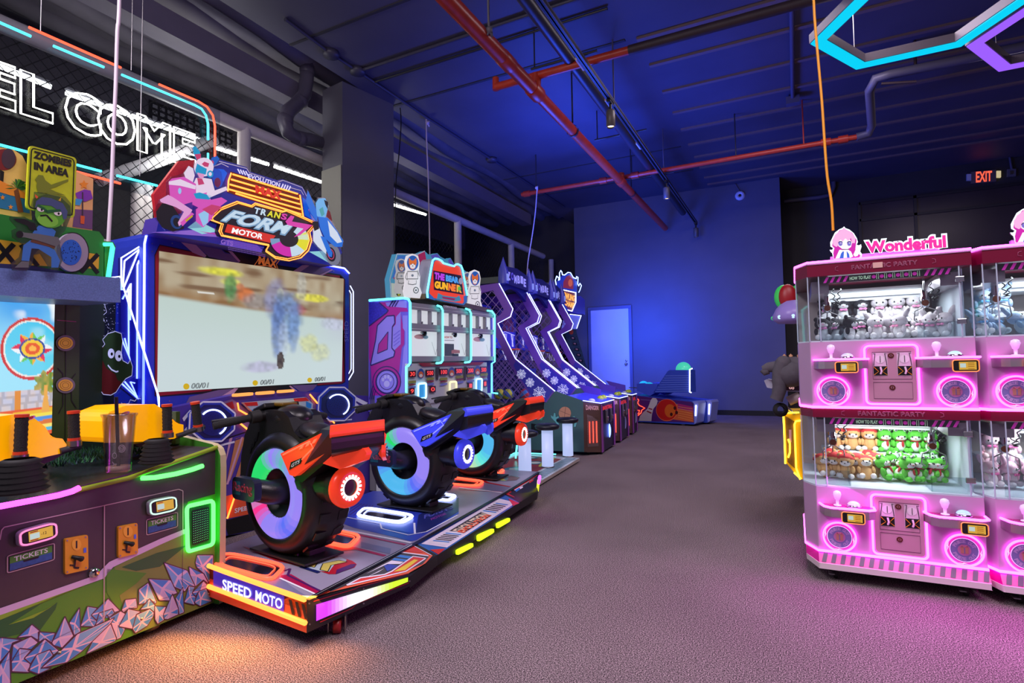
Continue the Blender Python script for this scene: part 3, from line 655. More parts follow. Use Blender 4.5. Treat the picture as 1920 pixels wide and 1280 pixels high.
reader([(34, 996), (107, 976), (109, 1008), (36, 1028)], neon('rim_pink', (1, .2, .45), 1.6), T)
reader([(279, 938), (331, 928), (333, 957), (281, 969)], neon('rim_ice_green', (.6, 1, .75), 1.3), T, num=None)
def tickets(q):
    t = MB(); t.stroke(F, rquad(q, .08), .0035, SEAMP, .0036, True); t.art(F, [inq(q, .05, .1), inq(q, .95, .1), inq(q, .95, .5), inq(q, .05, .5)], ZG, .0034)
    t.art(F, [inq(q, .05, .5), inq(q, .95, .5), inq(q, .95, .92), inq(q, .05, .92)], mat('label_blue', (42, 84, 150), .5, noise=.2, scale=80), .0034)
    t.art(F, [inq(q, .33, .5), inq(q, .68, .5), inq(q, .66, .62), inq(q, .35, .62)], BLACK, .005)
    t.ptext('TICKETS', F, [inq(q, .14, .44), inq(q, .86, .44), inq(q, .86, .16), inq(q, .14, .16)], WHITE, .0045, bold=.015); t.build('ticket_label', T)
tickets([(14, 1042), (102, 1018), (102, 1049), (14, 1074)]); tickets([(275, 974), (333, 960), (333, 987), (275, 1003)])
CM = mat('coin_plate_yellow', (226, 152, 28), .45)
def coin(q):
    c = MB(); c.slab(F, rquad(q, .08), CM, .012, .012); co = c.build('coin_slot_plate', T)
    x, y = inq(q, .5, .22); d = MB().oval(F, x, y, 9, 11, mat('coin_disc', (240, 172, 50), .4), .014); d.stroke(F, [(x, y-7), (x, y+7)], .006, BLACK, .0145)
    d.art(F, [inq(q, .8, .36), inq(q, .92, .36), inq(q, .92, .5), inq(q, .8, .5)], mat('coin_window', (90, 110, 220), .3), .014)
    d.stroke(F, [inq(q, .45, .6), inq(q, .4, .86), inq(q, .6, .9)], .007, BLACK, .0145); d.stroke(F, [inq(q, .2, .76), inq(q, .4, .8)], .005, BLACK, .0145)
    d.build('coin_entry', co)
    a, b = F(*inq(q, .3, .54), .014), F(*inq(q, .72, .66), .03); MB().tube([a, (a+b)/2+EN*.012, b], [.007, .009, .011], BLACK, 8).build('reject_lever', co)
    s = MB()
    for u, v in ((.1, .06), (.9, .06), (.1, .94), (.9, .94)): s.oval(F, *inq(q, u, v), 1.8, 1.8, STEEL, .0145, 8)
    s.build('screws', co)
coin([(122, 1010), (165, 1002), (166, 1067), (122, 1077)]); coin([(222, 987), (258, 980), (259, 1037), (222, 1046)])
k = F(175, 1073, .003); MB().lathe(k, EN, [(.0, .014), (.017, .014), (.02, .0)], CHROME, 16).box(k+EN*.015, (.004, .004, .02), BLACK, ROW).build('cabinet_lock', T)
m = MB()
for x, y in ((111, 1223), (265, 1160), (391, 1113)): m.lathe(F(x, y, .003), EN, [(0, .006), (.006, .004), (.008, 0)], STEEL, 8)
m.build('panel_bolts', T)
for x in (306, 30): p = F(x, 1150 if x > 100 else 1260); p = V((p.x, p.y, 0))-EN*.09; MB().lathe(p+EU*-.02+EZ*.05, EU, [(.018, 0), (.05, 0), (.05, .04), (.018, .04)], mat('caster_cream', (190, 160, 120), .5), 16).box(p+EZ*.075, (.05, .06, .05), DARK, ROW).build('caster', T)
# cabinet back, screen, side
m = MB(); m.lb(-3.4, -3.33, .6, 2.09, .05, 1.62, mat('cabinet_dark_green', (22, 44, 34), .5)); m.build('back_wall', T)
SCZ = PN(-3.3)
def zpic(u, v):
    U = u*163-60; x = (u*1.0); sky = mix((.05, .36, .85), (.35, .78, .95), sm(0, .6, v+.25*vn(u*4, v*9, 1)))
    c = mix(sky, (.9, .95, .98), sm(.62, .85, vn(u*5, v*8, 3))*(1-sm(.3, .5, v)))
    cx, cy = .73, .37                                    # star target in a red hoop
    dx, dy = (u-cx)*163, (v-cy)*255; r = math.hypot(dx*.92, dy)
    if 52 < r < 57: c = (.62, .06, .05)
    elif 49 < r <= 52: c = (.85, .85, .8)
    elif r <= 49: c = mix(c, (.05, .62, .85), .7)
    r2 = math.hypot(dx/26, dy/19); a = math.atan2(dy, dx); st = 1.0+.62*abs(((a*4/math.pi) % 1)-.5)*2
    if 1 < r2 < st: c = ((.75, .05, .1), (.9, .45, .05), (.15, .6, .1), (.85, .9, .95))[int((a+math.pi)*4/math.pi) % 4]
    if r2 <= 1: c = (.03, .08, .35) if r2 > .84 else (.9, .62, .05) if r2 > .58 else (.8, .12, .03)
    if r2 < .28: c = (.95, .5, .08)
    if v > .66:
        c = mix((.72, .60, .55), (.55, .58, .75), vn(u*20, v*30)) if v < .80 else c
        if (int(v*60) % 3 == 0 or int(u*26+int(v*20)*.5) % 4 == 0) and v < .8: c = tuple(q*.75 for q in c)
        if abs(u-.56) < .035 and v < .8: c = (.75, .28, .05)
        if v >= .8: c = ((.8, .12, .05), (.85, .5, .05), (.9, .75, .1), (.1, .3, .75), (.75, .2, .06), (.95, .8, .2), (.1, .5, .75))[int((v-.8)*36+.8*u) % 7]
    px, py = .90, .62; d = math.hypot((u-px)*163, (v-py)*255*1.1); aa = math.atan2((v-py)*255, (u-px)*163)
    if d < 26*(.55+.45*abs(math.cos(aa*3.5))) and v < .72: c = mix((.12, .28, .05), (.55, .4, .1), vn(u*30, v*30))
    if abs(u-px-.01) < .025+.03*sm(.7, .85, v) and .64 < v < .84: c = (.85, .42, .1)
    return c
screen('shooting_game_picture', SCZ, [(-60, 545), (103, 561), (97, 812), (-60, 840)], zpic, T, 110, 120, em=1.0)
m = MB(); p2 = PN(-3.26); GD = mat('bezel_green', (52, 74, 32), .45, noise=.1, scale=10)
m.art(p2, [(103, 560), (150, 564), (147, 850), (96, 850)], GD, 0); m.stroke(p2, [(124, 565), (122, 850)], .004, BLACK, .003); m.stroke(p2, [(107, 600), (143, 603)], .003, N_PINK if 0 else mat('bezel_pink_mark', (190, 70, 130), .4), .003)
for pt in ([(108, 690), (118, 700), (118, 760), (110, 775)], [(142, 700), (134, 710), (134, 750), (143, 765)]): m.stroke(p2, pt, .005, BLACK, .003)
m.build('screen_bezel', T)
for cy in (643, 722):
    r = MB(); r.oval(p2, 123, cy, 18, 15, mat('lamp_ring', (120, 112, 130), .4), .008); r.oval(p2, 123, cy, 14, 11, mat('amber_lens', (196, 140, 40), .3, em=.25), .012)
    for q in (10, 6): r.stroke(p2, ell(123, cy, q, q*.8, 16), .002, mat('amber_ring', (120, 80, 20), .4), .013, True)
    r.build('round_lamp', T)
su = PU(2.06); su2 = PU(2.03)
m = MB(); m.lb(-3.33, -2.78, 2.062, 2.085, .83, 1.0, GD)
m.art(su, [(150, 556), (182, 560), (172, 605), (168, 735), (200, 815), (222, 838), (150, 850)], mat('side_dark_teal', (16, 42, 52), .45, noise=.3, scale=90), 0); m.build('inner_side_panel', T)
MB().line(su, [(156, 565), (153, 700), (151, 835)], .004, mat('blue_edge', (40, 60, 190), .3, em=.5), .01).build('edge_strip', T)
MB().line(su, [(182, 562), (174, 600), (169, 640), (167, 735), (180, 780), (199, 818)], .012, neon('edge_cyan', (.05, .45, 1), 1.8), .01).build('cyan_light_strip', T)
pn_ = [(176, 566), (196, 528), (225, 518), (298, 745), (298, 790), (205, 822), (174, 735), (176, 620)]
a = MB(); a.slab(su, pn_, clear('blue_acrylic', (205, 215, 255), .06), .004, .03); ac = a.build('acrylic_side_shield', T)
MB().line(su, [(196, 522), (225, 518), (298, 745), (298, 800)], .0045, N_ICE, .034).build('lit_edge', ac)
a = MB(); MR = mat('monster_red', (112, 30, 44), .5); MG = mat('monster_green', (46, 74, 52), .5); WL = mat('frost_line', (190, 196, 255), .4, em=.5)
body = zo(160, 420, 3.556, [(65, 930), (80, 860), (130, 800), (115, 770), (150, 730), (200, 715), (240, 730), (248, 780), (240, 860), (250, 910), (285, 930), (300, 905), (315, 950), (310, 1010), (270, 1030), (230, 1080), (205, 1120), (170, 1140), (120, 1135), (80, 1080)])
a.art(su, body, MG, .036); a.art(su, zo(160, 420, 3.556, [(75, 880), (125, 805), (100, 880), (140, 960), (200, 1000), (215, 1040), (240, 1050), (205, 1115), (165, 1138), (120, 1132), (80, 1080), (68, 950)]), MR, .037)
for cx, cy, r in ((172, 862, 22), (222, 878, 24)): x, y = zo(160, 420, 3.556, [(cx, cy)])[0]; a.oval(su, x, y, r/3.556, r*1.5/3.556, WL, .038); a.oval(su, x+1.2, y+1, 2.2, 3, BLACK, .039)
a.stroke(su, zo(160, 420, 3.556, [(150, 940), (175, 970), (205, 985), (220, 980)]), .008, WL, .038); a.stroke(su, body, .004, WL, .0385, True)
for i in range(170):
    x, y = 178+random.random()**1.5*44, 560+random.random()*70+ (0 if random.random() < .7 else 150*random.random())
    a.oval(su, x, y, .5, .6, WL, .035, 5)
a.build('monster_print', ac); a = MB(); a.stroke(su, [(188, 575), (196, 570), (200, 585), (192, 592), (196, 602), (189, 598), (186, 588), (188, 575)], .003, WL, .036); a.build('frost_doodle', ac); a = MB()
a.stroke(su, zo(160, 420, 3.556, [(240, 1190), (260, 1210), (245, 1230), (235, 1205), (290, 1195), (300, 1170), (330, 1180), (345, 1160), (370, 1165)]), .003, WL, .036); a.build('frost_doodle', ac)
# marquee
b2 = PN(-2.95); m = MB()
m.slab(b2, [(-60, 497), (0, 502), (150, 515), (226, 521), (226, 567), (100, 560), (0, 553), (-60, 550)], mat('speckled_blue_plastic', (96, 120, 176), .35, noise=.2, scale=160), .3); m.build('marquee_shelf', T, bevel=.004)
b3 = PN(-3.0); m = MB(); YB_ = mat('print_amber', (220, 168, 44), .45)
m.slab(b3, [(-60, 388), (0, 401), (122, 425), (186, 434), (195, 446), (194, 528), (0, 508), (-60, 502)], mat('billboard_green', (38, 128, 48), .45), .24)
m.art(b3, [(-60, 438), (0, 449), (186, 477), (185, 504), (0, 494), (-60, 490)], YB_, .002)
for x in (-30, 10, 55, 168): m.stroke(b3, [(x-16, 452+x*.12), (x+16, 492+x*.12)], .02, BLACK, .003); m.stroke(b3, [(x+16, 456+x*.12), (x-16, 490+x*.12)], .02, BLACK, .0035)
m.art(b3, [(-60, 490), (0, 494), (60, 498), (120, 509), (130, 521), (0, 505), (-60, 501)], mat('print_navy', (28, 32, 80), .5), .004); m.build('billboard', T)
m = MB(); m.oval(b3, 135.5, 473, 32, 38, BLACK, .01); m.slab(b3, ell(135.5, 473, 30, 36, 28), mat('speaker_ring_grey', (150, 140, 160), .35), .02, .03); m.oval(b3, 133, 473, 20, 24, mat('speaker_blue', (32, 92, 190), .45), .032)
for i in range(40):
    t = random.random()*6.28; r = random.random()**.5; m.oval(b3, 133+17*r*math.cos(t), 473+21*r*math.sin(t), .9, 1, BLACK, .033, 5)
m.build('speaker', T)
m = MB(); m.slab(PN(-3.02), [(196, 452), (212, 453), (217, 462), (208, 525), (196, 525)], ZL, .05); m.build('end_bracket', T)
MB().line(PN(-2.99), [(195, 458), (209, 458), (211, 464), (202, 526)], .011, neon('bracket_teal', (.06, .8, .5), 2), .0).build('teal_light_strip', T)
b4 = PN(-3.18); m = MB()
m.slab(b4, [(-60, 262), (0, 276), (25, 280), (42, 292), (52, 312), (60, 412), (0, 401), (-60, 388)], mat('print_sunset', (240, 196, 104), .5, noise=.1, scale=6), .012)
m.oval(b4, 8, 299, 23, 20, mat('print_maroon', (120, 24, 26), .5), .003); m.oval(b4, 16, 297, 13, 19, mat('print_dark_violet', (66, 44, 60), .5), .004)
m.art(b4, [(0, 318), (8, 322), (6, 345), (0, 350)], BLACK, .004); m.art(b4, [(-60, 340), (0, 348), (25, 360), (55, 372), (56, 400), (0, 390), (-60, 378)], mat('print_teal', (30, 110, 160), .5), .004)
m.art(b4, [(-60, 330), (0, 338), (28, 352), (52, 364), (54, 374), (20, 366), (0, 360), (-60, 352)], mat('print_orange', (238, 140, 40), .5), .005)
m.art(b4, [(26, 358), (34, 352), (44, 398), (34, 398)], mat('print_trunk', (120, 62, 28), .5), .006)
for i in range(9):
    t = math.radians(180+i*26-14); x1, y1 = 31+22*math.cos(t), 350+18*math.sin(t)*.8; m.art(b4, [(31, 352), (31+12*math.cos(t-.25), 348+13*math.sin(t-.25)), (x1, y1), (31+12*math.cos(t+.25), 352+10*math.sin(t+.25))], ZG if i % 2 else ZG2, .007)
for x, y in ((5, 370), (20, 388)): m.art(b4, [(x+5*math.cos(math.radians(-90+36*k))*(1 if k % 2 == 0 else .45), y+5*math.sin(math.radians(-90+36*k))*(1 if k % 2 == 0 else .45)) for k in range(10)], mat('print_orange', (238, 140, 40), .5), .007)
m.build('beach_print_board', T)
m = MB(); m.slab(b4, [(122, 312), (143, 321), (175, 335), (173, 432), (118, 424)], mat('print_peach', (236, 176, 116), .5), .012)
m.art(b4, [(140, 392), (174, 394), (173, 430), (136, 425)], mat('print_brick_violet', (112, 70, 120), .5), .003)
m.art(b4, [(157.5+9*math.cos(math.radians(-90+36*k))*(1 if k % 2 == 0 else .5), 346+9*math.sin(math.radians(-90+36*k))*(1 if k % 2 == 0 else .5)) for k in range(10)], mat('print_orange', (238, 140, 40), .5), .004)
m.art(b4, [(141, 362), (158, 355), (170, 357), (174, 372), (160, 378), (146, 374)], mat('print_violet', (126, 50, 170), .5), .005); m.art(b4, [(142, 372), (155, 374), (150, 385), (141, 384)], mat('print_sky_blue', (60, 150, 210), .5), .006)
m.art(b4, [(151, 404), (159, 405), (158, 420), (151, 419)], mat('print_red_orange', (224, 90, 40), .5), .006); m.stroke(b4, [(155, 360), (155, 405)], .006, mat('print_dark_violet', (66, 44, 60), .5), .006); m.build('carnival_print_board', T)
b5 = PN(-3.1); sg = [(55, 272), (144, 296), (140, 409), (49, 391)]
m = MB(); m.slab(b5, rquad(sg, .08), mat('sign_lime', (192, 200, 30), .45, noise=.08, scale=30), .012); m.stroke(b5, rquad([inq(sg, .05, .03), inq(sg, .95, .03), inq(sg, .95, .97), inq(sg, .05, .97)], .08), .005, BLACK, .003, True)
INK = mat('sign_ink', (26, 24, 14), .5)
m.ptext('ZOMBIES', b5, zo(0, 250, 4.573, [(286, 212), (612, 292), (618, 228), (288, 146)]), INK, .003, bold=.06); m.ptext('IN AREA', b5, zo(0, 250, 4.573, [(290, 308), (588, 376), (594, 310), (292, 242)]), INK, .003, bold=.06)
OL = mat('sign_olive', (118, 126, 24), .5)
m.art(b5, zo(0, 250, 4.573, [(300, 395), (330, 355), (370, 360), (390, 402), (440, 440), (540, 405), (585, 392), (588, 410), (480, 460), (425, 475), (480, 500), (565, 530), (470, 520), (325, 505), (312, 450), (318, 420)]), OL, .003)
m.art(b5, zo(0, 250, 4.573, [(280, 560), (420, 510), (560, 540), (610, 600), (625, 700), (260, 640)]), OL, .0028); m.build('warning_sign', T)
b6 = PN(-2.9); m = MB(); Q = lambda p: zo(0, 250, 4.573, p)
m.slab(b6, Q([(300, 500), (360, 508), (520, 545), (600, 620), (612, 700), (560, 830), (500, 900), (525, 1000), (540, 1080), (500, 1172), (440, 1172), (350, 1030), (290, 1040), (282, 1110), (230, 1178), (110, 1172), (95, 1120), (170, 1060), (200, 950), (110, 890), (105, 830), (150, 810), (88, 740), (90, 712), (210, 715), (290, 760), (310, 690), (290, 620)]), clear('frosted_acrylic', (196, 214, 206), .12, .3), .008)
cut = m.build('soldier_cutout', T)
m = MB(); BL = mat('print_denim', (52, 110, 186), .5); GU = mat('print_gun_grey', (96, 98, 100), .45)
m.art(b6, Q([(185, 1090), (200, 960), (260, 915), (330, 925), (470, 1000), (515, 1090), (500, 1150), (440, 1150), (440, 1060), (330, 990), (270, 985), (250, 1095)]), BL, .002); m.art(b6, Q([(125, 1150), (185, 1095), (250, 1100), (245, 1150)]), GU, .003)
m.art(b6, Q([(290, 930), (440, 950), (480, 840), (420, 790), (330, 790), (280, 850)]), BL, .0025); m.art(b6, Q([(260, 930), (470, 985), (480, 945), (280, 895)]), mat('print_leather', (96, 56, 30), .5), .003)
m.art(b6, Q([(115, 730), (215, 735), (260, 760), (300, 770), (320, 830), (260, 830), (230, 790), (140, 758)]), BLACK, .004); m.art(b6, Q([(140, 850), (170, 835), (210, 850), (320, 860), (500, 890), (520, 940), (480, 970), (330, 920), (210, 890), (160, 895)]), GU, .005)
m.oval(b6, *Q([(168, 866)])[0], 7, 7, BLACK, .006); m.oval(b6, *Q([(432, 700)])[0], 29, 24, mat('print_zombie_green', (82, 158, 40), .45), .006, rot=12); m.oval(b6, *Q([(410, 745)])[0], 20, 12, mat('print_light_green', (120, 190, 60), .45), .0065, rot=12)
m.art(b6, Q([(300, 640), (310, 580), (360, 545), (440, 555), (540, 600), (580, 670), (570, 730), (545, 740), (530, 680), (440, 620), (340, 610)]), mat('print_slate', (66, 78, 120), .45), .0075)
for cx, cy, s in ((350, 648, 1), (495, 682, 1)): m.oval(b6, *Q([(cx, cy)])[0], 7.5, 5, mat('print_eye_white', (226, 220, 220), .4), .008, rot=15); m.oval(b6, *Q([(cx+8, cy+6)])[0], 2, 2.4, BLACK, .0085)
m.stroke(b6, Q([(320, 615), (385, 650), (400, 672), (420, 668), (520, 660)]), .012, mat('print_dark_green', (28, 92, 48), .45), .0085); m.stroke(b6, Q([(345, 705), (400, 700), (450, 755)]), .007, BLACK, .0085)
m.art(b6, Q([(300, 520), (330, 545), (315, 560), (303, 545)]), mat('print_red_orange', (224, 90, 40), .5), .009); m.art(b6, Q([(500, 575), (525, 545), (520, 580)]), YB_, .009); m.build('soldier_print', cut)
# yellow guns
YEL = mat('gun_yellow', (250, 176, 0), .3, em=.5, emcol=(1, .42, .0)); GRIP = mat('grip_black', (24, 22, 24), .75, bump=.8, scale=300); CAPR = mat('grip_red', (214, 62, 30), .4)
pg = PN(-2.74)
def gun(body, grips, arm, bellow, tray, badge):
    b = MB(); b.slab(pg, body, YEL, .22, .06); b.build('gun_body', T, bevel=.025)
    MB().slab(pg, tray, BLACK, .2, .04).build('gun_base', T, bevel=.01)
    for (x0, y0, x1, y1, dn) in grips:
        g = MB(); a, c = pg(x0, y0, dn), pg(x1, y1, dn); n = 14
        g.tube([a+(c-a)*(i/n) for i in range(n+1)], [.020+.0022*(i % 2) for i in range(n+1)], GRIP, 12); go_ = g.build('grip', T)
        w = (c-a).normalized(); MB().tube([a-w*.012, a], .0235, CAPR, 12).build('grip_cap', go_); MB().tube([c-w*.004, c+w*.008], .0235, CAPR, 12).build('grip_ring', go_); MB().tube([c+w*.008, c+w*.032], .027, STEEL, 12).build('grip_collar', go_)
    MB().tube([pg(*p, dn_) for p, dn_ in arm], .014, DARK, 8).build('grip_arm', T)
    c, r0, z0, z1 = bellow; n = 6; pr = []
    for i in range(n):
        t = i/n; rr = r0*(1-.32*t); zz = z0+(z1-z0)*t; pr += [(rr*.84, zz-z0), (rr, zz-z0+(z1-z0)*.5/n)]
    MB().lathe(V((c.x, c.y, z0)), EZ, pr+[(r0*.5, z1-z0)], RUBBER, 22).build('rubber_bellows', T)
    x, y = badge; MB().oval(pg, x, y, 9, 3.2, CHROME, .064, rot=-20).oval(pg, x, y, 6, 2, CAPR, .066, rot=-20).build('badge', T)
zb = PZ(.80)
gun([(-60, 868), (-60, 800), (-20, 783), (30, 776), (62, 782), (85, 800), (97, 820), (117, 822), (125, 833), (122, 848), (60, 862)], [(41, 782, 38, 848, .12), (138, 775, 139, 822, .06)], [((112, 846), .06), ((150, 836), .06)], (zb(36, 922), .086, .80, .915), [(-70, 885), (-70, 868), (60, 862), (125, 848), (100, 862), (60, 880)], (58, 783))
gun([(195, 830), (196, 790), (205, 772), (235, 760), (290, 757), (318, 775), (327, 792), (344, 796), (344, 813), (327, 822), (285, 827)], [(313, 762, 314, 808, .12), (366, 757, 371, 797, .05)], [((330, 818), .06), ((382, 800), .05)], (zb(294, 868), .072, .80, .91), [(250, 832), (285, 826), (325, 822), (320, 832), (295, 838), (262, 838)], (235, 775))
# drink on the ledge
cp = zb(222, 886); T2 = thing('drink_cup', 'clear plastic drink cup with a black straw beside the right yellow gun', 'cup', tuple(cp))
CUP = clear('cup_plastic', (226, 222, 226), .14, .18)
MB().lathe(cp, EZ, [(0, .003), (.043, .003), (.045, .01), (.058, .225), (.064, .235), (.064, .24), (.055, .24), (.042, .012)], CUP, 24).build('cup_wall', T2)
MB().lathe(cp, EZ, [(.0, .006), (.041, .006), (.042, .028), (0, .028)], mat('drink_residue', (206, 170, 140), .3), 20).build('drink_residue', T2)
MB().tube([cp+V((-.0, 0, .02)), cp+V((.012, -.02, .31))], .007, BLACK, 8).build('straw', T2)
pc = Pl(cp-V((0, .062, 0)), (EYE-cp).normalized()*V((1, 1, 0)).normalized() if 0 else V((EYE.x-cp.x, EYE.y-cp.y, 0)))
m = MB(); FR_ = mat('cup_print', (236, 230, 236), .5)
sp_ = [(228+ (1+.75*i/3.0)*math.cos(i*.55), 840+(1+.75*i/3.0)*math.sin(i*.55)) for i in range(28)]
m.stroke(pc, sp_, .004, FR_, .0)
for i, t in enumerate('YO'): m.ptext(t, pc, [(219, 876-16*i), (219, 864-16*i), (210, 864-16*i), (210, 876-16*i)], FR_, 0)
m.build('print', T2)

# ================================================================ neon welcome sign
ws = PX(-4.3)
T = thing('neon_welcome_sign', 'white neon welcome sign on a clear panel with red and cyan light lines', 'neon sign', tuple(ws(200, 260)))
MB().slab(ws, [(-90, -27), (413, 196), (410, 398), (-90, 280)], clear('sign_panel', (228, 231, 235), .015, .2), .012, -.03).build('acrylic_panel', T)
def wt(x): return 130+.374*(x-38)
def wb(x): return 212+.317*(x-38)
NL = neon('letter_neon', (1, 1, .9), 6)
for ch, x0, x1 in (('E', -20, 29), ('L', 39, 99), ('C', 123, 189), ('O', 184, 253), ('M', 258, 319), ('E', 326, 366)):
    MB().ptext(ch, ws, [(x0, wb(x0)), (x1, wb(x1)), (x1, wt(x1)), (x0, wt(x0))], NL, .0, bold=.05, outline=.007).build('neon_letter', T)
for nm, px, m_ in (('cyan_light_line', [(-60, 16), (58, 68)], N_CYAN), ('red_light_line', [(54, 51), (227, 127)], N_RED), ('cyan_light_line', [(100, 86), (195, 126)], N_CYAN), ('cyan_light_line', [(228, 140), (365, 197), (378, 204), (386, 216), (390, 232), (390, 262)], N_CYAN),
    ('red_light_line', [(298, 158), (372, 190), (388, 200), (399, 216), (403, 236), (403, 315)], N_RED), ('cyan_light_line', [(390, 287), (390, 315)], N_CYAN), ('cyan_light_line', [(-40, 261), (52, 285)], N_CYAN), ('cyan_light_line', [(144, 309), (190, 321)], N_CYAN), ('red_light_line', [(144, 322), (226, 344)], N_RED), ('cyan_light_line', [(219, 329), (295, 348)], N_CYAN)):
    MB().line(ws, px, .0085, m_, .0).build(nm, T)
for x, y in ((76, 60), (262, 330), (246, 132)): q = ws(x, y); MB().tube([q, V((q.x, q.y, ZC+.3))], .004, STEEL, 4).build('hanging_wire', T)
# ================================================================ motorcycle racing cabinet
MX = -3.81; Mp = PX(MX)
T = thing('racing_game_cabinet', 'blue neon motorcycle racing arcade cabinet with a huge screen under a slatted orange marquee', 'arcade machine', (MX-.3, 3.1, 0)); MT = T
q5 = lambda p: zo(260, 430, 3.459, p); q4 = lambda p: zo(270, 270, 4.414, p); q6 = lambda p: zo(340, 700, 4.267, p); q8 = lambda p: zo(160, 420, 3.556, p)
PB = mat('print_royal_blue', (40, 58, 178), .4, noise=.05, scale=20); PV = mat('print_mauve', (116, 92, 140), .45); PPK = mat('print_dusty_pink', (206, 160, 186), .45); PRD = mat('print_deep_red', (150, 16, 34), .45)
PVI = mat('print_indigo', (70, 52, 150), .45); PGOLD = mat('print_gold', (196, 130, 80), .45); PRED = mat('print_red', (212, 38, 34), .45); PORG = mat('print_orange_red', (232, 92, 50), .45)
WLN = mat('print_white', (232, 234, 246), .4); PMAG = mat('print_magenta', (176, 20, 96), .45); SKY = mat('print_bright_blue', (36, 132, 214), .45); SILV = mat('print_silver', (176, 190, 206), .35); PYEL = mat('print_yellow', (238, 214, 40), .45)
outer = q5([(45, 1130), (50, 92), (58, 45), (95, 14), (400, 70), (1000, 185), (1335, 255), (1362, 290), (1368, 660), (1360, 1030), (1345, 1060), (1000, 1110), (135, 1150)])
m = MB(); m.slab(Mp, outer, PB, .5)
m.art(Mp, q5([(103, 1080), (103, 165), (135, 97), (430, 160), (1310, 292), (1340, 325), (1340, 990), (1318, 1003), (120, 1085)]), BLACK, .002)
m.art(Mp, q5([(108, 1075), (108, 167), (137, 103), (400, 158), (420, 185), (132, 138), (120, 1050), (480, 1028), (470, 1045), (120, 1080)]), PRD, .003); m.art(Mp, q5([(1180, 285), (1305, 300), (1335, 328), (1335, 985), (1316, 998), (1160, 1010), (1160, 1000), (1318, 985), (1330, 320), (1190, 292)]), PRD, .003)
m.art(Mp, q5([(240, 52), (345, 72), (440, 170), (430, 182), (350, 150)]), PPK, .004); m.art(Mp, q5([(352, 78), (520, 115), (562, 155), (600, 160), (655, 215), (640, 218), (455, 178)]), PV, .004); m.art(Mp, q5([(560, 120), (600, 135), (660, 205), (650, 213), (600, 160)]), PPK, .0045)
m.art(Mp, q5([(520, 112), (760, 158), (1010, 278), (1000, 285), (660, 216), (610, 160), (565, 150)]), BLACK, .0042); m.art(Mp, q5([(1000, 272), (1060, 232), (1150, 225), (1090, 290)]), PPK, .004); m.art(Mp, q5([(1045, 278), (1125, 222), (1250, 255), (1160, 302)]), PV, .0045); m.art(Mp, q5([(1160, 302), (1250, 258), (1262, 262), (1180, 305)]), PPK, .005)
m.art(Mp, q5([(330, 1085), (520, 1040), (640, 1032), (600, 1060), (480, 1120), (300, 1140)]), PV, .004); m.art(Mp, q5([(505, 1100), (620, 1030), (645, 1030), (600, 1085), (520, 1118)]), PPK, .0045); m.art(Mp, q5([(990, 1010), (1160, 1005), (1130, 1040), (1060, 1060)]), PV, .004); m.art(Mp, q5([(985, 1012), (1050, 1065), (1030, 1070), (975, 1015)]), PPK, .0045)
m.art(Mp, q5([(610, 1040), (975, 1012), (1030, 1068), (600, 1100)]), BLACK, .004)
for x, y in ((88, 92), (88, 143), (218, 90), (1265, 270), (200, 1112), (1340, 1040)): m.oval(Mp, *q5([(x, y)])[0], 1.2, 1.2, STEEL, .005, 8)
m.build('front_frame', T)
MB().line(Mp, q5([(30, 1130), (38, 92), (50, 38), (92, 12), (700, 135), (1335, 252), (1366, 285)]), .008, N_BLUE, .012).build('frame_light', T)
MB().line(Mp, q5([(0, 700), (120, 1060), (128, 1130)]), .0045, N_ICE, .04).build('frame_light', T)
def mpic(u, v):
    bv = .31+.09*u+.02*math.sin(u*3); w = sm(bv-.015, bv+.02, v)
    n = vn(u*26, v*10, 2); br = mix((.36, .24, .13), (.55, .47, .33), n); br = mix(br, (.22, .13, .07), sm(.55, .9, vn(u*7, v*30, 5))); br = mix(br, (.35, .17, .05), .6*sm(bv-.10, bv, v))
    mint = mix((.58, .71, .66), (.66, .78, .80), sm(.2, .9, v)); mint = mix(mint, (.60, .66, .74), .7*sm(.75, 1, u)*(1-sm(.5, .7, v)))
    c = mix(br, mint, w)
    for (x, y, rx, ry, col, k) in ((.27, .09, .10, .035, (.78, .76, .06), .9), (.31, .16, .05, .03, (.8, .8, .1), .6), (.78, .22, .11, .035, (.78, .72, .05), .85), (.58, .22, .02, .06, (.75, .7, .1), .7), (.31, .20, .03, .11, (.08, .3, .1), .8), (.39, .25, .045, .06, (.62, .16, .04), .85), (.36, .19, .02, .03, (.62, .2, .08), .8), (.69, .34, .05, .05, (.5, .12, .16), .6),
        (.46, .3, .08, .07, (.35, .33, .34), .7), (.56, .28, .07, .18, (.22, .26, .55), .55), (.62, .4, .09, .20, (.15, .28, .55), .75), (.57, .52, .04, .24, (.12, .2, .5), .75), (.66, .5, .035, .2, (.16, .28, .6), .6), (.60, .6, .03, .16, (.5, .6, .8), .5), (.76, .64, .06, .08, (.72, .72, .2), .55), (.84, .72, .07, .08, (.66, .66, .24), .5), (.48, .84, .10, .045, (.46, .4, .66), .6), (.92, .45, .08, .06, (.55, .55, .75), .5), (.71, .13, .03, .13, (.55, .55, .5), .6)):
        d = ((u-x)/rx)**2+((v-y)/ry)**2
        if d < 2.2: c = mix(c, tuple(q*(.65+.7*vn(u*60, v*40, 9)) for q in col), k*(1-sm(.35, 1.6, d+.5*(vn(u*30, v*24, 4)-.5))))
    d = ((u-.585)/.022)**2+((v-.79)/.075)**2
    if d < 1: c = mix((.05, .04, .05), (.16, .13, .12), vn(u*80, v*60))
    if abs(v-(.265+.02*u)) < .003 and .16 < u < .42 or abs(v-(.30+.02*u)) < .003 and .16 < u < .4: c = (.9, .9, .85)
    return c
SQ = q5([(133, 140), (1330, 320), (1318, 985), (120, 1055)])
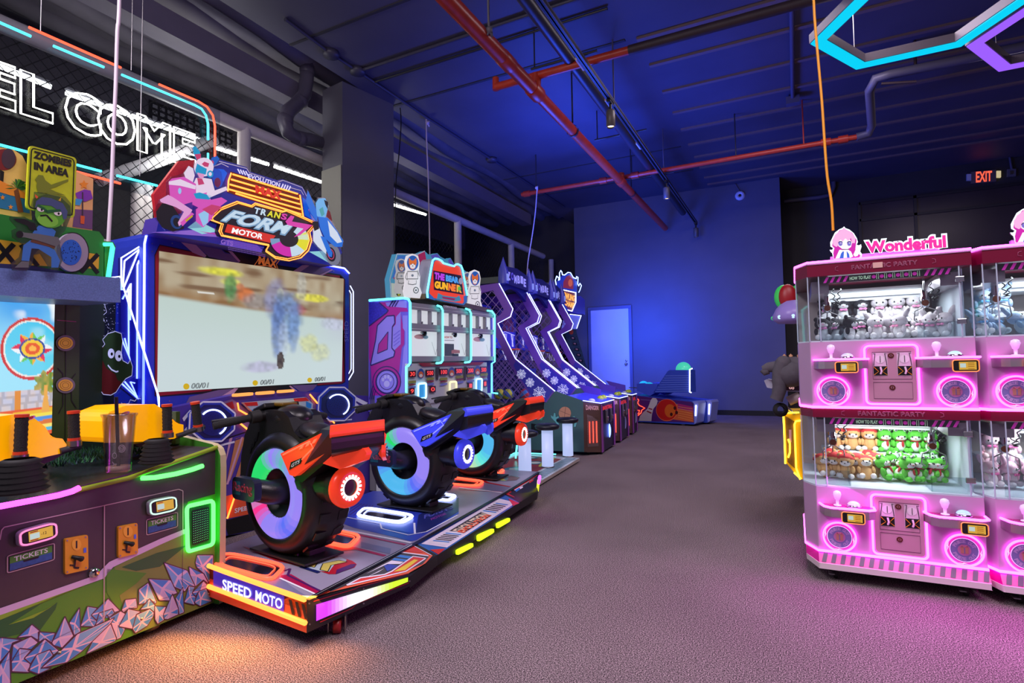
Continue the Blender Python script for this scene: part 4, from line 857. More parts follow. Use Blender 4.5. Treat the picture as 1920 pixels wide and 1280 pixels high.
screen('racing_game_picture', Mp, SQ, mpic, T, 160, 90, off=.007, em=.86)
m = MB(); CO_ = mat('coin_counter_ink', (52, 62, 66), .4)
for (x, y, w, h) in ((343, 1015, 112, 34), (790, 992, 88, 30), (1143, 973, 68, 26)):
    m.ptext('00/01', Mp, q5([(x, y+h*.5), (x+w, y+h*.5-6), (x+w, y-h*.5-6), (x, y-h*.5)]), CO_, .010, outline=.0016, shear=.2); c = q5([(x-34, y+3)])[0]; m.oval(Mp, *c, h*.17, h*.17, mat('coin_gold_lit', (40, 30, 0), .4, em=.7, emcol=lin((236, 196, 30)), sample=False), .010)
m.build('credit_counters', T)
m = MB(); m.ptext('MAX', Mp, q5([(775, 225), (895, 250), (900, 200), (780, 170)]), mat('max_orange', (236, 130, 60), .4, em=.25), .006, bold=.05)
m.stroke(Mp, q5([(748, 155), (785, 178), (770, 205), (748, 235), (835, 235), (905, 262), (893, 225), (915, 198), (865, 190)]), .006, mat('max_orange', (236, 130, 60), .4), .006); m.build('max_emblem', T)
m = MB(); m.ptext('SPEED', Mp, [(653, 640), (653, 602), (646, 602), (646, 640)], mat('print_blue_grey', (110, 120, 200), .45), .005); m.build('speed_lettering', T)
# left wing of lit lines, right wing
pw = PX(-3.9); m = MB(); m.slab(pw, q8([(236, 225), (385, 132), (400, 150), (395, 1190), (350, 1175), (240, 1090)]), mat('wing_deep_blue', (24, 26, 120), .35), .03); m.build('side_wing', T)
m = MB()
for k in ([(240, 440), (240, 225), (380, 138)], [(250, 420), (262, 245), (362, 165), (250, 440)], [(248, 500), (304, 395), (300, 640)], [(345, 1030), (348, 270), (372, 215)], [(290, 870), (288, 430)], [(240, 760), (300, 905), (262, 760)], [(240, 1060), (352, 1165), (300, 1050), (330, 1060)], [(262, 1050), (345, 1150)]): m.line(pw, q8(k), .005, N_ICE, .006, k=5)
m.build('wing_light_lines', T)
m = MB()
for i in range(48): a = pw(*q8([(372+(2 if i % 2 else 0), 260+i*16)])[0], .008); m.box(a, (.008, .02, .008), N_ICE)
m.build('wing_light_dots', T)
m = MB().line(Mp, q5([(1372, 365), (1392, 402), (1392, 925), (1362, 975)]), .005, N_ICE, -.1, k=5).line(Mp, q5([(1366, 395), (1378, 418), (1378, 905), (1362, 935)]), .004, N_ICE, -.1, k=5); m.build('wing_light_lines', T)
# lower console
Cp = PX(-3.72); m = MB()
m.slab(Cp, [(270, 775), (450, 738), (560, 733), (690, 742), (716, 770), (720, 960), (430, 1003), (270, 1040)], PVI, .5)
m.art(Cp, [(423, 930), (475, 915), (475, 962), (426, 972)], PORG, .002); m.art(Cp, [(420, 976), (520, 950), (520, 985), (428, 1003)], BLACK, .002)
for px in ([(442, 822), (462, 816), (432, 900), (425, 905)], [(468, 815), (476, 812), (445, 905), (436, 912)]): m.art(Cp, px, PGOLD, .003)
for px in ([(430, 822), (436, 820), (420, 880)], [(452, 820), (456, 818), (428, 908), (424, 908)], [(480, 812), (486, 812), (452, 905), (447, 908)]): m.art(Cp, px, PPK, .0035)
m.stroke(Cp, [(350, 850), (440, 825), (475, 812), (560, 800)], .01, PVI, .003); m.stroke(Cp, [(350, 842), (430, 820), (472, 806)], .008, BLACK, .0035)
m.art(Cp, [(405, 757), (436, 748), (482, 780), (478, 812), (470, 810)], PV, .003); m.art(Cp, [(412, 760), (436, 752), (440, 765), (428, 768)], PRD, .004)
m.art(Cp, [(582, 742), (628, 790), (590, 792), (586, 765)], PV, .003); m.art(Cp, [(590, 766), (604, 770), (604, 786), (592, 788)], PMAG, .004)
m.build('console_body', T)
MB().ptext('SPEED', Cp, [(440, 962), (472, 954), (472, 946), (440, 953)], WLN, .004, bold=.02).build('speed_lettering', T)
sil = mat('mesh_blue', (20, 28, 110), .4); 
def octo(cx, cy, rx, ry, rot=0): return [(cx+rx*math.cos(math.radians(22.5+45*i+rot))*(1+.04*(i % 2)), cy+ry*math.sin(math.radians(22.5+45*i+rot))) for i in range(8)]
for cx, cy, rx, ry, s in ((398, 790, 44, 39, 1), (632, 757, 36, 33, .82)):
    m = MB(); m.slab(Cp, octo(cx, cy, rx, ry), PB, .03, .04); m.art(Cp, octo(cx, cy, rx*.86, ry*.86), mat('speaker_navy', (22, 24, 84), .4), .042); m.oval(Cp, cx+2, cy+2, 27*s, 25*s, sil, .045)
    for i in range(60): t = i*2.4; r = math.sqrt(i/60)*.86; m.oval(Cp, cx+2+27*s*r*math.cos(t), cy+2+25*s*r*math.sin(t), .7, .7, BLACK, .046, 5)
    m.stroke(Cp, octo(cx, cy, rx*1.02, ry*1.02), .012, WLN, .041, True); k = m.build('speaker', T)
    MB().line(Cp, ell(cx+2, cy+2, 25*s, 24*s, 20, 0, -140, 60), .006, N_ICE, .05).build('speaker_light_ring', k)
m = MB()
for px in ([(350, 800), (385, 840), (380, 842), (345, 806)], [(345, 820), (378, 845), (372, 850), (342, 828)], [(345, 790), (360, 770), (356, 768), (342, 784)]): m.art(Cp, px, WLN, .006)
m.stroke(Cp, [(345, 808), (368, 832), (400, 838), (440, 828)], .014, WLN, .006); m.build('console_stripes', T); m = MB(); m.stroke(Cp, [(598, 772), (618, 790), (660, 786)], .012, WLN, .006)
for px in ([(650, 735), (690, 755), (684, 760), (650, 742)], [(656, 745), (680, 765), (672, 770), (655, 752)]): m.art(Cp, px, WLN, .006)
m.build('console_stripes', T)
for k in ([(403, 755), (472, 811)], [(581, 739), (627, 793)], [(445.5, 755), (447.8, 768), (471, 781)], [(441, 928), (426, 972)], [(584, 783), (590, 776)]): MB().line(Cp, k, .0065, N_ORANGE, .02).build('orange_light_line', T)
for q in ([(438, 738), (475, 735), (475, 741), (438, 744)], [(482, 734.5), (515, 732), (515, 738), (482, 740.5)], [(522, 731.5), (552, 729.5), (552, 734.5), (522, 737)]): MB().slab(Cp, rquad(q, .2), neon('amber_bar', (1, .36, .08), 1.3), .02, .03).build('amber_light_bar', T)
m = MB(); m.slab(Cp, [(457, 754.5), (574, 744.5), (587, 757), (585, 778), (490, 780), (470, 768)], SILV, .03, .045); m.art(Cp, [(457, 754.5), (482, 753), (484, 760), (462, 761)], PRED, .047); m.art(Cp, [(550, 747), (574, 744.8), (580, 751), (553, 753)], PRED, .047); m.art(Cp, [(574, 752), (584, 757), (583, 774), (574, 775)], SKY, .047); m.art(Cp, [(470, 768), (505, 766), (505, 776), (488, 777)], SKY, .047); m.build('name_plate', T)
MB().ptext('GTS', Cp, [(507, 767.5), (562, 765.5), (560, 754.5), (509, 757)], neon('gts_yellow', (1, .75, .08), 2.2), .056, bold=.02, outline=.005).build('gts_neon', T)
# marquee
Mq = PX(-3.66); T2 = MT; m = MB()
m.slab(PX(-3.78), q4([(80, 415), (290, 140), (420, 130), (450, 700), (125, 725), (100, 560)]), mat('board_red', (190, 36, 46), .4, noise=.12, scale=120), .03); m.build('red_backboard', T); m = MB(); m.slab(PX(-3.78), q4([(1500, 520), (1540, 560), (1562, 650), (1500, 700)]), PRD, .03); m.build('red_backboard', T)
m = MB(); MQB = lit('marquee_blue', (38, 44, 168), .5)
m.slab(Mq, q4([(430, 200), (630, 128), (850, 190), (870, 225), (1120, 305), (1145, 290), (1310, 350), (1400, 500), (1560, 650), (1640, 900), (1560, 1008), (1250, 950), (620, 830), (100, 732), (130, 600), (400, 560)]), MQB, .16, side=PVI)
m.art(Mq, q4([(620, 830), (900, 880), (1010, 905), (900, 800), (700, 790)]), lit('marquee_violet', (96, 72, 200), .7), .002)
m.art(Mq, q4([(60, 730), (600, 700), (620, 770), (480, 760)]), lit('marquee_lilac', (150, 110, 220), .7), .002); m.art(Mq, q4([(360, 690), (440, 630), (620, 720), (480, 745)]), lit('marquee_aqua', (150, 220, 230), .8), .0025); m.art(Mq, q4([(450, 720), (600, 740), (575, 690), (640, 760), (520, 735)]), lit('marquee_magenta', (190, 60, 170), .8), .003)
m.art(Mq, q4([(1365, 890), (1560, 880), (1600, 960), (1545, 990)]), lit('marquee_aqua', (150, 220, 230), .8), .002); m.art(Mq, q4([(1310, 440), (1370, 480), (1420, 640), (1330, 590)]), lit('marquee_royal', (20, 90, 220), .8), .002)
m.art(Mq, q4([(580, 200), (660, 210), (690, 240), (640, 350), (590, 360), (560, 270)]), lit('marquee_royal', (20, 90, 220), .8), .002); m.oval(Mq, *q4([(608, 318)])[0], 6, 9, PMAG, .003)
m.art(Mq, q4([(715, 225), (1290, 412), (1325, 600), (1180, 560), (690, 400)]), mat('slat_brown', (86, 44, 14), .5), .003)
for k in ([(620, 142), (850, 202), (872, 238), (1000, 280)], [(575, 185), (640, 160), (700, 190)], [(1110, 312), (1150, 300), (1310, 360), (1350, 440)], [(1210, 360), (1300, 385), (1320, 420)]): m.stroke(Mq, q4(k), .006, WLN, .004)
for i in range(4):
    x = 775+i*22; m.stroke(Mq, q4([(x, 205+i*6), (x+22, 245+i*6)]), .012, lit('marquee_white', (220, 214, 255), .9), .004)
    x = 1135+i*20; m.stroke(Mq, q4([(x+18, 330+i*6), (x, 368+i*6)]), .012, lit('marquee_white', (220, 214, 255), .9), .004)
m.build('marquee_box', T)
MB().ptext('EVOLUTION', Mq, q4([(860, 280), (1122, 358), (1128, 322), (866, 245)]), lit('marquee_white', (220, 214, 255), .9), .006, bold=.03).build('evolution_lettering', T)
for y0, y1, x0, x1 in ((250, 412, 735, 1272), (292, 455, 722, 1282), (334, 497, 712, 1290), (374, 538, 704, 1296), (408, 580, 760, 1300)): MB().line(Mq, q4([(x0, y0), (x1, y1)]), .0065, N_ORANGE, .012).build('orange_light_slat', T)
m = MB().line(Mq, q4([(722, 240), (700, 300), (694, 390)]), .006, N_ORANGE, .012).line(Mq, q4([(1290, 420), (1318, 600)]), .006, N_ORANGE, .012); m.build('orange_light_line', T)
MB().ptext('MAX', Mq, q4([(915, 398), (1140, 470), (1150, 395), (920, 335)]), mat('max_red', (214, 50, 20), .4, em=.5), .022, bold=.06, shear=-.1).build('max_lettering', T)
LP = PX(-3.60); lo = [(545, 605), (620, 535), (770, 475), (890, 510), (920, 488), (1150, 555), (1190, 545), (1290, 590), (1432, 655), (1372, 730), (1387, 800), (1362, 880), (1300, 940), (1200, 965), (1090, 945), (1008, 888), (1035, 840), (640, 758), (622, 720), (640, 660), (555, 628)]
m = MB(); m.slab(LP, q4(lo), mat('logo_board', (40, 34, 48), .4), .05)
c = (1000, 700); sh = [(c[0]+(x-c[0])*.955, c[1]+(y-c[1])*.94) for x, y in lo]; lb = m.build('logo_board', T)
MB().line(LP, q4(lo), .0045, N_ORANGE, .004, True).line(LP, q4(sh), .0035, N_ORANGE, .006, True).build('logo_light_outline', lb)
m = MB(); CH = [lit('logo_silver', (196, 220, 236), .85), lit('logo_steel', (120, 160, 196), .8)]
m.ptext('FORM', LP, q4([(625, 640), (1185, 765), (1245, 665), (720, 535)]), lit('logo_steel', (120, 160, 196), .8), .004, bold=.075, shear=.12); m.ptext('FORM', LP, q4([(640, 632), (1180, 750), (1240, 662), (735, 545)]), lit('logo_silver', (196, 220, 236), .85), .006, bold=.03, shear=.12)
for i, (ch, cl) in enumerate((('T', 'silver'), ('R', 'silver'), ('A', 'yellow'), ('N', 'yellow'), ('S', 'pink'))):
    x = 905+i*56; y = 572+i*12; mm = {'silver': CH[0], 'yellow': lit('logo_yellow', (226, 220, 40), .85), 'pink': lit('logo_pink', (216, 60, 170), .85)}[cl]; m.ptext(ch, LP, q4([(x, y), (x+48, y+11), (x+62, y-38), (x+14, y-50)]), mm, .007, bold=.04)
m.art(LP, q4([(1170, 640), (1215, 590), (1245, 600), (1225, 640), (1395, 670), (1290, 755), (1240, 770), (1320, 700), (1190, 670)]), lit('logo_pink', (216, 40, 160), .85), .007)
for a0, a1, cl in ((-70, -10, 'logo_silver'), (-38, 30, 'logo_yellow'), (30, 75, 'logo_silver'), (75, 150, 'logo_magenta'), (150, 172, 'logo_steel')):
    mm = lit(cl, {'logo_silver': (196, 220, 236), 'logo_yellow': (226, 220, 40), 'logo_magenta': (206, 40, 170), 'logo_steel': (120, 160, 196)}[cl], .85)
    m.art(LP, q4(ell(1205, 790, 160, 140, 10, 10, a0, a1)+list(reversed(ell(1200, 785, 78, 66, 10, 10, a0, a1)))), mm, .006+.0003*(a0 > 20))
m.art(LP, q4([(690, 662), (1090, 758), (1042, 818), (668, 728)]), lit('logo_banner_red', (206, 44, 34), .9), .005); m.ptext('MOTOR', LP, q4([(722, 735), (978, 790), (990, 745), (735, 690)]), lit('logo_white', (240, 240, 240), 1.0), .007, bold=.035); m.build('logo_print', lb)
m = MB(); m.ptext('GTS', Mq, q4([(632, 825), (735, 845), (740, 805), (640, 785)]), lit('marquee_lilac', (150, 110, 220), .7), .004, bold=.03)
for i in range(26):
    for j in range(6): x = 700+i*12; m.oval(Mq, *q4([(x, 800+j*14+i*2.4)])[0], .8, .8, lit('marquee_lilac', (150, 110, 220), .7), .004, 5)
m.build('marquee_grille', T)
# rider cut-outs
CP = PX(-3.58); m = MB(); TRP = clear('cutout_acrylic', (235, 232, 245), .1, .2)
m.slab(CP, q4([(398, 20), (430, 12), (470, 60), (485, 112), (540, 130), (560, 105), (610, 92), (632, 120), (610, 170), (590, 185), (640, 230), (650, 300), (690, 370), (600, 470), (560, 620), (480, 690), (340, 700), (260, 735), (180, 715), (100, 620), (88, 560), (130, 460), (190, 420), (190, 310), (230, 270), (330, 240), (370, 180), (410, 200), (425, 120)]), TRP, .01); rc = m.build('rider_cutout', T)
R = lambda n, c, s=.8: lit(n, c, s); m = MB(); PW_ = R('rider_white', (232, 214, 236)); PP = R('rider_pink', (214, 84, 186)); PC = R('rider_cyan', (20, 150, 200)); PD = mat('rider_black', (26, 24, 34), .5); PL_ = R('rider_rose', (196, 60, 110))
def A_(pts, mm, o): m.art(CP, q4(pts), mm, o)
A_([(403, 22), (428, 18), (462, 62), (475, 120), (430, 130), (412, 80)], PC, .003); A_([(420, 85), (470, 80), (472, 125), (435, 128)], PL_, .004); A_([(545, 165), (560, 112), (605, 98), (625, 122), (590, 175), (565, 190)], R('rider_blue', (20, 90, 190)), .003); A_([(548, 162), (565, 130), (580, 150), (566, 185)], PL_, .004)
A_(ell(495, 190, 82, 78, 20), PW_, .005); A_([(478, 165), (500, 145), (540, 160), (530, 190), (500, 185)], PL_, .006); A_([(425, 215), (440, 160), (470, 180), (520, 205), (512, 250), (470, 262), (430, 240)], PC, .007); A_([(440, 235), (500, 250), (490, 285), (455, 275)], R('rider_face', (226, 150, 200)), .0075); A_(ell(548, 248, 26, 30, 14), PC, .008); A_(ell(548, 248, 14, 17, 12), PW_, .009)
A_([(430, 280), (500, 280), (560, 290), (590, 400), (520, 430), (440, 420), (400, 350)], PW_, .004); A_([(440, 280), (480, 285), (500, 330), (450, 340)], PL_, .005)
A_([(205, 310), (230, 285), (330, 270), (430, 330), (430, 470), (330, 500), (215, 430)], PP, .005); A_([(205, 310), (300, 290), (430, 345), (425, 375), (300, 345), (205, 335)], PW_, .006); A_(ell(296, 388, 14, 26, 12), R('rider_lightblue', (150, 200, 240)), .007)
A_([(330, 240), (370, 180), (405, 200), (420, 260), (400, 330), (350, 300)], PW_, .0045)
A_([(400, 430), (520, 400), (560, 470), (480, 540), (400, 500)], PP, .008); A_([(410, 410), (460, 400), (560, 430), (540, 460), (430, 450)], PC, .009); A_([(515, 410), (680, 350), (690, 380), (540, 445)], PW_, .009)
A_([(100, 560), (150, 490), (230, 500), (290, 590), (330, 660), (330, 700), (240, 725), (150, 690), (105, 620)], PD, .006); A_(ell(270, 645, 50, 60, 18, -20), R('rider_navy', (30, 60, 120)), .007); A_(ell(272, 648, 30, 40, 16, -20), PD, .008)
A_([(130, 460), (200, 420), (240, 440), (330, 500), (400, 545), (360, 620), (290, 680), (280, 650), (330, 560), (260, 520), (140, 480)], R('rider_lilac', (226, 160, 214)), .009); A_([(300, 650), (395, 565), (415, 580), (320, 680)], PP, .010); A_([(340, 630), (400, 585), (405, 600), (350, 645)], PYEL, .011)
A_([(430, 540), (520, 470), (640, 440), (690, 470), (600, 540), (560, 620), (490, 690), (430, 640)], PP, .007); A_([(450, 580), (540, 530), (530, 650), (490, 680)], R('rider_lightblue', (150, 200, 240)), .008); A_([(480, 540), (560, 500), (650, 520), (560, 590)], PL_, .0085)
m.build('rider_print', rc)
CP2 = CP; m = MB(); m.slab(CP, q4([(1352, 372), (1385, 440), (1420, 480), (1440, 440), (1500, 440), (1530, 500), (1510, 600), (1560, 640), (1655, 800), (1650, 850), (1610, 870), (1638, 930), (1620, 1000), (1570, 1012), (1510, 960), (1440, 860), (1400, 820), (1400, 640), (1370, 560)]), TRP, .01); rc = m.build('bike_cutout', T); m = MB()
B1, B2, B3 = R('bike_blue', (20, 110, 220)), R('bike_white', (214, 226, 244)), R('bike_lightblue', (110, 180, 236))
A_([(1355, 380), (1385, 445), (1440, 580), (1430, 640), (1380, 570), (1340, 470)], B1, .003); A_([(1420, 490), (1445, 450), (1500, 448), (1525, 510), (1505, 600), (1470, 640), (1430, 590)], B3, .004); A_([(1450, 540), (1480, 520), (1495, 580), (1470, 600)], R('bike_teal', (70, 160, 170)), .005); A_([(1490, 460), (1525, 480), (1520, 540), (1500, 500)], PD, .005)
A_([(1440, 600), (1520, 610), (1600, 720), (1650, 800), (1640, 850), (1580, 850), (1500, 780), (1460, 700)], B1, .006); A_([(1520, 630), (1600, 730), (1640, 810), (1600, 820), (1540, 760)], B2, .007); A_([(1400, 700), (1450, 690), (1490, 800), (1560, 880), (1530, 930), (1440, 850), (1400, 800)], B2, .005)
A_(ell(1562, 915, 62, 92, 20, -14), R('bike_tyre', (130, 134, 156), .6), .0045); A_(ell(1548, 912, 38, 62, 18, -14), PD, .0055); A_(ell(1546, 910, 28, 46, 16, -14), PL_, .006); A_(ell(1546, 910, 22, 38, 16, -14), PD, .0065); A_([(1460, 760), (1500, 770), (1560, 900), (1555, 935), (1530, 930)], B1, .008); A_([(1390, 640), (1440, 640), (1450, 700), (1410, 720)], PD, .0055)
m.build('bike_print', rc)

# ================================================================ ride-on platform
DZ = .22; z_ = PZ(DZ); A = z_(575, 1124); S1 = z_(779, 1018); S2 = z_(944, 926); R_ = z_(1011, 884); Lf = z_(423, 1074.8)
T = thing('ride_platform', 'low lit platform printed EVOLUTION and SPEED MOTO under the three ride-on bikes', 'platform', (-2.4, 3.3, 0)); PT = T
BLk = A+(Lf-A)*1.62; BR = R_+(-EN)*.96
DK = mat('deck_lilac_grey', (150, 142, 168), .35, noise=.03, scale=6); m = MB()
deck = [A, S1, S2, R_, BR, BLk]; m.prism([p-EZ*.05 for p in deck], EZ*.05, BLACK, cap=DK)
D = PZ(DZ); q7 = lambda p: zo(620, 940, 7.53, p); q9 = lambda p: zo(400, 980, 4.8, p); q10 = lambda p: zo(680, 710, 5.12, p)
DNV = mat('deck_navy', (26, 34, 96), .3); DBL = mat('deck_blue', (44, 62, 176), .3); DMG = mat('deck_magenta', (168, 16, 72), .35); DGR = mat('deck_slate', (118, 116, 150), .3); DPL = mat('deck_plum', (74, 26, 96), .35); DRD = mat('deck_red', (176, 22, 40), .35)
m.art(D, q9([(380, 480), (600, 480), (690, 560), (840, 660), (820, 690), (500, 560)]), DGR, .001); m.art(D, q9([(610, 470), (700, 460), (960, 610), (920, 640), (600, 495)]), DMG, .0015); m.stroke(D, q9([(600, 495), (920, 640)]), .01, WLN, .0018); m.stroke(D, q9([(640, 430), (690, 410), (670, 470), (960, 610)]), .012, DPL, .002)
m.art(D, q9([(260, 210), (340, 230), (620, 330), (760, 330), (870, 260), (1080, 290), (1250, 340), (1290, 370), (1270, 400), (1100, 460), (1040, 460), (950, 430), (790, 390), (560, 340), (390, 270)]), DRD, .0015)
m.art(D, q9([(380, 255), (480, 250), (600, 290), (770, 345), (760, 380), (640, 350), (500, 300)]), DMG, .002); m.art(D, q9([(1100, 460), (1110, 420), (1240, 370), (1285, 370), (1260, 400)]), DPL, .0025); m.art(D, q9([(780, 385), (830, 310), (880, 290), (1130, 300), (1200, 330), (1190, 350), (1100, 360), (1040, 440), (950, 430)]), SILV, .0025)
for k in ([(850, 385), (875, 335), (1030, 305), (1100, 310), (945, 350), (910, 400)], [(960, 420), (985, 365), (1130, 335), (1205, 350), (1060, 380), (1030, 438)]): m.art(D, q9(k), mat('deck_yellow', (206, 190, 96), .35), .003); m.stroke(D, q9(k), .005, BLACK, .0032, True)
m.stroke(D, q9([(785, 390), (950, 445)]), .02, DNV, .003)
m.art(D, q9([(1090, 200), (1290, 220), (1560, 290), (1530, 300), (1280, 240), (1080, 260)]), DMG, .0015); m.art(D, q9([(1330, 170), (1600, 230), (1590, 280), (1330, 220)]), DGR, .001); m.stroke(D, q9([(1100, 45), (1780, 178)]), .022, WLN, .002); m.stroke(D, q9([(1100, 62), (1730, 195)]), .02, DMG, .0018)
m.art(D, q7([(0, 60), (180, 0), (600, -150), (1300, -120), (1807, 20), (1807, 170), (1210, 545), (1130, 560), (900, 500), (330, 370), (90, 280)]), DBL, .001)
m.art(D, q7([(1240, 190), (1560, 20), (1807, -60), (1807, 140), (1350, 420), (1200, 440)]), DNV, .002); m.art(D, q7([(760, 300), (1180, 310), (1170, 450), (760, 380)]), mat('deck_cobalt', (30, 56, 190), .3), .002); m.stroke(D, q7([(120, 200), (700, 310), (720, 380), (1100, 470), (1350, 425), (1790, 190)]), .01, WLN, .0025); m.stroke(D, q7([(1180, 300), (1190, 450)]), .012, WLN, .0025)
for i in range(6): m.stroke(D, q7([(160+i*55, 170+i*9), (400+i*40, 20+i*6)]), .006, DPL, .0025)
m.ptext('FORM 3', D, q7([(1320, 245), (1740, 90), (1700, 40), (1320, 190)]), mat('deck_faded_violet', (74, 80, 170), .35), .003, bold=.03); m.ptext('MOTOR', D, q7([(1420, 265), (1640, 180), (1620, 155), (1410, 235)]), mat('deck_faded_pink', (120, 50, 140), .35), .003, bold=.03)
m.art(D, zo(860, 880, 9.6, [(0, 320), (400, 350), (780, 410), (940, 310), (580, 250), (430, 240), (0, 280)]), DGR, .0012); m.stroke(D, zo(860, 880, 9.6, [(0, 325), (780, 412)]), .03, WLN, .002); m.stroke(D, zo(860, 880, 9.6, [(0, 360), (800, 400)]), .012, DMG, .0022); m.stroke(D, zo(860, 880, 9.6, [(430, 190), (520, 235), (930, 310)]), .03, DRD, .002)
m.art(D, zo(860, 880, 9.6, [(340, 160), (480, 90), (900, 100), (1060, 120), (1105, 145), (1040, 190), (860, 210), (560, 200)]), mat('deck_teal_grey', (92, 130, 140), .35), .0015); m.art(D, zo(860, 880, 9.6, [(820, 120), (950, 110), (1100, 140), (1040, 190), (860, 205), (900, 150)]), mat('deck_brown', (120, 76, 80), .35), .002)
for k in ([(560, 150), (680, 110), (760, 112), (660, 150), (730, 195), (640, 195)], [(690, 150), (800, 118), (870, 120), (780, 150), (860, 200), (770, 198)]): m.art(D, zo(860, 880, 9.6, k), mat('deck_olive', (168, 176, 96), .35), .0022)
m.stroke(D, [(575, 1124), (779, 1018), (944, 926), (1011, 884)], .03, BLACK, .003)
m.build('deck', T)
# rim around the deck: lit short end, sloped printed front, dark skirt
z3 = PZ(.13); z8 = PZ(.08); Mo, C1, C2, Ro = z3(769, 1080), z3(820, 1040), z3(973, 942), z3(1007, 922)
Ab, Lb = V((A.x, A.y, .08)), V((Lf.x+(Lf-A).x*.5, Lf.y+(Lf-A).y*.5, .08))
def flat(p, z): return V((p.x, p.y, z))
m = MB(); m.poly([A, flat(A, .08), flat(Mo, .08), Mo], BLACK); m.poly([Mo, flat(Mo, .07), flat(C1, .07), C1], BLACK); m.poly([C1, flat(C1, .07), flat(C2, .07), C2], BLACK); m.poly([C2, flat(C2, .07), flat(Ro, .07), Ro], BLACK); m.poly([Ro, flat(Ro, .07), flat(R_, .07), R_], BLACK)
m.poly([flat(p, .08) for p in (A, Mo, C1, C2, Ro, R_, BR, BLk)], BLACK); m.poly([R_, flat(R_, .08), flat(BR, .08), BR], BLACK); m.poly([BR, flat(BR, .08), flat(BLk, .08), BLk], BLACK); m.build('skirt', T)
def npl(a, b, c): n = (b-a).cross(c-a).normalized(); return Pl(a, n if n.dot(EYE-a) > 0 else -n)
E1 = npl(A, Lf, Ab); m = MB(); far = lambda s, z: A+(Lf-A)*s+EZ*(z-DZ)
m.poly([A, Ab, far(1.6, .08), far(1.6, DZ)], PORG); m.art(E1, [(400, 1068), (533, 1117), (532, 1147), (400, 1103)], mat('led_panel_violet', (60, 40, 190), .3, em=.5), .004)
for i in range(3): x = 541+i*12; m.art(E1, [(x, 1123+i*4), (x+6, 1125+i*4), (x+12, 1154+i*4), (x+6, 1152+i*4)], BLACK, .004)
m.build('lit_end_face', T)
LTW = neon('led_text_white', (.85, .85, 1), 1.6, False); eq = [(417, 1085), (530, 1123), (529, 1143), (417, 1105)]
for t_, u0_, u1_ in (('SPEED', 0, .48), ('MOTO', .55, 1)): MB().ptext(t_, E1, [inq(eq, u0_, 1), inq(eq, u1_, 1), inq(eq, u1_, 0), inq(eq, u0_, 0)], LTW, .007, bold=.02).build('%s_lettering' % t_.lower(), T)
MB().line(E1, [(380, 1056), (423, 1072), (572, 1124)], .011, N_ORANGE, .008).build('orange_light_strip', T); MB().line(E1, [(380, 1095), (422, 1110), (573, 1168)], .011, N_ORANGE, .008).build('orange_light_strip', T)
E2 = npl(A, Ab, flat(Mo, .08)); m = MB(); yy = [(593, 1133), (765, 1082), (765, 1090), (593, 1164)]
for i in range(24):
    t0, t1 = i/24, (i+1)/24; a, b, c, d = inq(yy, t0, 0), inq(yy, t1, 0), inq(yy, t1, 1), inq(yy, t0, 1); s = (t0+t1)/2
    col = mix((.62, .04, .85), (.85, .95, 1.0), sm(.1, .5, s)) if s < .5 else mix((.85, .95, .9), (.55, .78, .02), sm(.5, .85, s)); m.art(E2, [a, b, c, d], neon('bar_%d' % i, col, 1.35), .004)
m.build('gradient_light_bar', T)
m = MB(); m.stroke(E2, [(588, 1127), (665, 1104), (672, 1100), (767, 1075)], .004, PRD, .003); m.stroke(E2, [(600, 1166), (660, 1140), (668, 1132), (767, 1092)], .004, PRD, .003)
for x, y in ((580, 1131), (581, 1170), (682, 1104), (682, 1131), (768, 1089)): m.oval(E2, x, y, 1.8, 1.8, STEEL, .006, 8)
m.build('bar_trim', T)
G1 = npl(A, S1, Mo); m = MB(); m.poly([A, S1, C1, Mo], BLACK)
def a1(p, mm, o): m.art(G1, q7(p), mm, o)
a1([(-320, 1380), (1000, 700), (1150, 605), (1440, 760), (1340, 870), (1100, 1010), (860, 1070), (0, 1275)], PORG, .002); a1([(-40, 1240), (960, 715), (1390, 775), (1300, 880), (1060, 980), (230, 1180), (0, 1270)], mat('print_charcoal', (46, 48, 56), .45), .003)
m.stroke(G1, q7([(-300, 1370), (960, 712), (1150, 608), (1420, 755)]), .006, WLN, .0045); a1([(985, 705), (1150, 612), (1310, 720)], PRED, .004); m.stroke(G1, q7([(990, 712), (1380, 765)]), .008, WLN, .0045)
a1([(220, 1175), (400, 1080), (760, 1030), (860, 990), (1170, 770), (1340, 800), (1060, 980), (840, 1030)], PRED, .004); m.stroke(G1, q7([(225, 1178), (420, 1075), (760, 1028), (860, 985), (1165, 772), (1345, 798), (1060, 985), (230, 1180)]), .006, WLN, .0048)
a1([(890, 990), (1180, 815), (1235, 825), (1050, 965)], PYEL, .005); a1([(925, 780), (980, 750), (1155, 775), (1110, 805)], SKY, .0045); a1([(860, 825), (900, 795), (1085, 820), (1050, 845)], SKY, .0045); a1([(750, 905), (830, 880), (960, 905), (800, 985)], mat('print_cobalt', (20, 60, 170), .45), .0045); a1([(500, 1020), (740, 890), (860, 830), (1030, 850), (980, 880), (800, 880)], WLN, .0043); a1([(480, 1080), (760, 940), (680, 990)], WLN, .0046)
m.build('corner_print', T)
G2 = npl(S1, S2, C1); m = MB(); m.poly([S1, S2, C2, C1], mat('panel_blue', (30, 110, 190), .4)); cl = [(790, 1019), (935, 934), (968, 942), (838, 1026)]
m.art(G2, cl, WLN, .002); m.art(G2, [inq(cl, .03, .16), inq(cl, .97, .16), inq(cl, .97, .84), inq(cl, .03, .84)], mat('print_white2', (226, 232, 236), .45), .003)
for i in range(6):
    for s in (.08, .74): u = s+i*.033; m.art(G2, [inq(cl, u, .2), inq(cl, u+.018, .2), inq(cl, u+.035, .8), inq(cl, u+.017, .8)], (mat('print_charcoal', (46, 48, 56), .45), SKY)[i in (0, 5)], .004)
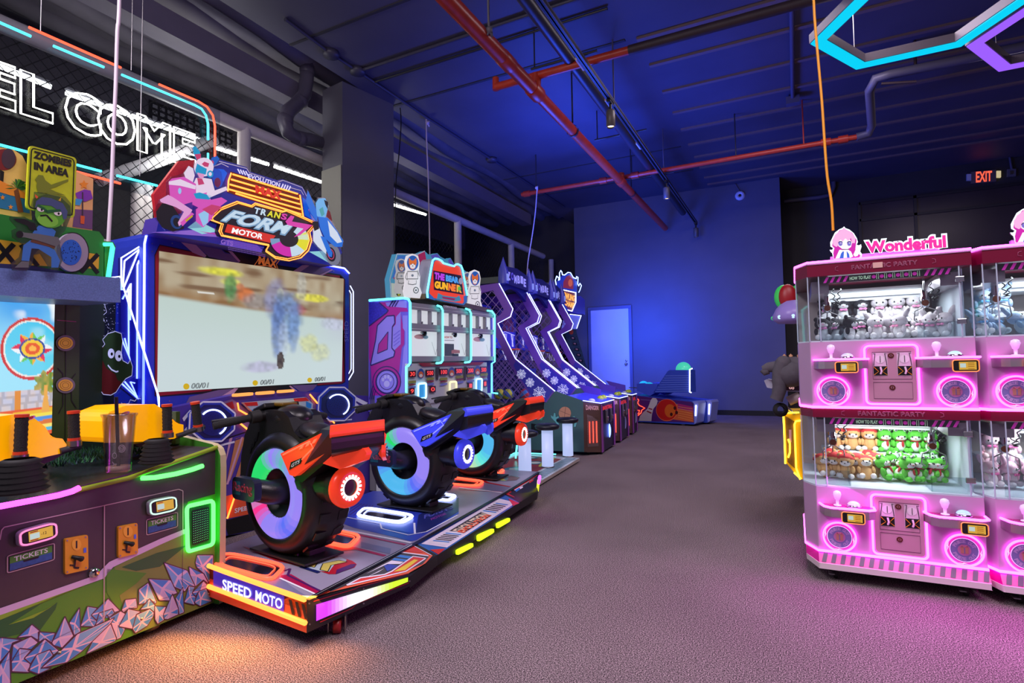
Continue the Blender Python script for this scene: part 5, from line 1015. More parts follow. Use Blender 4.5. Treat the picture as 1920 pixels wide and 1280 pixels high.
m.art(G2, [inq(cl, .3, .2), inq(cl, .72, .2), inq(cl, .70, .82), inq(cl, .32, .82)], mat('print_charcoal', (46, 48, 56), .45), .004); m.art(G2, [(806, 1030), (835, 1028), (822, 1039)], PRED, .003); m.art(G2, [(953, 934), (974, 943), (962, 948)], PRED, .003)
m.build('evolution_panel', T)
m = MB(); m.ptext('EVOLUTION', G2, [inq(cl, .31, .80), inq(cl, .70, .80), inq(cl, .70, .50), inq(cl, .31, .50)], PORG, .006, bold=.04); m.ptext('EVOLUTION', G2, [inq(cl, .315, .76), inq(cl, .705, .76), inq(cl, .705, .28), inq(cl, .315, .28)], mat('evo_cream', (236, 224, 190), .4), .0055, bold=.03); m.build('evolution_lettering', T)
G3 = npl(S2, R_, C2); m = MB(); m.poly([S2, R_, Ro, C2], BLACK); q11 = lambda p: zo(860, 880, 9.6, p)
m.art(G3, q11([(985, 355), (1420, 90), (1400, 380), (1130, 570)]), PRED, .003); m.art(G3, q11([(1000, 365), (1385, 140), (1340, 360), (1140, 530)]), WLN, .004); m.art(G3, q11([(1010, 375), (1375, 150), (1330, 355), (1150, 500)]), mat('print_charcoal', (46, 48, 56), .45), .005); m.art(G3, q11([(1270, 210), (1350, 170), (1310, 350), (1140, 490), (1090, 440), (1280, 330)]), PRED, .006); m.art(G3, q11([(1120, 455), (1280, 365), (1285, 395), (1140, 480)]), PYEL, .007); m.art(G3, q11([(1010, 375), (1085, 330), (1130, 400), (1070, 430)]), SKY, .006); m.art(G3, q11([(1090, 325), (1150, 300), (1190, 380), (1150, 395)]), WLN, .006)
m.art(G3, q11([(820, 430), (930, 370), (1010, 500)]), PRED, .003); m.build('corner_print', T)
K = npl(C1, C2, flat(C1, .07))
for q in ([(857, 1024), (887, 1010), (888, 1018), (858, 1034)], [(896, 996), (926, 983), (927, 991), (897, 1009)], [(932, 974), (956, 963), (957, 970), (933, 984)]): MB().slab(K, rquad([(x, y+7) for x, y in q], .2), N_LIME, .012, .012).build('lime_light_bar', T)
m = MB().line(Pl(Ro, (EN+EU*.4)), [(1010, 900), (1007, 925)], .012, neon('end_glow_yellow', (.8, .8, .05), 1.2), .01).line(Pl(Ro, (EN+EU*.4)), [(1012, 893), (1010, 905)], .012, N_MAG, .01); m.build('end_light', T)
# foot pads with neon rims
for q, mm, pr in (([(424, 1036), (535, 1060), (508, 1088), (398, 1056)], N_RED, 1), ([(625, 993), (676, 1004), (655, 1026), (590, 1012)], N_RED, 1), ([(684, 951), (778, 966), (752, 980), (668, 966)], N_ICE, 0), ([(815, 923), (856, 929), (842, 938), (795, 931)], N_ICE, 0), ([(836, 893), (908, 902), (895, 911), (800, 903)], N_RED, 1), ([(905, 874), (946, 881), (938, 887), (890, 882)], N_RED, 1)):
    m = MB(); m.art(D, rquad(q, .25), mat('pad_chrome', (60, 50, 70), .12, .7), .012); fp = m.build('foot_pad', T)
    MB().line(D, rquad(q, .25), .0105, mm, .012, True).line(D, rquad([inq(q, .1, .14), inq(q, .9, .14), inq(q, .9, .86), inq(q, .1, .86)], .25), .003, mm, .016, True).build('pad_light_rim', fp)
for p in (PZ(0)(632, 1186), PZ(0)(650, 1112)*1+V((-.5, .1, 0))):
    c = MB(); c.lathe(p+EZ*.035-V((.014, .01, 0)), (.8, .6, 0), [(.012, 0), (.034, .002), (.035, .02), (.034, .036), (.012, .038)], mat('caster_red', (150, 30, 30), .35), 16); ca = c.build('caster', T); MB().box(p+V((-.03, -.02, .05)), (.004, .05, .07), STEEL, .64).box(p+V((.035, .02, .05)), (.004, .05, .07), STEEL, .64).build('caster_fork', ca)

# ================================================================ ride-on bikes
def bike(label, loc, yaw, body, ledm, hues, gl):
    T = thing('ride_on_bike', label, 'ride-on bike', (0, 0, 0), 'ride-on racing bikes')
    def P(x, y, z):
        t = max(0, x-.52)/.15
        if abs(y) > .1 and x > .52: return V((x-.02*t, y*(1-.74*t), z))
        return V((x, y, z))
    def plate(pts, y0, y1, m, nm, bev=.006, par=None):
        b = MB(); b.prism([P(x, y1, z) for x, z in pts], P(0, y0-y1, 0), m); return b.build(nm, par or T, bevel=bev)
    w = MB(); w.lathe((0, 0, .335), (0, -1, 0), [(.235, -.125), (.25, -.14), (.295, -.13), (.325, -.09), (.337, -.03), (.337, .03), (.325, .09), (.295, .13), (.25, .14), (.235, .125)], mat('tyre_black', (20, 18, 20), .38), 56)
    for i in range(20):
        t = math.radians(18*i); r = V((math.cos(t), 0, math.sin(t))); tn = V((-math.sin(t), 0, math.cos(t)))
        for s in (-1, 1): w.box(V((0, .055*s, .335))+r*.334, (.010, .06, .05), BLK2, ax=(r, V((0, 1, 0)), tn))
    w.build('tyre', T)
    for s in (-1, 1):
        g = MB(); g.lathe((0, 0, .335), (0, s, 0), [(.238, .115), (.232, .135), (.205, .152), (.17, .150), (.14, .135), (.128, .115)], WHITE, 72, ref=(1, 0, 0), mf=hues if s < 0 else (lambda t: hues(.5-t)))
        g.build('wheel_light_ring', T)
        h = MB(); h.lathe((0, 0, .335), (0, s, 0), [(.242, .115), (.244, .125), (.238, .13)], mat('ring_rim_clear', (150, 160, 180), .2), 48); h.lathe((0, 0, .335), (0, s, 0), [(.13, .118), (.11, .07), (.06, .05), (0, .05)], BLACK, 32); h.build('hub_dish', T)
        h = MB(); h.tube([P(0, s*.05, .335), P(-.02, s*.16, .345), P(-.06, s*.235, .37)], [.075, .062, .055], BLK2, 16); pg_ = h.build('foot_peg_arm', T)
        h = MB(); pts = rrect(-.18, .315, .03, .43, .03); h.prism([P(x, s*.265, z) for x, z in pts], P(0, -s*.04, 0), mat('peg_navy', (26, 28, 54), .35)); h.build('foot_peg', pg_)
        if s < 0:
            h = MB(); pl = [P(-.165, -.2665, .345), P(.01, -.2665, .345), P(.01, -.2665, .405), P(-.165, -.2665, .405)]; h.text('Racing', pl, mat('peg_print_red', (170, 40, 70), .4), outline=.0012); h.add([P(-.17, -.266, .34), P(-.1, -.266, .34), P(-.1, -.266, .41), P(-.17, -.266, .41)], [[0, 1, 2, 3]], mat('peg_print_teal', (20, 70, 90), .4)); h.build('peg_badge', pg_)
    arc = [(.31*math.cos(math.radians(a)), .335+.31*math.sin(math.radians(a))) for a in range(36, 178, 10)]
    shell = [(.30, .56), (.36, .62), (.31, .66), (.24, .635), (.17, .63), (.12, .66), (.07, .735), (.02, .765), (-.13, .77), (-.22, .755), (-.29, .71), (-.355, .62), (-.39, .5), (-.40, .34)]
    b = MB(); b.prism([P(x, .10, z) for x, z in arc+list(reversed(shell))], P(0, -.20, 0), BLK2, smooth=False); b.build('body_shell', T, bevel=.03)
    for s in (-1, 1):
        m = MB()
        for i in range(3): x = -.30+i*.03; m.prism([P(x, s*.101, .52+i*.035), P(x+.012, s*.101, .52+i*.035), P(x+.035, s*.101, .575+i*.035), P(x+.02, s*.101, .575+i*.035)], P(0, s*.004, 0), BLACK)
        m.build('vent_slots', T)
    b = MB(); b.ball((.19, 0, .655), (.13, .085, .045), mat('seat_vinyl', (30, 28, 34), .4, bump=.15, scale=150), 20, 10, ax=(V((math.cos(.25), 0, -math.sin(.25))), V((0, 1, 0)), V((math.sin(.25), 0, math.cos(.25))))); b.build('seat', T)
    b = MB(); b.ball((-.04, 0, .72), (.13, .105, .075), BLK2, 20, 10); b.build('tank', T)
    b = MB(); b.box((-.2, 0, .775), (.12, .22, .03), BLACK, ax=(V((.95, 0, .3)), V((0, 1, 0)), V((-.3, 0, .95)))).box((-.12, 0, .795), (.1, .1, .02), mat('dash_amber', (96, 70, 10), .3, em=gl)); b.build('dashboard', T, bevel=.008)
    for s in (-1, 1):
        b = MB(); b.tube([P(-.16, 0, .74), P(-.17, s*.12, .735)], .028, BLACK, 12); b.tube([P(-.17, s*.12, .735), P(-.175, s*.17, .73)], [.036, .034], RUBBER, 12); hb = b.build('handlebar', T)
        g = MB(); g.tube([P(-.175, s*.17, .73)+V((-.003*i, s*.011*i, -.002*i)) for i in range(17)], [.019+.002*(i % 2) for i in range(17)], GRIP, 12); g.build('hand_grip', hb)
        g = MB(); g.tube([P(-.175, s*.17, .735), P(-.25, s*.22, .73), P(-.27, s*.33, .72)], .007, DARK, 8); g.build('brake_lever', hb)
    beam = [(.10, .555), (.42, .695), (.53, .725), (.64, .71), (.672, .675), (.66, .605), (.50, .565), (.27, .425), (.20, .44)]
    plate(beam, -.155, .155, BLACK, 'tail_beam', .02)
    for s in (-1, 1):
        y0, y1 = s*.152, s*.182
        pn = plate([(.125, .56), (.46, .682), (.51, .637), (.495, .592), (.25, .456), (.205, .46)], min(y0, y1), max(y0, y1), body, 'side_panel', .01)
        yo = s*.1825; b = MB()
        for i in range(3):
            x = .29+.05*i; z = .592+.017*i; b.prism([P(x, yo, z), P(x+.025, yo, z+.008), P(x+.045, yo, z+.03), P(x+.02, yo, z+.022)], P(0, s*.006, 0), ledm)
        b.tube([P(.15, yo, .555), P(.37, yo, .636), P(.40, yo, .608), P(.31, yo, .545)], .005, ledm, 6); b.build('panel_ribs', pn)
        b = MB(); b.prism([P(.205, yo, .485), P(.30, yo, .525), P(.315, yo, .555), P(.22, yo, .525)], P(0, s*.003, 0), BLACK); c0 = [P(.222, yo+s*.004, .497), P(.292, yo+s*.004, .527), P(.30, yo+s*.004, .546), P(.23, yo+s*.004, .518)]; b.text('GTS', c0 if s < 0 else [c0[1], c0[0], c0[3], c0[2]], WHITE, .02, .0005); b.build('gts_badge', pn)
        fp = plate([(.475, .54), (.555, .602), (.655, .616), (.672, .588), (.66, .553), (.565, .515)], min(y0, y1)+(-.004 if s < 0 else .004), max(y0, y1), body, 'tail_fairing', .012)
        b = MB(); ya = s*.187
        for i in range(3): b.prism([P(.575, ya, .538+i*.016), P(.645, ya, .556+i*.014), P(.647, ya, .564+i*.014), P(.58, ya, .547+i*.016)], P(0, s*.003, 0), WHITE)
        b.prism([P(.555, ya-s*.002, .53), P(.64, ya-s*.002, .545), P(.658, ya-s*.002, .596), P(.58, ya-s*.002, .592)], P(0, s*.002, 0), BLACK); b.build('vent_badge', fp)
    plate([(.535, .69), (.565, .718), (.64, .735), (.675, .706), (.672, .68), (.545, .664)], -.16, .16, body, 'tail_light_housing', .02)
    b = MB(); b.ball(P(.585, -.166, .70), (.012, .006, .012), ledm, 10, 6); b.build('tail_lamp', T)
    b = MB(); b.tube([P(.18, -.03, .40), P(.42, -.03, .40)], .088, BLK2, 24); b.tube([P(.40, -.03, .40), P(.445, -.03, .40)], .098, BLACK, 24); b.ball((.21, -.03, .42), (.14, .12, .12), BLK2, 16, 10); ex = b.build('exhaust_drum', T)
    b = MB(); b.lathe((.44, -.03, .40), (1, 0, 0), [(.098, 0), (.102, .02), (.094, .042), (.07, .05), (.05, .045), (.045, .03)], body, 32); b.build('exhaust_ring', ex)
    b = MB()
    for i in range(18):
        t = math.radians(20*i); r = V((0, math.cos(t), math.sin(t))); b.box(P(.489, -.03, .40)+r*.054, (.004, .011, .018), neon('ring_led_white', (1, .95, .95), 2.0), ax=(V((1, 0, 0)), V((1, 0, 0)).cross(r), r))
    b.lathe((.485, -.03, .40), (1, 0, 0), [(.047, 0), (.044, .006), (.041, 0)], neon('ring_led_white', (1, .95, .95), 2.0), 24); b.build('exhaust_lights', ex)
    MB().disc((.475, -.03, .40), (1, 0, 0), .043, mat('exhaust_core', (46, 40, 40), .3, .6), 20).build('exhaust_core', ex)
    b = MB(); b.box((0, 0, .03), (.36, .1, .03), DARK).box((.02, -.02, .012), (.5, .24, .012), BLACK).box((-.1, -.06, .06), (.05, .03, .1), STEEL).box((.12, .06, .06), (.05, .03, .1), STEEL); b.build('mounting_bracket', T, bevel=.004)
    T.location = loc; T.rotation_euler = (0, 0, yaw); return T
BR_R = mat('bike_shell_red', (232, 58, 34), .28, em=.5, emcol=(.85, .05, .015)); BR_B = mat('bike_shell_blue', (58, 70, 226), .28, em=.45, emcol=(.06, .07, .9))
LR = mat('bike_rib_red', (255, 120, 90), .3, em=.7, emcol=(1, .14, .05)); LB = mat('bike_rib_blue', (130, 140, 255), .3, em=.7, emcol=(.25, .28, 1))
def hue(stops, nm):
    def f(t):
        k = int(t*36)/36; n = len(stops); i = int(k*n); c = mix(stops[i], stops[(i+1) % n], k*n-i)
        return neon('%s_%d' % (nm, int(t*36)), c, .95)
    return f
GRN2 = (.12, .5, .5); GRN, BLU_, LAV, PNK, CYN, TEA, YGR = (.02, .75, .16), (.10, .16, .95), (.32, .24, .95), (1, .04, .30), (.08, .5, .9), (.12, .85, .75), (.55, .8, .42)
# the light ring starts at the rear of the near side and runs downward
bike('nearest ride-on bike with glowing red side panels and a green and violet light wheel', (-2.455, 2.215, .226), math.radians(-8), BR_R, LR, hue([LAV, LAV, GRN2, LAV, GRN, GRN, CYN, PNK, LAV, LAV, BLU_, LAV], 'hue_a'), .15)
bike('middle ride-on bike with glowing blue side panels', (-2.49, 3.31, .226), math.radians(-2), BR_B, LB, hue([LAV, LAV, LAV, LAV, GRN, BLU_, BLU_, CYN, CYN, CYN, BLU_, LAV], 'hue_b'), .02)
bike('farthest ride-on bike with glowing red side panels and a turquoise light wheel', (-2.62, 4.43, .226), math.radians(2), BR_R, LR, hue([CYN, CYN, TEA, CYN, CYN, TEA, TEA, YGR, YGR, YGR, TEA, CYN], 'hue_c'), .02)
# ================================================================ bear gunner shooting game with stools
G = PN(-2.9); GS = PU(4.5); q7b = lambda p: zo(690, 460, 4.268, p)
T = thing('bear_shooting_game', 'purple sided teal neon arcade machine with an orange bear head sign reading THE BEAR GUNNER', 'arcade machine', tuple(L(-2.9, 5.5, 0))); GT = T
PUR = mat('side_violet', (104, 88, 222), .4); PU2 = mat('side_lilac', (140, 128, 240), .4); PUD = mat('side_indigo_line', (40, 24, 110), .45); PUM = mat('side_magenta', (164, 22, 150), .4); PUB = mat('side_blue_hex', (44, 40, 190), .4, noise=.25, scale=60)
m = MB(); m.slab(GS, q7b([(5, 440), (300, 422), (335, 450), (335, 960), (305, 970), (305, 1300), (5, 1330)]), PUR, .03)
def s(p, mm, o): m.art(GS, q7b(p), mm, o)
s([(8, 650), (110, 540), (160, 520), (90, 455), (300, 450), (320, 530), (260, 530), (275, 620), (290, 660), (290, 790), (270, 820), (250, 1000), (210, 1200), (40, 1200), (20, 960), (8, 900)], PUM, .001); s([(8, 455), (85, 455), (162, 520), (150, 535), (8, 640)], PUB, .002); m.stroke(GS, q7b([(8, 645), (150, 537), (162, 520), (88, 455)]), .012, PUD, .003)
s([(140, 458), (310, 440), (310, 500), (190, 490), (150, 485)], PU2, .002)
for i in range(3): m.stroke(GS, q7b([(170+i*22, 490), (200+i*22, 440)]), .014, PUD, .003)
s([(22, 945), (60, 760), (75, 640), (150, 565), (210, 560), (215, 620), (195, 650), (190, 820), (215, 850), (205, 890), (30, 960)], PU2, .002); m.stroke(GS, q7b([(22, 945), (60, 760), (75, 640), (150, 565), (210, 560), (215, 620), (195, 650), (190, 820), (215, 850), (205, 890), (22, 960)]), .012, PUD, .003, True)
s([(75, 865), (85, 790), (160, 690), (155, 830)], PUM, .003); m.stroke(GS, q7b([(75, 865), (85, 790), (160, 690), (155, 830), (75, 865)]), .008, PUD, .004)
s([(225, 570), (262, 530), (262, 790), (200, 850), (190, 800), (195, 660), (222, 630)], PU2, .0025)
for i in range(4): m.stroke(GS, q7b([(205, 720+i*28), (255, 680+i*28)]), .008, PUR, .003)
s([(278, 560), (318, 560), (318, 1250), (240, 1250), (270, 1000), (285, 820), (298, 790), (298, 690), (278, 660)], PU2, .0022)
c7 = q7b([(150, 1090)])[0]
for r, mm, o in ((29, PUD, .004), (27, PUM, .005), (23, PUD, .006), (20, PU2, .007), (15, PUD, .008), (13.8, PU2, .009)): m.oval(GS, c7[0], c7[1], r*.93, r*1.02, mm, o)
PW = mat('paw_pale', (180, 176, 250), .4); m.oval(GS, c7[0], c7[1]+4, 5.5, 6, PW, .010)
for dx, dy in ((-7, -4), (-2.8, -9), (3, -9), (7, -4)): m.oval(GS, c7[0]+dx, c7[1]+dy, 2.5, 3.6, PW, .010)
for x in (30, 45, 60): m.stroke(GS, q7b([(x-20, 1230), (x+10, 1120)]), .008, PUD, .004)
m.build('side_panel', T)
pL, pR = G(768.5, 565), G(926, 586); uR = 6.45
m = MB(); m.lb(-3.36, -3.3, 4.5, uR, .05, 1.9, GREY); m.lb(-3.36, -2.92, uR-.03, uR, .05, 1.88, PUR); m.lb(-3.3, -2.93, 4.52, uR-.03, .85, .9, WHITE)
m.lb(-3.36, -2.93, 4.52, uR-.03, .04, .85, mat('kick_panel_white', (190, 196, 206), .4)); m.build('cabinet', T)
LG = mat('lid_grey', (150, 146, 158), .4)
def yl(x, a, b): return a+(b-a)*(x-345)/655
def band(x0, x1, A_, B_): return q7b([(x0, yl(x0, *A_)), (x1, yl(x1, *A_)), (x1, yl(x1, *B_)), (x0, yl(x0, *B_))])
lidt, ptop, pbot, btop, bbot, tbot = (455, 532), (508, 578), (620, 675), (682, 712), (885, 888), (930, 920)
lamp_w = mat('bay_white_lit', (120, 122, 130), .4, em=.62, emcol=(.9, .92, 1)); Gb = PN(-2.94)
for i, (x0, x1) in enumerate(((342, 590), (604, 815), (830, 1003))):
    m = MB(); m.slab(G, band(x0, x1, lidt, ptop), LG, .12); m.slab(G, band(x0, x1, pbot, btop), LG, .12); m.slab(G, band(x0, x1, bbot, tbot), LG, .12)
    m.stroke(G, [q7b([(x0, yl(x0, 490, 560))])[0], q7b([(x1, yl(x1, 490, 560))])[0]], .006, WHITE, .002); m.stroke(G, [q7b([(x0, yl(x0, 665, 700))])[0], q7b([(x1, yl(x1, 665, 700))])[0]], .006, WHITE, .002)
    m.build('bay_canopy', T)
    m = MB(); m.slab(Gb, band(x0-8, x1+8, ptop, pbot), lamp_w, .02)
    for k in range(1, 3):
        xx = x0+(x1-x0)*k/3; m.slab(G, band(xx-3, xx+3, ptop, pbot), LG, .06); m.slab(G, [(q7b([(xx+8, yl(xx, *pbot)-18)])[0]), q7b([(xx+15, yl(xx, *pbot)-18)])[0], q7b([(xx+15, yl(xx, *pbot))])[0], q7b([(xx+8, yl(xx, *pbot))])[0]], GREY, .02)
    m.build('lit_flap_row', T)
    m = MB(); m.slab(Gb, band(x0-8, x1+8, btop, bbot), lamp_w, .02); x, w = (x0+x1)/2, (x1-x0)
    m.stroke(Gb, q7b([(x+w*.18, yl(x, *btop)+85), (x+w*.3, yl(x, *bbot)-10), (x+w*.4, yl(x, *btop)+80)]), .005, LG, .004)
    if i == 1:
        m.art(Gb, q7b([(612, 785), (688, 788), (688, 885), (612, 885)]), mat('poster_grey', (92, 96, 104), .5), .004); m.ptext('HOW TO', Gb, q7b([(612, 742), (675, 745), (675, 728), (612, 725)]), mat('poster_red', (230, 92, 60), .5), .004, bold=.04); m.stroke(Gb, q7b([(612, 758), (690, 760)]), .006, LG, .004)
        m.art(Gb, q7b([(668, 840), (690, 832), (735, 838), (735, 862), (668, 865)]), mat('poster_rose', (214, 140, 140), .5), .005); m.art(Gb, q7b([(675, 866), (725, 866), (725, 886), (675, 886)]), BLACK, .005)
    else: m.oval(Gb, *q7b([(x-w*.2, yl(x, *btop)+42)])[0], 9 if i else 11, 4.5, mat('poster_pink', (240, 190, 190), .5), .004); m.oval(Gb, *q7b([(x-w*.02, yl(x, *btop)+46)])[0], 5, 3.4, mat('poster_aqua', (150, 200, 214), .5), .0045)
    m.build('lit_target_box', T)
    q = G(*q7b([(x, yl(x, *btop)+12)])[0]); m = MB(); m.lathe(q-EN*.03, EN, [(.012, 0), (.03, 0), (.034, .01), (.03, .02), (.014, .02)], BLACK, 14).tube([q-EN*.02-EU*.06, q-EN*.02-EU*.035], .012, STEEL, 8); m.build('camera_eye', T)
def fin(xs, ys0, yb0):
    pts = q7b([(xs-42, ys0-24), (xs-14, ys0-14), (xs, ys0+14), (xs, yb0-22), (xs-14, yb0-4), (xs-50, yb0)])
    f = MB(); P_ = [G(x, y, .03) for x, y in pts]; back = [p-EN*.12 for p in P_]
    k = len(P_); f.add(P_+back, [[i, i+1, i+1+k, i+k] for i in range(k-1)], LG); fo = f.build('bay_divider', T); MB().tube(P_, .011, N_TEAL, 8).build('teal_light_edge', fo)
fin(598, 505, 942); fin(825, 530, 936)
MB().tube([GS(*p) for p in q7b([(10, 440), (150, 430), (285, 421)])]+[G(*p, .02) for p in q7b([(322, 428), (337, 458), (337, 940), (324, 960), (306, 972), (306, 1290)])], .0115, N_TEAL, 8).build('teal_light_edge', T)
MB().line(G, q7b([(952, 522), (992, 525), (1014, 556), (1014, 930), (990, 945), (990, 1178), (1035, 1184)]), .0115, N_TEAL, .02).build('teal_light_edge', T)
# score panel
m = MB(); m.slab(G, q7b([(318, 945), (950, 935), (955, 1190), (318, 1290)]), mat('score_print_white', (196, 200, 210), .4), .03, -.01)
m.art(G, q7b([(400, 940), (930, 932), (900, 955), (440, 968)]), PRD, .002); m.art(G, q7b([(540, 975), (575, 975), (560, 1080), (545, 1070)]), mat('score_dark_wood', (60, 48, 44), .5), .002); m.art(G, q7b([(768, 968), (790, 968), (782, 1080), (766, 1080)]), mat('score_dark_wood', (60, 48, 44), .5), .002)
for x, y in ((355, 1095), (500, 1070), (607, 1070), (735, 1055), (822, 1045), (930, 1035)): m.art(G, q7b([(x-30, y-12), (x+28, y-16), (x+30, y+4), (x-28, y+10)]), mat('score_olive', (150, 150, 60), .5), .0025); m.stroke(G, q7b([(x-28, y+22), (x+28, y+14)]), .012, PRD, .0025); m.stroke(G, q7b([(x-28, y+46), (x+28, y+36)]), .02, mat('score_blue_print', (120, 130, 220), .5), .0025)
m.build('score_panel', T)
RD = neon('digit_red', (1, .06, .05), 1.5, False)
for t, x0, x1, yc in (('30', 338, 376, 1030), ('500', 474, 522, 1022), ('100', 586, 632, 1014), ('500', 708, 752, 1006), ('200', 801, 843, 1002), ('500', 909, 946, 996), ('9', 342, 366, 1167), ('0', 505, 535, 1152), ('1', 812, 832, 1124), ('1', 930, 946, 1108)):
    m = MB(); m.slab(G, q7b([(x0-7, yc-27), (x1+7, yc-29), (x1+7, yc+23), (x0-7, yc+25)]), mat('display_dark_red', (70, 6, 12), .3), .01, .008); d = m.build('score_display', T)
    MB().ptext(t, G, q7b([(x0, yc+15), (x1, yc+13), (x1, yc-19), (x0, yc-17)]), RD, .010, bold=.01).build('digits', d)
FOX = mat('fox_orange', (224, 110, 44), .5); FOXW = mat('fox_white', (240, 232, 226), .5); HEL = mat('helmet_blue', (36, 84, 164), .35)
for x, y in ((424, 1025), (671, 1014), (878, 1002)): m = MB(); m.oval(G, *q7b([(x, y)])[0], 6, 9.5, HEL, .004); m.oval(G, *q7b([(x, y+8)])[0], 4.6, 6, FOX, .005); m.oval(G, *q7b([(x, y+16)])[0], 3, 3, FOXW, .006); m.build('fox_portrait', T)
for q in ([(402, 1108), (465, 1100), (465, 1220), (402, 1228)], [(866, 1070), (913, 1066), (911, 1163), (866, 1168)], [(655, 1092), (708, 1088), (708, 1200), (655, 1206)]):
    c = q[0][0] == 655; m = MB(); m.art(G, q7b(q), mat('panel_sky_lit' if not c else 'panel_cream_lit', (20, 60, 120), .3, em=.8, emcol=(.03, .3, .7) if not c else (.7, .6, .4)), .004); b = m.build('start_panel', T)
    MB().line(G, rquad(q7b(q), .18), .010, neon('start_ring_ice', (.35, .8, 1), 2.6) if not c else neon('start_ring_warm', (1, .85, .45), 1.4), .012, True).build('start_light_ring', b)
# base plate with print
PLT = mat('plate_white', (204, 208, 216), .3); zt = PZ(.055); m = MB()
fe = [zt(940, 946), zt(1013, 902), zt(1087, 858)]; fd = (fe[2]-fe[1]).normalized(); a = fe[2]; b_ = a-fd*2.75
bk = [L(-2.92, 7.05, .055), L(-2.92, 4.55, .055)]
m.prism([p-EZ*.035 for p in (b_, a, bk[0], bk[1])], EZ*.035, mat('plate_edge', (190, 176, 168), .4), cap=PLT); ip = lambda u, v: (b_+(a-b_)*u)*(1-v)+(bk[1]+(bk[0]-bk[1])*u)*v+EZ*.001
m.poly([ip(.3, .22), ip(.93, .2), ip(.97, .85), ip(.3, .85)], mat('plate_red', (150, 48, 58), .35))
for i in range(20): u = .5+i*.024; m.poly([ip(u, .03)+EZ*.001, ip(u+.012, .03)+EZ*.001, ip(u+.016, .17)+EZ*.001, ip(u+.004, .17)+EZ*.001], mat('plate_teal', (60, 130, 150), .35))
for u, v, r in ((.42, .4, .10), (.6, .5, .13), (.78, .42, .11), (.9, .6, .08)): c = ip(u, v); m.disc(c+EZ*.002, EZ, r, mat('plate_teal', (60, 130, 150), .35), 18); m.disc(c+EZ*.003, EZ, r*.6, mat('plate_cream', (210, 206, 196), .35), 14)
for u in (.5, .7, .85): m.poly([ip(u, .25)+EZ*.0025, ip(u+.1, .3)+EZ*.0025, ip(u+.1, .36)+EZ*.0025, ip(u, .3)+EZ*.0025], mat('plate_lime', (190, 196, 70), .35))
m.build('base_plate', T); MB().tube([L(-2.86, 6.5, .07), L(-2.86, 7.0, .07), L(-2.3, 7.04, .07)], .008, N_TEAL, 6).build('teal_light_edge', T)
MB().tube([L(-2.86, 6.46, .75), L(-2.70, 6.50, .70), L(-2.6, 6.52, .55), L(-2.66, 6.52, .08)], .011, N_TEAL, 8).build('teal_light_edge', T)
# gun topper sign
K0 = PN(-3.05); K1 = PN(-2.98); K2 = PN(-2.92); m = MB(); AQ = lit('topper_aqua', (70, 150, 190), .6); TM = lit('topper_magenta', (170, 30, 90), .6); TV = lit('topper_violet', (90, 80, 190), .6)
m.slab(K0, q7b([(175, 268), (232, 68), (395, 72), (455, 45), (480, 70), (510, 75), (555, 62), (580, 90), (640, 120), (660, 100), (690, 150), (760, 190), (800, 220), (880, 300), (905, 500), (600, 460), (440, 440), (185, 415)]), AQ, .06)
def k(p, mm, o, pl=K0): m.art(pl, q7b(p), mm, o)
k([(240, 80), (390, 85), (400, 130), (300, 200), (190, 265)], lit('topper_blue', (50, 110, 200), .6), .002); k([(400, 75), (455, 48), (470, 140), (440, 200), (410, 150)], TM, .003); k([(200, 260), (260, 230), (255, 310)], TM, .003); k([(410, 200), (470, 250), (460, 430), (420, 400)], TM, .003); k([(185, 300), (420, 330), (430, 430), (190, 415)], lit('topper_pale', (190, 200, 190), .6), .002)
for x, y in ((230, 350), (280, 340), (245, 390), (290, 375)): m.oval(K0, *q7b([(x, y)])[0], 4.2, 3.8, BLACK, .004); m.oval(K0, *q7b([(x+2, y+4)])[0], 2.2, 2.4, PYEL, .005)
k([(500, 80), (555, 66), (575, 95), (590, 130), (520, 110)], TV, .003); k([(640, 120), (660, 104), (690, 155), (660, 165)], TV, .003)
m.stroke(K0, q7b([(175, 268), (232, 68), (395, 72), (455, 45)]), .01, WLN, .004); m.stroke(K0, q7b([(175, 268), (185, 415)]), .01, WLN, .004); m.build('topper_board', T)
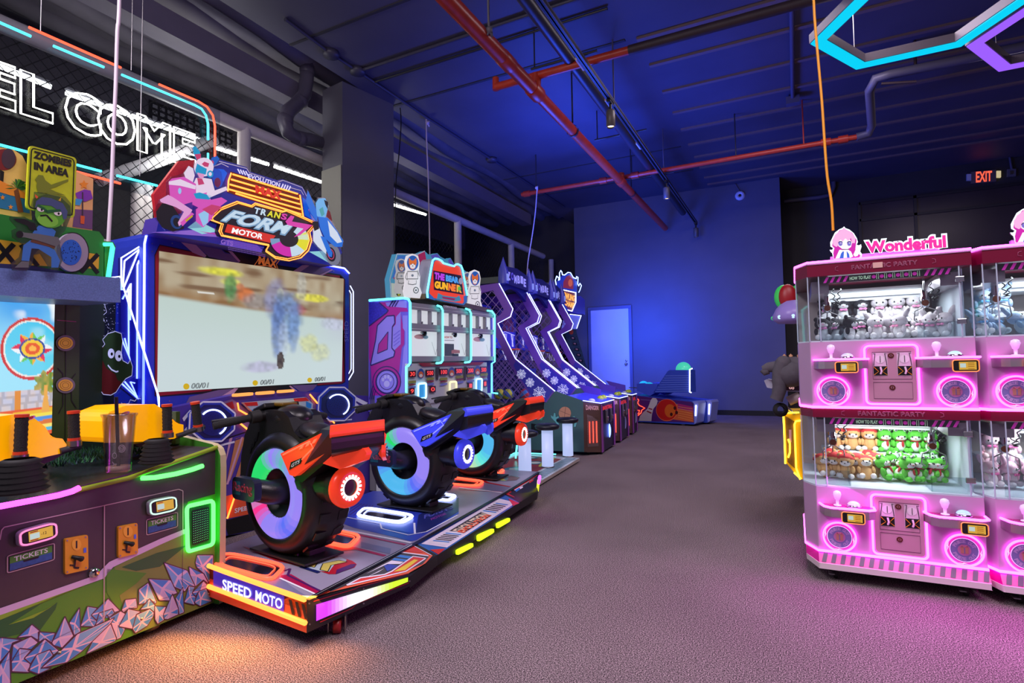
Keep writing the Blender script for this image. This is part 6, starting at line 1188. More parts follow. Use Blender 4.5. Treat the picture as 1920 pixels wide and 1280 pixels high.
def fox(x, y, sx, sy, pl, dim=1., flip=1):
    P_ = lambda pts: [(lambda c: (c[0], c[1]))(q7b([(x+sx*px*flip, y+sy*py)])[0]) for px, py in pts]
    def o(cx, cy, rx, ry, mm, of): m.oval(pl, *q7b([(x+sx*cx*flip, y+sy*cy)])[0], rx*sx/4.268, ry*sy/4.268, mm, of)
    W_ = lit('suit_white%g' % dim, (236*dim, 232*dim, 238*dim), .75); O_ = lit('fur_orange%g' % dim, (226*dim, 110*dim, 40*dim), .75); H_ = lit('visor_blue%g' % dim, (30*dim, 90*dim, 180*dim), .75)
    m.slab(pl, P_([(-58, -50), (-45, -95), (0, -112), (45, -95), (58, -40), (50, 30), (62, 70), (58, 150), (75, 200), (60, 245), (-60, 235), (-70, 190), (-58, 120), (-62, 60), (-48, 20)]), W_, .012)
    o(0, -38, 54, 68, W_, .002); o(2, -38, 46, 60, H_, .003); m.art(pl, P_([(-30, -40), (-28, -80), (-8, -58), (10, -58), (30, -78), (34, -38), (20, 5), (0, 16), (-18, 5)]), O_, .004); o(2, -12, 22, 20, W_, .005); o(-10, -28, 3.5, 4.5, BLACK, .006); o(14, -28, 3.5, 4.5, BLACK, .006); o(2, -14, 5, 3.5, BLACK, .006)
    m.stroke(pl, P_([(-40, 30), (40, 30), (44, 90), (-44, 90), (-40, 30)]), .006, BLACK, .004); o(0, 62, 10, 10, lit('suit_dial', (120, 130, 150), .6), .005); m.stroke(pl, P_([(-44, 40), (-58, 80), (-40, 100)]), .006, BLACK, .004); m.stroke(pl, P_([(44, 40), (56, 70), (40, 20)]), .006, BLACK, .004); o(28, 180, 22, 26, BLACK, .004); o(28, 180, 16, 20, W_, .005); o(28, 180, 6, 8, BLACK, .006); m.stroke(pl, P_([(-30, 100), (-34, 130), (0, 136), (30, 130), (30, 100)]), .006, BLACK, .004)
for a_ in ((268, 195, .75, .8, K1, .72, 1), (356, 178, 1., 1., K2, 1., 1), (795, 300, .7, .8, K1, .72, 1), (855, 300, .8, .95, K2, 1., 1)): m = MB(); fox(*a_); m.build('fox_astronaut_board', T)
bear = [(478, 420), (474, 372), (508, 170), (518, 120), (535, 105), (560, 107), (588, 122), (605, 142), (690, 166), (702, 152), (722, 150), (745, 162), (758, 195), (795, 400), (792, 452), (768, 478), (620, 452)]
K3 = PN(-2.86); m = MB(); m.slab(K3, q7b(bear), lit('bear_sign_edge', (60, 120, 190), .5), .14, side=LG); c = (640, 300); m.art(K3, q7b([(c[0]+(x-c[0])*.9, c[1]+(y-c[1])*.93) for x, y in bear]), lit('bear_orange', (226, 62, 34), .95), .003)
k([(560, 380), (600, 400), (705, 415), (730, 400), (745, 440), (700, 450), (590, 430), (550, 430)], lit('topper_aqua', (70, 150, 190), .6), .004, K3); k([(590, 408), (700, 425), (690, 440), (600, 424)], TM, .005, K3); k([(478, 372), (520, 410), (540, 440), (486, 425)], lit('topper_blue', (50, 110, 200), .6), .0045, K3); k([(765, 405), (790, 400), (790, 450), (768, 470)], lit('topper_blue', (50, 110, 200), .6), .0045, K3)
bs = m.build('bear_sign', T); MB().line(K3, q7b(bear[:14]), .010, neon('bear_teal', (.12, .75, 1), 3), .012).build('bear_light_outline', bs)
m = MB(); SHW = mat('sign_shadow', (50, 18, 60), .4)
m.art(K3, q7b([(522, 200), (745, 240), (765, 395), (528, 355)]), SHW, .006)
for t, q, cl in (('THE', [(530, 268), (612, 285), (614, 230), (533, 212)], (176, 60, 216)), ('BEAR', [(622, 286), (728, 306), (726, 256), (622, 234)], (70, 150, 226)), ('GUN', [(532, 342), (638, 360), (640, 300), (534, 282)], (240, 176, 30)), ('NE', [(642, 361), (702, 371), (703, 312), (644, 301)], (240, 120, 40)), ('R', [(708, 372), (752, 381), (752, 322), (709, 313)], (230, 160, 50))): m.ptext(t, K3, q7b(q), lit('sign_%s' % t, cl, 1.0), .008, bold=.07)
m.oval(K3, *q7b([(742, 285)])[0], 4, 6, WLN, .010); m.oval(K3, *q7b([(732, 345)])[0], 3, 4, lit('sign_green', (90, 180, 60), .9), .011); m.ptext('CHEMPATRONIX', PN(-2.86), q7b([(602, 492), (712, 508), (712, 492), (602, 476)]), WLN, .0, bold=.03)
m.build('bear_sign_lettering', bs)
m = MB(); m.lb(-3.1, -2.88, 4.75, 6.3, 1.905, 1.955, mat('topper_shelf', (92, 74, 48), .4)); m.build('topper_shelf', T)
# stools
SV = mat('stool_vinyl', (24, 26, 40), .4); SPL = mat('stool_column_lit', (150, 150, 170), .35, em=.75, emcol=(.48, .6, 1))
ns = -2.12; S0 = None
for (x, y), lab in (((983.7, 835), 'nearest of three lit white stools with a black round seat'), ((1026, 817), 'middle of three lit white stools on the printed base plate'), ((1064, 804.5), 'farthest of three lit white stools beside the green basketball cabinet')):
    q = PN(ns)(x, y); b0 = V((q.x, q.y, .056))
    if S0 is None:
        T = thing('stool', lab, 'stool', tuple(b0), 'stools of the bear shooting game'); S0 = T
        MB().lathe(b0+EZ*.43, EZ, [(0, .0), (.10, .0), (.135, .015), (.145, .035), (.138, .055), (.10, .072), (0, .078)], SV, 32).build('seat', T)
        MB().lathe(b0, EZ, [(.0, .0), (.065, .0), (.068, .01), (.066, .43), (0, .43)], SPL, 28).build('column', T)
        MB().lathe(b0, EZ, [(.075, .0), (.078, .006), (.07, .014)], STEEL, 24).build('foot_ring', T)
    else: dup(S0, b0, label=lab)

# ================================================================ zombie basketball machines
BP_ = mat('frame_violet', (126, 78, 190), .4); BPK = mat('frame_pink_violet', (168, 92, 178), .4); BIN = mat('hoop_board_blue', (52, 58, 190), .4, noise=.15, scale=14); BGR = mat('cabinet_green', (70, 104, 110), .45); BBR = mat('cabinet_brown', (88, 62, 56), .5); BFR = mat('cabinet_front_navy', (40, 30, 62), .45); TRM = mat('cabinet_trim_violet', (150, 66, 170), .4)
WEB = mat('web_white', (226, 228, 255), .4, em=.35); NB = neon('frame_neon_blue', (.36, .44, 1), 5)
SNET = netmat('violet_side_net', 7, .045, (150, 120, 190))
OUT = [(-3.268, 2.462), (-3.05, 2.066), (-3.09, 1.955), (-3.292, 1.866), (-3.022, 1.346), (-2.434, .879), (-2.56, .72), (-2.76, .765)]
INN = [(-3.0, 1.08), (-3.15, 1.35), (-3.43, 1.88), (-3.24, 2.0), (-3.19, 2.065), (-3.36, 2.36)]
def basket(u0, w, label, first):
    T = thing('basketball_machine', label, 'basketball machine', tuple(L(-2.6, u0+w/2, 0)), 'zombie basketball machines'); u1 = u0+w
    def prof(pts, ua, ub, m, nm, par=None, cap=None): b = MB(); b.prism([L(n, ua, z) for n, z in pts], EU*(ub-ua), m, cap=cap); return b.build(nm, par or T)
    for ua, ub in ((u0, u0+.035), (u1-.035, u1)):
        fo = prof(OUT+INN+[(-3.95, 2.28), (-3.95, 2.42)], ua, ub, BPK if ua == u0 else BP_, 'side_frame', cap=BP_)
        MB().tube([L(n+.004, ua if ua == u0 else ub, z) for n, z in OUT[:6]], .0065, NB, 6).build('neon_edge', fo)
        pl = PU(ua-.001) if ua == u0 else PU(ua-.001); b = MB(); b.poly([L(n, ua-.003, z) for n, z in ((-3.01, 1.31), (-2.46, .876), (-2.57, .74), (-2.755, .78), (-2.98, 1.12), (-3.05, 1.25))], mat('web_panel_violet', (72, 66, 200), .4))
        for cn, cz, r in ((-2.93, 1.12, .075), (-2.80, 1.0, .07), (-2.66, .85, .10)):
            c = L(cn, ua-.006, cz)
            for a in range(8): t = math.radians(45*a+11); b.tube([c, c+EN*(r*math.cos(t))+EZ*(r*math.sin(t))], .0045, WEB, 4)
            for rr in (.35, .62, .85): b.tube([c+EN*(r*rr*math.cos(math.radians(45*a+11)))+EZ*(r*rr*math.sin(math.radians(45*a+11))) for a in range(8)], .0035, WEB, 4, True)
        b.build('web_panel', fo)
        MB().poly([L(n, ua+.02, z) for n, z in ((-3.95, .6), (-2.7, .75), (-3.02, 1.33), (-3.35, 1.87), (-3.15, 2.03), (-3.3, 2.4), (-3.95, 2.35))], SNET).build('side_net', T)
    b = MB(); b.lb(-4.0, -3.92, u0, u1, .05, 2.45, mat('back_board_navy', (24, 26, 84), .5)); b.build('back_board', T)
    b = MB(); pn = PN(-3.86); b.lb(-3.9, -3.86, u0+.12, u1-.12, 1.35, 2.25, BIN)
    c = L(-3.855, (u0+u1)/2, 1.9); b.add([c+EU*(.24*math.cos(t)*(1+.06*math.sin(5*t)))+EZ*(.26*math.sin(t)) for t in [2*math.pi*i/20 for i in range(20)]], [list(range(20))], mat('zombie_face_rose', (150, 74, 120), .5))
    for s in (-1, 1): b.disc(c+EN*.004+EU*s*.09+EZ*.03, EN, .045, mat('face_eye', (90, 100, 210), .4), 12)
    b.build('zombie_poster', T)
    b = MB(); b.lb(-3.5, -3.47, u0+.04, u1-.04, 1.52, 1.80, mat('hoop_panel_blue', (56, 62, 206), .35)); uc = (u0+u1)/2
    for s in (-.3, .1, .34):
        for q in range(4): b.tube([L(-3.465, uc+s*w+.02*q, 1.56), L(-3.465, uc+s*w+.06*math.sin(q*2), 1.76)], .004, WEB, 4)
    b.tube([L(-3.465, u0+.06, 1.78), L(-3.465, u0+w*.35, 1.74), L(-3.465, u0+w*.6, 1.79), L(-3.465, u1-.06, 1.75)], .005, WEB, 4); hp = b.build('hoop_panel', T)
    b = MB(); hc = L(-3.33, uc, 1.5); b.tube([hc+EN*.14*math.cos(t)+EU*.15*math.sin(t) for t in [2*math.pi*i/20 for i in range(20)]], .011, mat('hoop_orange', (220, 80, 40), .4), 6, True); b.build('hoop', hp)
    b = MB()
    for i in range(12):
        t = 2*math.pi*i/12; t2 = t+.5; b.tube([hc+EN*.14*math.cos(t)+EU*.15*math.sin(t), hc-EZ*.16+EN*.08*math.cos(t2)+EU*.085*math.sin(t2)], .003, WEB, 4)
    b.build('hoop_net', hp)
    b = MB(); b.poly([L(-3.9, u0+.04, .62), L(-3.9, u1-.04, .62), L(-2.5, u1-.04, .74), L(-2.5, u0+.04, .74)], mat('ball_ramp_navy', (34, 32, 110), .4)); b.build('ball_ramp', T)
    b = MB(); b.lb(-2.95, -2.93, u0+.2, u0+.62, .92, 1.2, mat('timer_board_navy', (26, 26, 110), .35)); tb = b.build('timer_board', T)
    MB().text('000', [L(-2.925, u0+.27, .98), L(-2.925, u0+.55, .98), L(-2.925, u0+.55, 1.1), L(-2.925, u0+.27, 1.1)], mat('timer_digit', (100, 100, 230), .4, em=.5), .0, .001).build('digits', tb)
    # crown
    cut = .2 if w < .9 else 0; w -= cut; u1 -= cut; uc = (u0+u1)/2
    b = MB(); arc = [(u0+.05+(w-.1)*t, 2.30+.14*math.sin(math.pi*t)) for t in [i/12 for i in range(13)]]
    b.prism([L(-3.26, u, z) for u, z in arc]+[L(-3.26, u1-.05, 2.5), L(-3.26, u0+.05, 2.5)], EN*-.05, mat('crown_navy', (30, 30, 120), .4)); b.prism([L(-3.2, u0+.06, 2.47), L(-3.2, u1-.06, 2.47), L(-3.2, u1-.06, 2.70), L(-3.2, uc, 2.76), L(-3.2, u0+.06, 2.72)], EN*-.04, mat('crown_dark', (34, 34, 100), .4))
    b.lb(-3.95, -3.27, u0+.02, u1-.02, 2.47, 2.56, mat('roof_olive', (66, 76, 70), .5)); b.build('crown', T)
    b = MB()
    for i, ch in enumerate('ZOMBIE'): a0 = u0+.17+(w-.36)*i/6; dz = .02*math.sin(i*2.1); b.text(ch, [L(-3.195, a0, 2.53+dz), L(-3.195, a0+(w-.36)/7.2, 2.53+dz), L(-3.195, a0+(w-.36)/7.2, 2.655+dz*.6), L(-3.195, a0, 2.655+dz*.6)], mat('zombie_letters', (150, 150, 230), .4, em=.5) if ch != 'O' else mat('zombie_letter_o', (90, 80, 200), .4, em=.4), .05, .002)
    b.build('zombie_lettering', T)
    for uu in (u0+.03, u1-.05): b = MB(); b.lathe(L(-3.2, uu, 2.45), EZ, [(.085, 0), (.08, .18), (.0, .40)], mat('tower_blue', (74, 80, 190), .4), 4, ref=EN+EU); b.box(L(-3.135, uu, 2.54), (.02, .05, .1), mat('tower_window', (150, 170, 240), .4, em=.3), ROW); b.build('crown_tower', T)
    # ball cabinet
    w += cut; u1 += cut
    cab = [(-2.03, .05), (-2.03, .745), (-2.434, .88), (-2.56, .72), (-3.9, .62), (-3.9, .05)]
    prof(cab, u0+.005, u0+.03, BGR, 'cabinet_side'); prof(cab, u1-.03, u1-.005, BGR, 'cabinet_side')
    b = MB(); b.poly([L(-2.03, u0+.005, z) for z in (.05, .745)]+[L(-1.83, u0+.18, z) for z in (.70, .03)], BBR); b.poly([L(-2.03, u1-.005, z) for z in (.05, .745)]+[L(-1.83, u1-.12, z) for z in (.70, .03)], BBR)
    b.poly([L(-1.83, u0+.18, .03), L(-1.83, u1-.12, .03), L(-1.83, u1-.12, .70), L(-1.83, u0+.18, .70)], BFR); b.build('front_panel', T)
    b = MB(); b.prism([L(-2.03, u0+.005, .735), L(-1.83, u0+.18, .69), L(-1.83, u1-.12, .69), L(-2.03, u1-.005, .735), L(-2.3, u1-.03, .79), L(-2.3, u0+.03, .79)], EZ*.02, mat('control_top_blue', (62, 66, 214), .3)); b.build('control_top', T)
    MB().tube([L(-2.03, u0, .75), L(-1.825, u0+.18, .705), L(-1.825, u1-.12, .705)], .006, NB, 6).build('neon_edge', T)
    b = MB(); b.prism([L(-2.3, u1-.035, .80), L(-2.05, u1-.035, .74), L(-2.05, u1-.035, .86), L(-2.42, u1-.035, .95)], EU*.03, mat('guard_violet', (86, 54, 170), .4)); b.build('guard', T)
    for uu, mm in ((u0+.2, mat('dome_button', (190, 200, 200), .2)), (u0+.62*w, mat('ball_ornament', (170, 190, 40), .3)), (u0+.8*w, mat('ball_ornament', (170, 190, 40), .3))): b = MB(); b.ball(L(-1.96, uu, .735), (.05, .05, .035 if uu == u0+.2 else .05), mm, 14, 8); b.build('button', T)
    for uu, n0 in ((u0+.185, 0), (u1-.125, 0)): b = MB(); b.prism([L(-1.822, uu-.02, .03), L(-1.822, uu+.09, .03), L(-1.822, uu+.04, .68), L(-1.822, uu-.01, .68)] if uu < u0+.4 else [L(-1.822, uu-.09, .03), L(-1.822, uu+.01, .03), L(-1.822, uu+.01, .68), L(-1.822, uu-.05, .68)], EN*.006, TRM); b.build('violet_trim', T)
    for uu in (u0+w*.40, u0+w*.66): b = MB(); b.box(L(-1.815, uu, .50), (.02, .1, .19), STEEL, ROW); b.box(L(-1.80, uu+.02, .47), (.02, .03, .06), CHROME, ROW); b.build('coin_slot_plate', T, bevel=.004)
    b = MB(); cr = [L(-1.815, u0+w*.53+.045*math.sin(math.radians(a)), .28-.10*math.cos(math.radians(a))) for a in range(20, 165, 12)]; b.tube(cr, [.005+.011*math.sin(math.pi*i/(len(cr)-1)) for i in range(len(cr))], neon('crescent_blue', (.12, .2, 1), 7) if first else mat('crescent_off', (150, 150, 190), .4), 8); b.build('crescent_light', T)
    b = MB(); b.text('BASKETBALL', [L(-1.822, u0+.27, .60), L(-1.822, u1-.28, .60), L(-1.822, u1-.28, .655), L(-1.822, u0+.27, .655)], mat('basket_red_text', (230, 50, 56), .4, em=.6), .03, .002); b.build('basketball_lettering', T)
    d0, d1 = L(-2.03, u0+.005, 0), L(-1.83, u0+.18, 0); dn = (d1-d0).normalized(); nn = V((dn.y, -dn.x, 0)); cp = lambda t, z: d0+(d1-d0)*t+EZ*z+nn*.003
    b = MB(); b.text('DANGER', [cp(.14, .62), cp(.9, .61), cp(.9, .665), cp(.14, .69)], mat('danger_text', (226, 170, 160), .4), .04, .001); b.build('danger_lettering', T)
    b = MB(); b.poly([cp(.2, .12), cp(.82, .12), cp(.82, .47), cp(.5, .53), cp(.2, .56)], mat('grille_steel', (120, 100, 100), .4))
    for i in range(9):
        for j in range(26):
            if .125+j*.017 < .50: b.disc(cp(.22+i*.07+(j % 2)*.035, .135+j*.017)+nn*.002, nn, .0042, BLACK, 6)
    gp = b.build('grille', T); 
    for t in (.32, .52, .72): MB().tube([cp(t, .17)+nn*.008, cp(t, .46)+nn*.008], .006, neon('grille_red', (1, .05, .03), 4 if first else 2), 6).build('red_light_line', gp)
    for n, u in ((-2.0, u0+.12), (-1.9, u0+.25), (-1.9, u1-.2)): b = MB(); c = L(n, u, .027); b.lathe(c-EU*.015, EU, [(.01, 0), (.026, .003), (.026, .027), (.01, .03)], BLACK, 12); b.box(c+EZ*.02, (.03, .04, .025), STEEL, ROW); b.build('caster', T)
    return T
bk = basket(7.45, 1.15, 'nearest zombie basketball machine with green side and lit red danger grille', True)
sd = PU(7.449); b = MB(); qz = lambda p: zo(960, 640, 5.567, p); CYA = mat('hand_cyan', (110, 190, 196), .45)
b.oval(sd, *qz([(552, 748)])[0], 11.5, 12.2, mat('ball_print_peach', (214, 148, 120), .5), .003); 
for k_ in ([(495, 720), (552, 745), (615, 770)], [(560, 682), (552, 745), (545, 815)]): b.stroke(sd, qz(k_), .005, mat('ball_print_line', (120, 76, 70), .5), .004)
b.art(sd, qz([(405, 768), (430, 785), (440, 745), (452, 748), (456, 790), (485, 780), (490, 795), (470, 830), (490, 860), (480, 885), (455, 840), (410, 795)]), CYA, .003); b.art(sd, qz([(620, 790), (650, 778), (665, 800), (675, 850), (665, 890), (645, 890), (650, 850), (620, 840), (640, 820)]), CYA, .003)
b.ptext('ES', sd, qz([(255, 810), (318, 826), (332, 690), (262, 682)]), mat('es_green', (70, 196, 150), .45), .003, bold=.05); b.art(sd, qz([(200, 855), (340, 878), (350, 940), (200, 1000)]), BLACK, .004); b.build('side_print', bk)
basket(8.70, 1.02, 'middle zombie basketball machine, second from the bear shooting game', False)
basket(9.80, .78, 'farthest zombie basketball machine, next to the bowling machine', False)
BALLC = [((60, 110, 190), (214, 214, 60)), ((210, 60, 60), (60, 130, 200)), ((70, 150, 110), (220, 210, 70)), ((226, 120, 50), (60, 120, 190))]
for i, ((x, y), lab) in enumerate((((953, 741), 'blue and yellow basketball resting low behind the near net'), ((985, 747), 'red and blue basketball resting low beside the near frame foot'), ((938, 741), 'green and yellow basketball next to the teal light post'))):
    q = PU(7.62)(x, y); c1, c2 = BALLC[i]; c = V((q.x, q.y, .72)); c.z = .735+.085
    b = MB()
    for j in range(8): b.lathe(c, (EZ*.6+EN*.8*(1 if i % 2 else -1)+EU*.3), [(.085*math.sin(math.pi*t/10), -.085*math.cos(math.pi*t/10)) for t in range(11)], mat('ball_a%d' % i, c1, .5) if j % 2 else mat('ball_b%d' % i, c2, .5), 4, ang=(45*j, 45*j+45))
    one(b, 'basketball', lab, 'basketball', 'basketballs in the near machine')

# ================================================================ bowling champ machine and bowling lanes
q9b = lambda p: zo(920, 500, 7.11, p); Bn = PN(-3.5); u0 = PN(-3.5)(1052, 560).y
T = thing('bowling_game_machine', 'bowling arcade machine with a glowing blue outlined sign reading BOWLING CHAMP', 'arcade machine', tuple(Bn(1066, 640)*1)); T.location.z = 0; T['_o'] = list(T.location)
m = MB(); sg = [(920, 285), (935, 180), (960, 150), (1020, 95), (1070, 95), (1105, 145), (1150, 200), (1150, 440), (1130, 520), (1085, 590), (1030, 570), (960, 460)]
m.slab(Bn, q9b(sg), lit('bowling_sign_blue', (40, 60, 200), .6), .08); m.art(Bn, q9b([(965, 280), (970, 200), (1010, 130), (1060, 105), (1095, 150), (1105, 220), (1100, 300)]), lit('bowling_dome_red', (140, 40, 46), .7), .003); m.oval(Bn, *q9b([(1062, 215)])[0], 4, 7, lit('pin_orange', (214, 100, 50), .7), .004)
m.art(Bn, q9b([(935, 300), (1135, 345), (1132, 470), (1085, 590), (1030, 560), (940, 430)]), lit('bowling_panel_maroon', (110, 30, 40), .6), .003); so = m.build('bowling_sign', T)
m = MB(); m.ptext('BOWLING', Bn, q9b([(940, 425), (1118, 465), (1125, 385), (945, 318)]), neon('bowling_letters', (1, .42, .06), 1.3, False), .008, bold=.05); m.ptext('CHAMP', Bn, q9b([(985, 510), (1105, 560), (1120, 480), (985, 440)]), neon('bowling_letters', (1, .42, .06), 1.3, False), .008, bold=.05); m.build('bowling_lettering', so)
MB().line(Bn, q9b([(935, 300), (1135, 345), (1135, 475), (1085, 592), (1030, 575)]), .009, neon('bowling_white', (.7, .75, 1), 4), .012).build('sign_light_outline', so)
MB().line(Bn, q9b([(875, 240), (862, 180), (880, 125), (910, 150), (905, 180), (920, 170), (918, 80), (935, 50), (950, 70), (955, 105), (985, 110), (1030, 75), (1065, 80), (1100, 140), (1140, 160), (1145, 130), (1165, 140), (1160, 230), (1175, 255), (1190, 220), (1210, 250), (1190, 310), (1175, 340)]), .010, neon('ghost_blue', (.22, .36, 1), 6), .02).build('ghost_light_outline', so)
m = MB(); m.prism([Bn(*p) for p in q9b([(1150, 430), (1200, 390), (1255, 440), (1258, 640), (1100, 600)])], -EN*.5, mat('bowling_side_violet', (96, 90, 220), .4)); m.prism([Bn(*p) for p in q9b([(1040, 640), (1210, 650), (1145, 830), (1000, 820)])], -EN*.1, mat('bowling_header_pale', (130, 136, 250), .4, em=.2)); m.build('housing', T)
MB().line(Bn, q9b([(1055, 632), (1208, 650), (1148, 822)]), .007, N_ICE, .01).build('header_light', T)
pr = Pl(Bn(1100, 700), EN-EU*.5); m = MB(); m.slab(pr, [(1058, 616), (1078, 612), (1100, 690), (1130, 760), (1090, 760)], mat('bowling_playfield', (60, 84, 110), .4, noise=.4, scale=30), .05)
for i in range(5): x, y = 1074+i*3.6, 634+i*10.5; m.art(pr, [(x-4, y-3), (x+4, y-2), (x+5, y+3), (x-3, y+2)], BLACK, .003); m.art(pr, [(x-2, y-2), (x+2, y-1.5), (x+2.5, y+1), (x-2, y+.5)], PPK, .004)
m.oval(pr, 1071, 622, 4, 5, PORG, .003); m.build('playfield', T)
m = MB(); a = Bn(1060, 616); b = Bn(1098, 690); m.prism([V((a.x-.6, a.y, 0)), V((b.x+.15, b.y-.4, 0)), V((b.x+.15, b.y, 0)), V((a.x-.6, a.y+.7, 0))], EZ*1.0, mat('bowling_cab_dark', (30, 32, 80), .5)); m.build('cabinet', T)
# two glowing ball bowling lanes against the blue wall
w0, w1 = PZ(0)(1195, 793), PZ(0)(1305, 799); dx = (w1-w0).normalized(); nr = V((dx.y, -dx.x, 0)); Bl = Pl(w0, nr); qb = lambda p: zo(1160, 660, 8, p)
def lane(label, back):
    T = thing('bowling_lane', label, 'bowling lane', tuple((w0+w1)/2), 'bowling lanes by the blue wall'); m = MB(); bk_ = -nr*.40
    out = qb([(90, 640), (270, 645), (420, 660), (1095, 738), (1128, 770), (1134, 1060), (1134, 1085), (90, 1035)])
    m.prism([Bl(x, y) for x, y in out], bk_, mat('lane_body_blue', (52, 78, 196), .4)); m.build('body', T)
    if not back:
        m = MB(); LP2 = mat('lane_print_violet', (84, 26, 110), .4)
        m.art(Bl, qb([(96, 650), (270, 655), (1090, 745), (1122, 775), (1128, 1055), (96, 1025)]), LP2, .002); m.art(Bl, qb([(820, 1010), (870, 770), (1000, 800), (1110, 830), (1125, 1050)]), mat('lane_print_orange', (214, 96, 50), .4), .003); m.art(Bl, qb([(890, 770), (1118, 820), (1120, 900), (880, 850)]), mat('lane_print_magenta', (170, 40, 110), .4), .0035)
        for i in range(6): m.stroke(Bl, qb([(890, 815+i*32), (1110, 850+i*36)]), .008, mat('lane_print_gold', (236, 160, 80), .4), .004)
        m.oval(Bl, *qb([(725, 868)])[0], 20.5, 20.8, mat('lane_ball_rim', (236, 120, 70), .4), .005); m.oval(Bl, *qb([(722, 866)])[0], 19.5, 19.8, mat('lane_ball_red', (196, 26, 22), .35), .006); m.oval(Bl, *qb([(770, 880)])[0], 10, 12.5, mat('lane_ball_glow', (220, 100, 30), .35), .007)
        for x, y in ((843, 838), (790, 932), (868, 905)): m.oval(Bl, *qb([(x, y)])[0], 2.6, 3.4, mat('lane_ball_hole', (70, 12, 10), .4), .008)
        pin = [(300, 1030), (320, 960), (370, 900), (430, 850), (460, 780), (480, 720), (510, 685), (560, 690), (585, 730), (570, 790), (520, 850), (500, 930), (490, 1035)]
        m.art(Bl, qb(pin), mat('pin_print_cream', (206, 196, 196), .45), .006); m.art(Bl, qb([(425, 875), (495, 905), (488, 925), (418, 890)]), PRD, .007); m.art(Bl, qb([(452, 835), (508, 850), (500, 868), (444, 850)]), PRD, .007); m.stroke(Bl, qb([(330, 712), (460, 720), (900, 780)]), .014, mat('lane_print_mauve', (120, 90, 150), .4), .003); m.build('side_print', T)
        MB().line(Bl, qb([(285, 700), (300, 720), (285, 760), (310, 800), (340, 812), (392, 838), (345, 870), (335, 910), (290, 950)]), .008, N_RED, .012).line(Bl, qb([(280, 870), (310, 870), (300, 920), (280, 925)]), .008, N_RED, .012).build('red_neon_emblem', T)
    if not back:
     m = MB(); m.prism([Bl(x, y) for x, y in qb([(520, 606), (735, 285), (770, 268), (1045, 268), (1060, 606)])], bk_*.9, mat('ball_tower_blue', (50, 78, 200), .4, noise=.05, scale=5))
     for i in range(8): m.stroke(Bl, qb([(700-i*22, 355+i*34), (1048, 352+i*33)]), .018, mat('tower_slat_light', (96, 122, 230), .4), .004)
     m.build('ball_tower', T); MB().line(Bl, qb([(1105, 245), (1066, 258), (1066, 600), (1090, 606)]), .012, neon('lane_white', (.75, .8, 1), 5), .012).build('tower_light', T)
    gd = mat('dome_glow_green', (60, 190, 160), .3, em=.6, emcol=(.08, .75, .45)); gc = mat('dome_glow_cyan', (30, 170, 220), .3, em=.6, emcol=(.02, .55, .85))
    for (x, y, r, mm) in (((920, 262, 110, gd), (400, 540, 84, gc)) if not back else ((110, 520, 76, gc),)): MB().ball(Bl(*qb([(x, y)])[0])+bk_*.45, r/8/FPX*(Bl(*qb([(x, y)])[0])-EYE).length, mm, 20, 12).build('glowing_ball', T)
    m = MB(); m.prism([Bl(x, y) for x, y in qb([(275, 580), (470, 655), (540, 610), (590, 480), (270, 470)])], bk_*.9, mat('lane_top_blue', (70, 92, 220), .35)); m.tube([Bl(*p)+bk_*.05 for p in qb([(150, 530), (550, 545)])], .01, STEEL, 6); m.build('lane_top', T)
    m = MB(); m.prism([Bl(x, y, .02) for x, y in qb([(1100, 738), (1180, 735), (1200, 770), (1165, 1060), (1134, 1080), (1128, 770)])], bk_, mat('lane_end_white', (140, 150, 240), .4)); m.build('end_cap', T); MB().line(Bl, qb([(1160, 795), (1152, 955)]), .012, neon('lane_white', (.75, .8, 1), 5), .03).build('end_light', T)
    for x in (955, 330): p = Bl(*qb([(x, 1090)])[0]); p = V((p.x, p.y, .045))+bk_*.12; MB().lathe(p, nr, [(.015, -.02), (.045, -.015), (.045, .015), (.015, .02)], GREY, 14).build('caster', T)
    return T
la = lane('front bowling lane with a red ball and pin printed on its side', False)
lb2 = lane('rear bowling lane half hidden behind the lane with the red ball print', True); lb2.location = V(lb2.location)-nr*.46+dx*.10
m = MB(); m.slab(Pl((0, YB-.3, 0), (0, -1, 0)), [(1140, 716), (1240, 716), (1240, 730), (1140, 730)], mat('lane_rail_lilac', (150, 140, 220), .4), .05); one(m, 'lane_backboard', 'pale strip board standing at the wall behind the glowing lane balls', 'board', loc=None) if 0 else None
# ================================================================ double-deck claw machines (right)
YC = 3.62; C = PY(YC)
CPK = mat('claw_panel_pink', (186, 148, 184), .35, noise=.02, scale=8); CST = mat('claw_steel', (176, 164, 172), .3, .75); CRD = mat('claw_band_maroon', (112, 8, 46), .3); CMG = mat('claw_magenta', (214, 16, 150), .35); CDK = mat('claw_dark_stripe', (72, 30, 84), .4)
CBG = mat('claw_badge_lilac', (140, 128, 200), .4); CBT = mat('claw_badge_text', (190, 156, 214), .4, em=.1); CIN = mat('claw_inside_white', (214, 222, 232), .4); CBK = mat('claw_back_pale', (196, 182, 178), .3, .2)
T = thing('claw_machine', 'left double-deck pink neon claw machine topped by a Wonderful sign and a pink haired girl', 'claw machine', (.45, 4.0, 0), 'pink claw machines'); CT = T
def ring_(o=0): return [(.08, 3.62-o), (.829, 3.62-o), (.806, 3.68), (.806, 4.42), (.02, 4.42), (.02, 3.74-o*.5)]
def slabz(z0, z1, m, nm, o=0, cap=None, par=None, **k): b = MB(); b.prism([V((x, y, z0)) for x, y in ring_(o)], (0, 0, z1-z0), m, cap=cap); return b.build(nm, par or T, **k)
b = MB(); lo = [V((x, y, .072)) for x, y in ring_(.055)]; b.prism(lo, (0, 0, .03), mat('claw_base_white', (216, 204, 206), .4)); b.build('base_rim', T, bevel=.008)
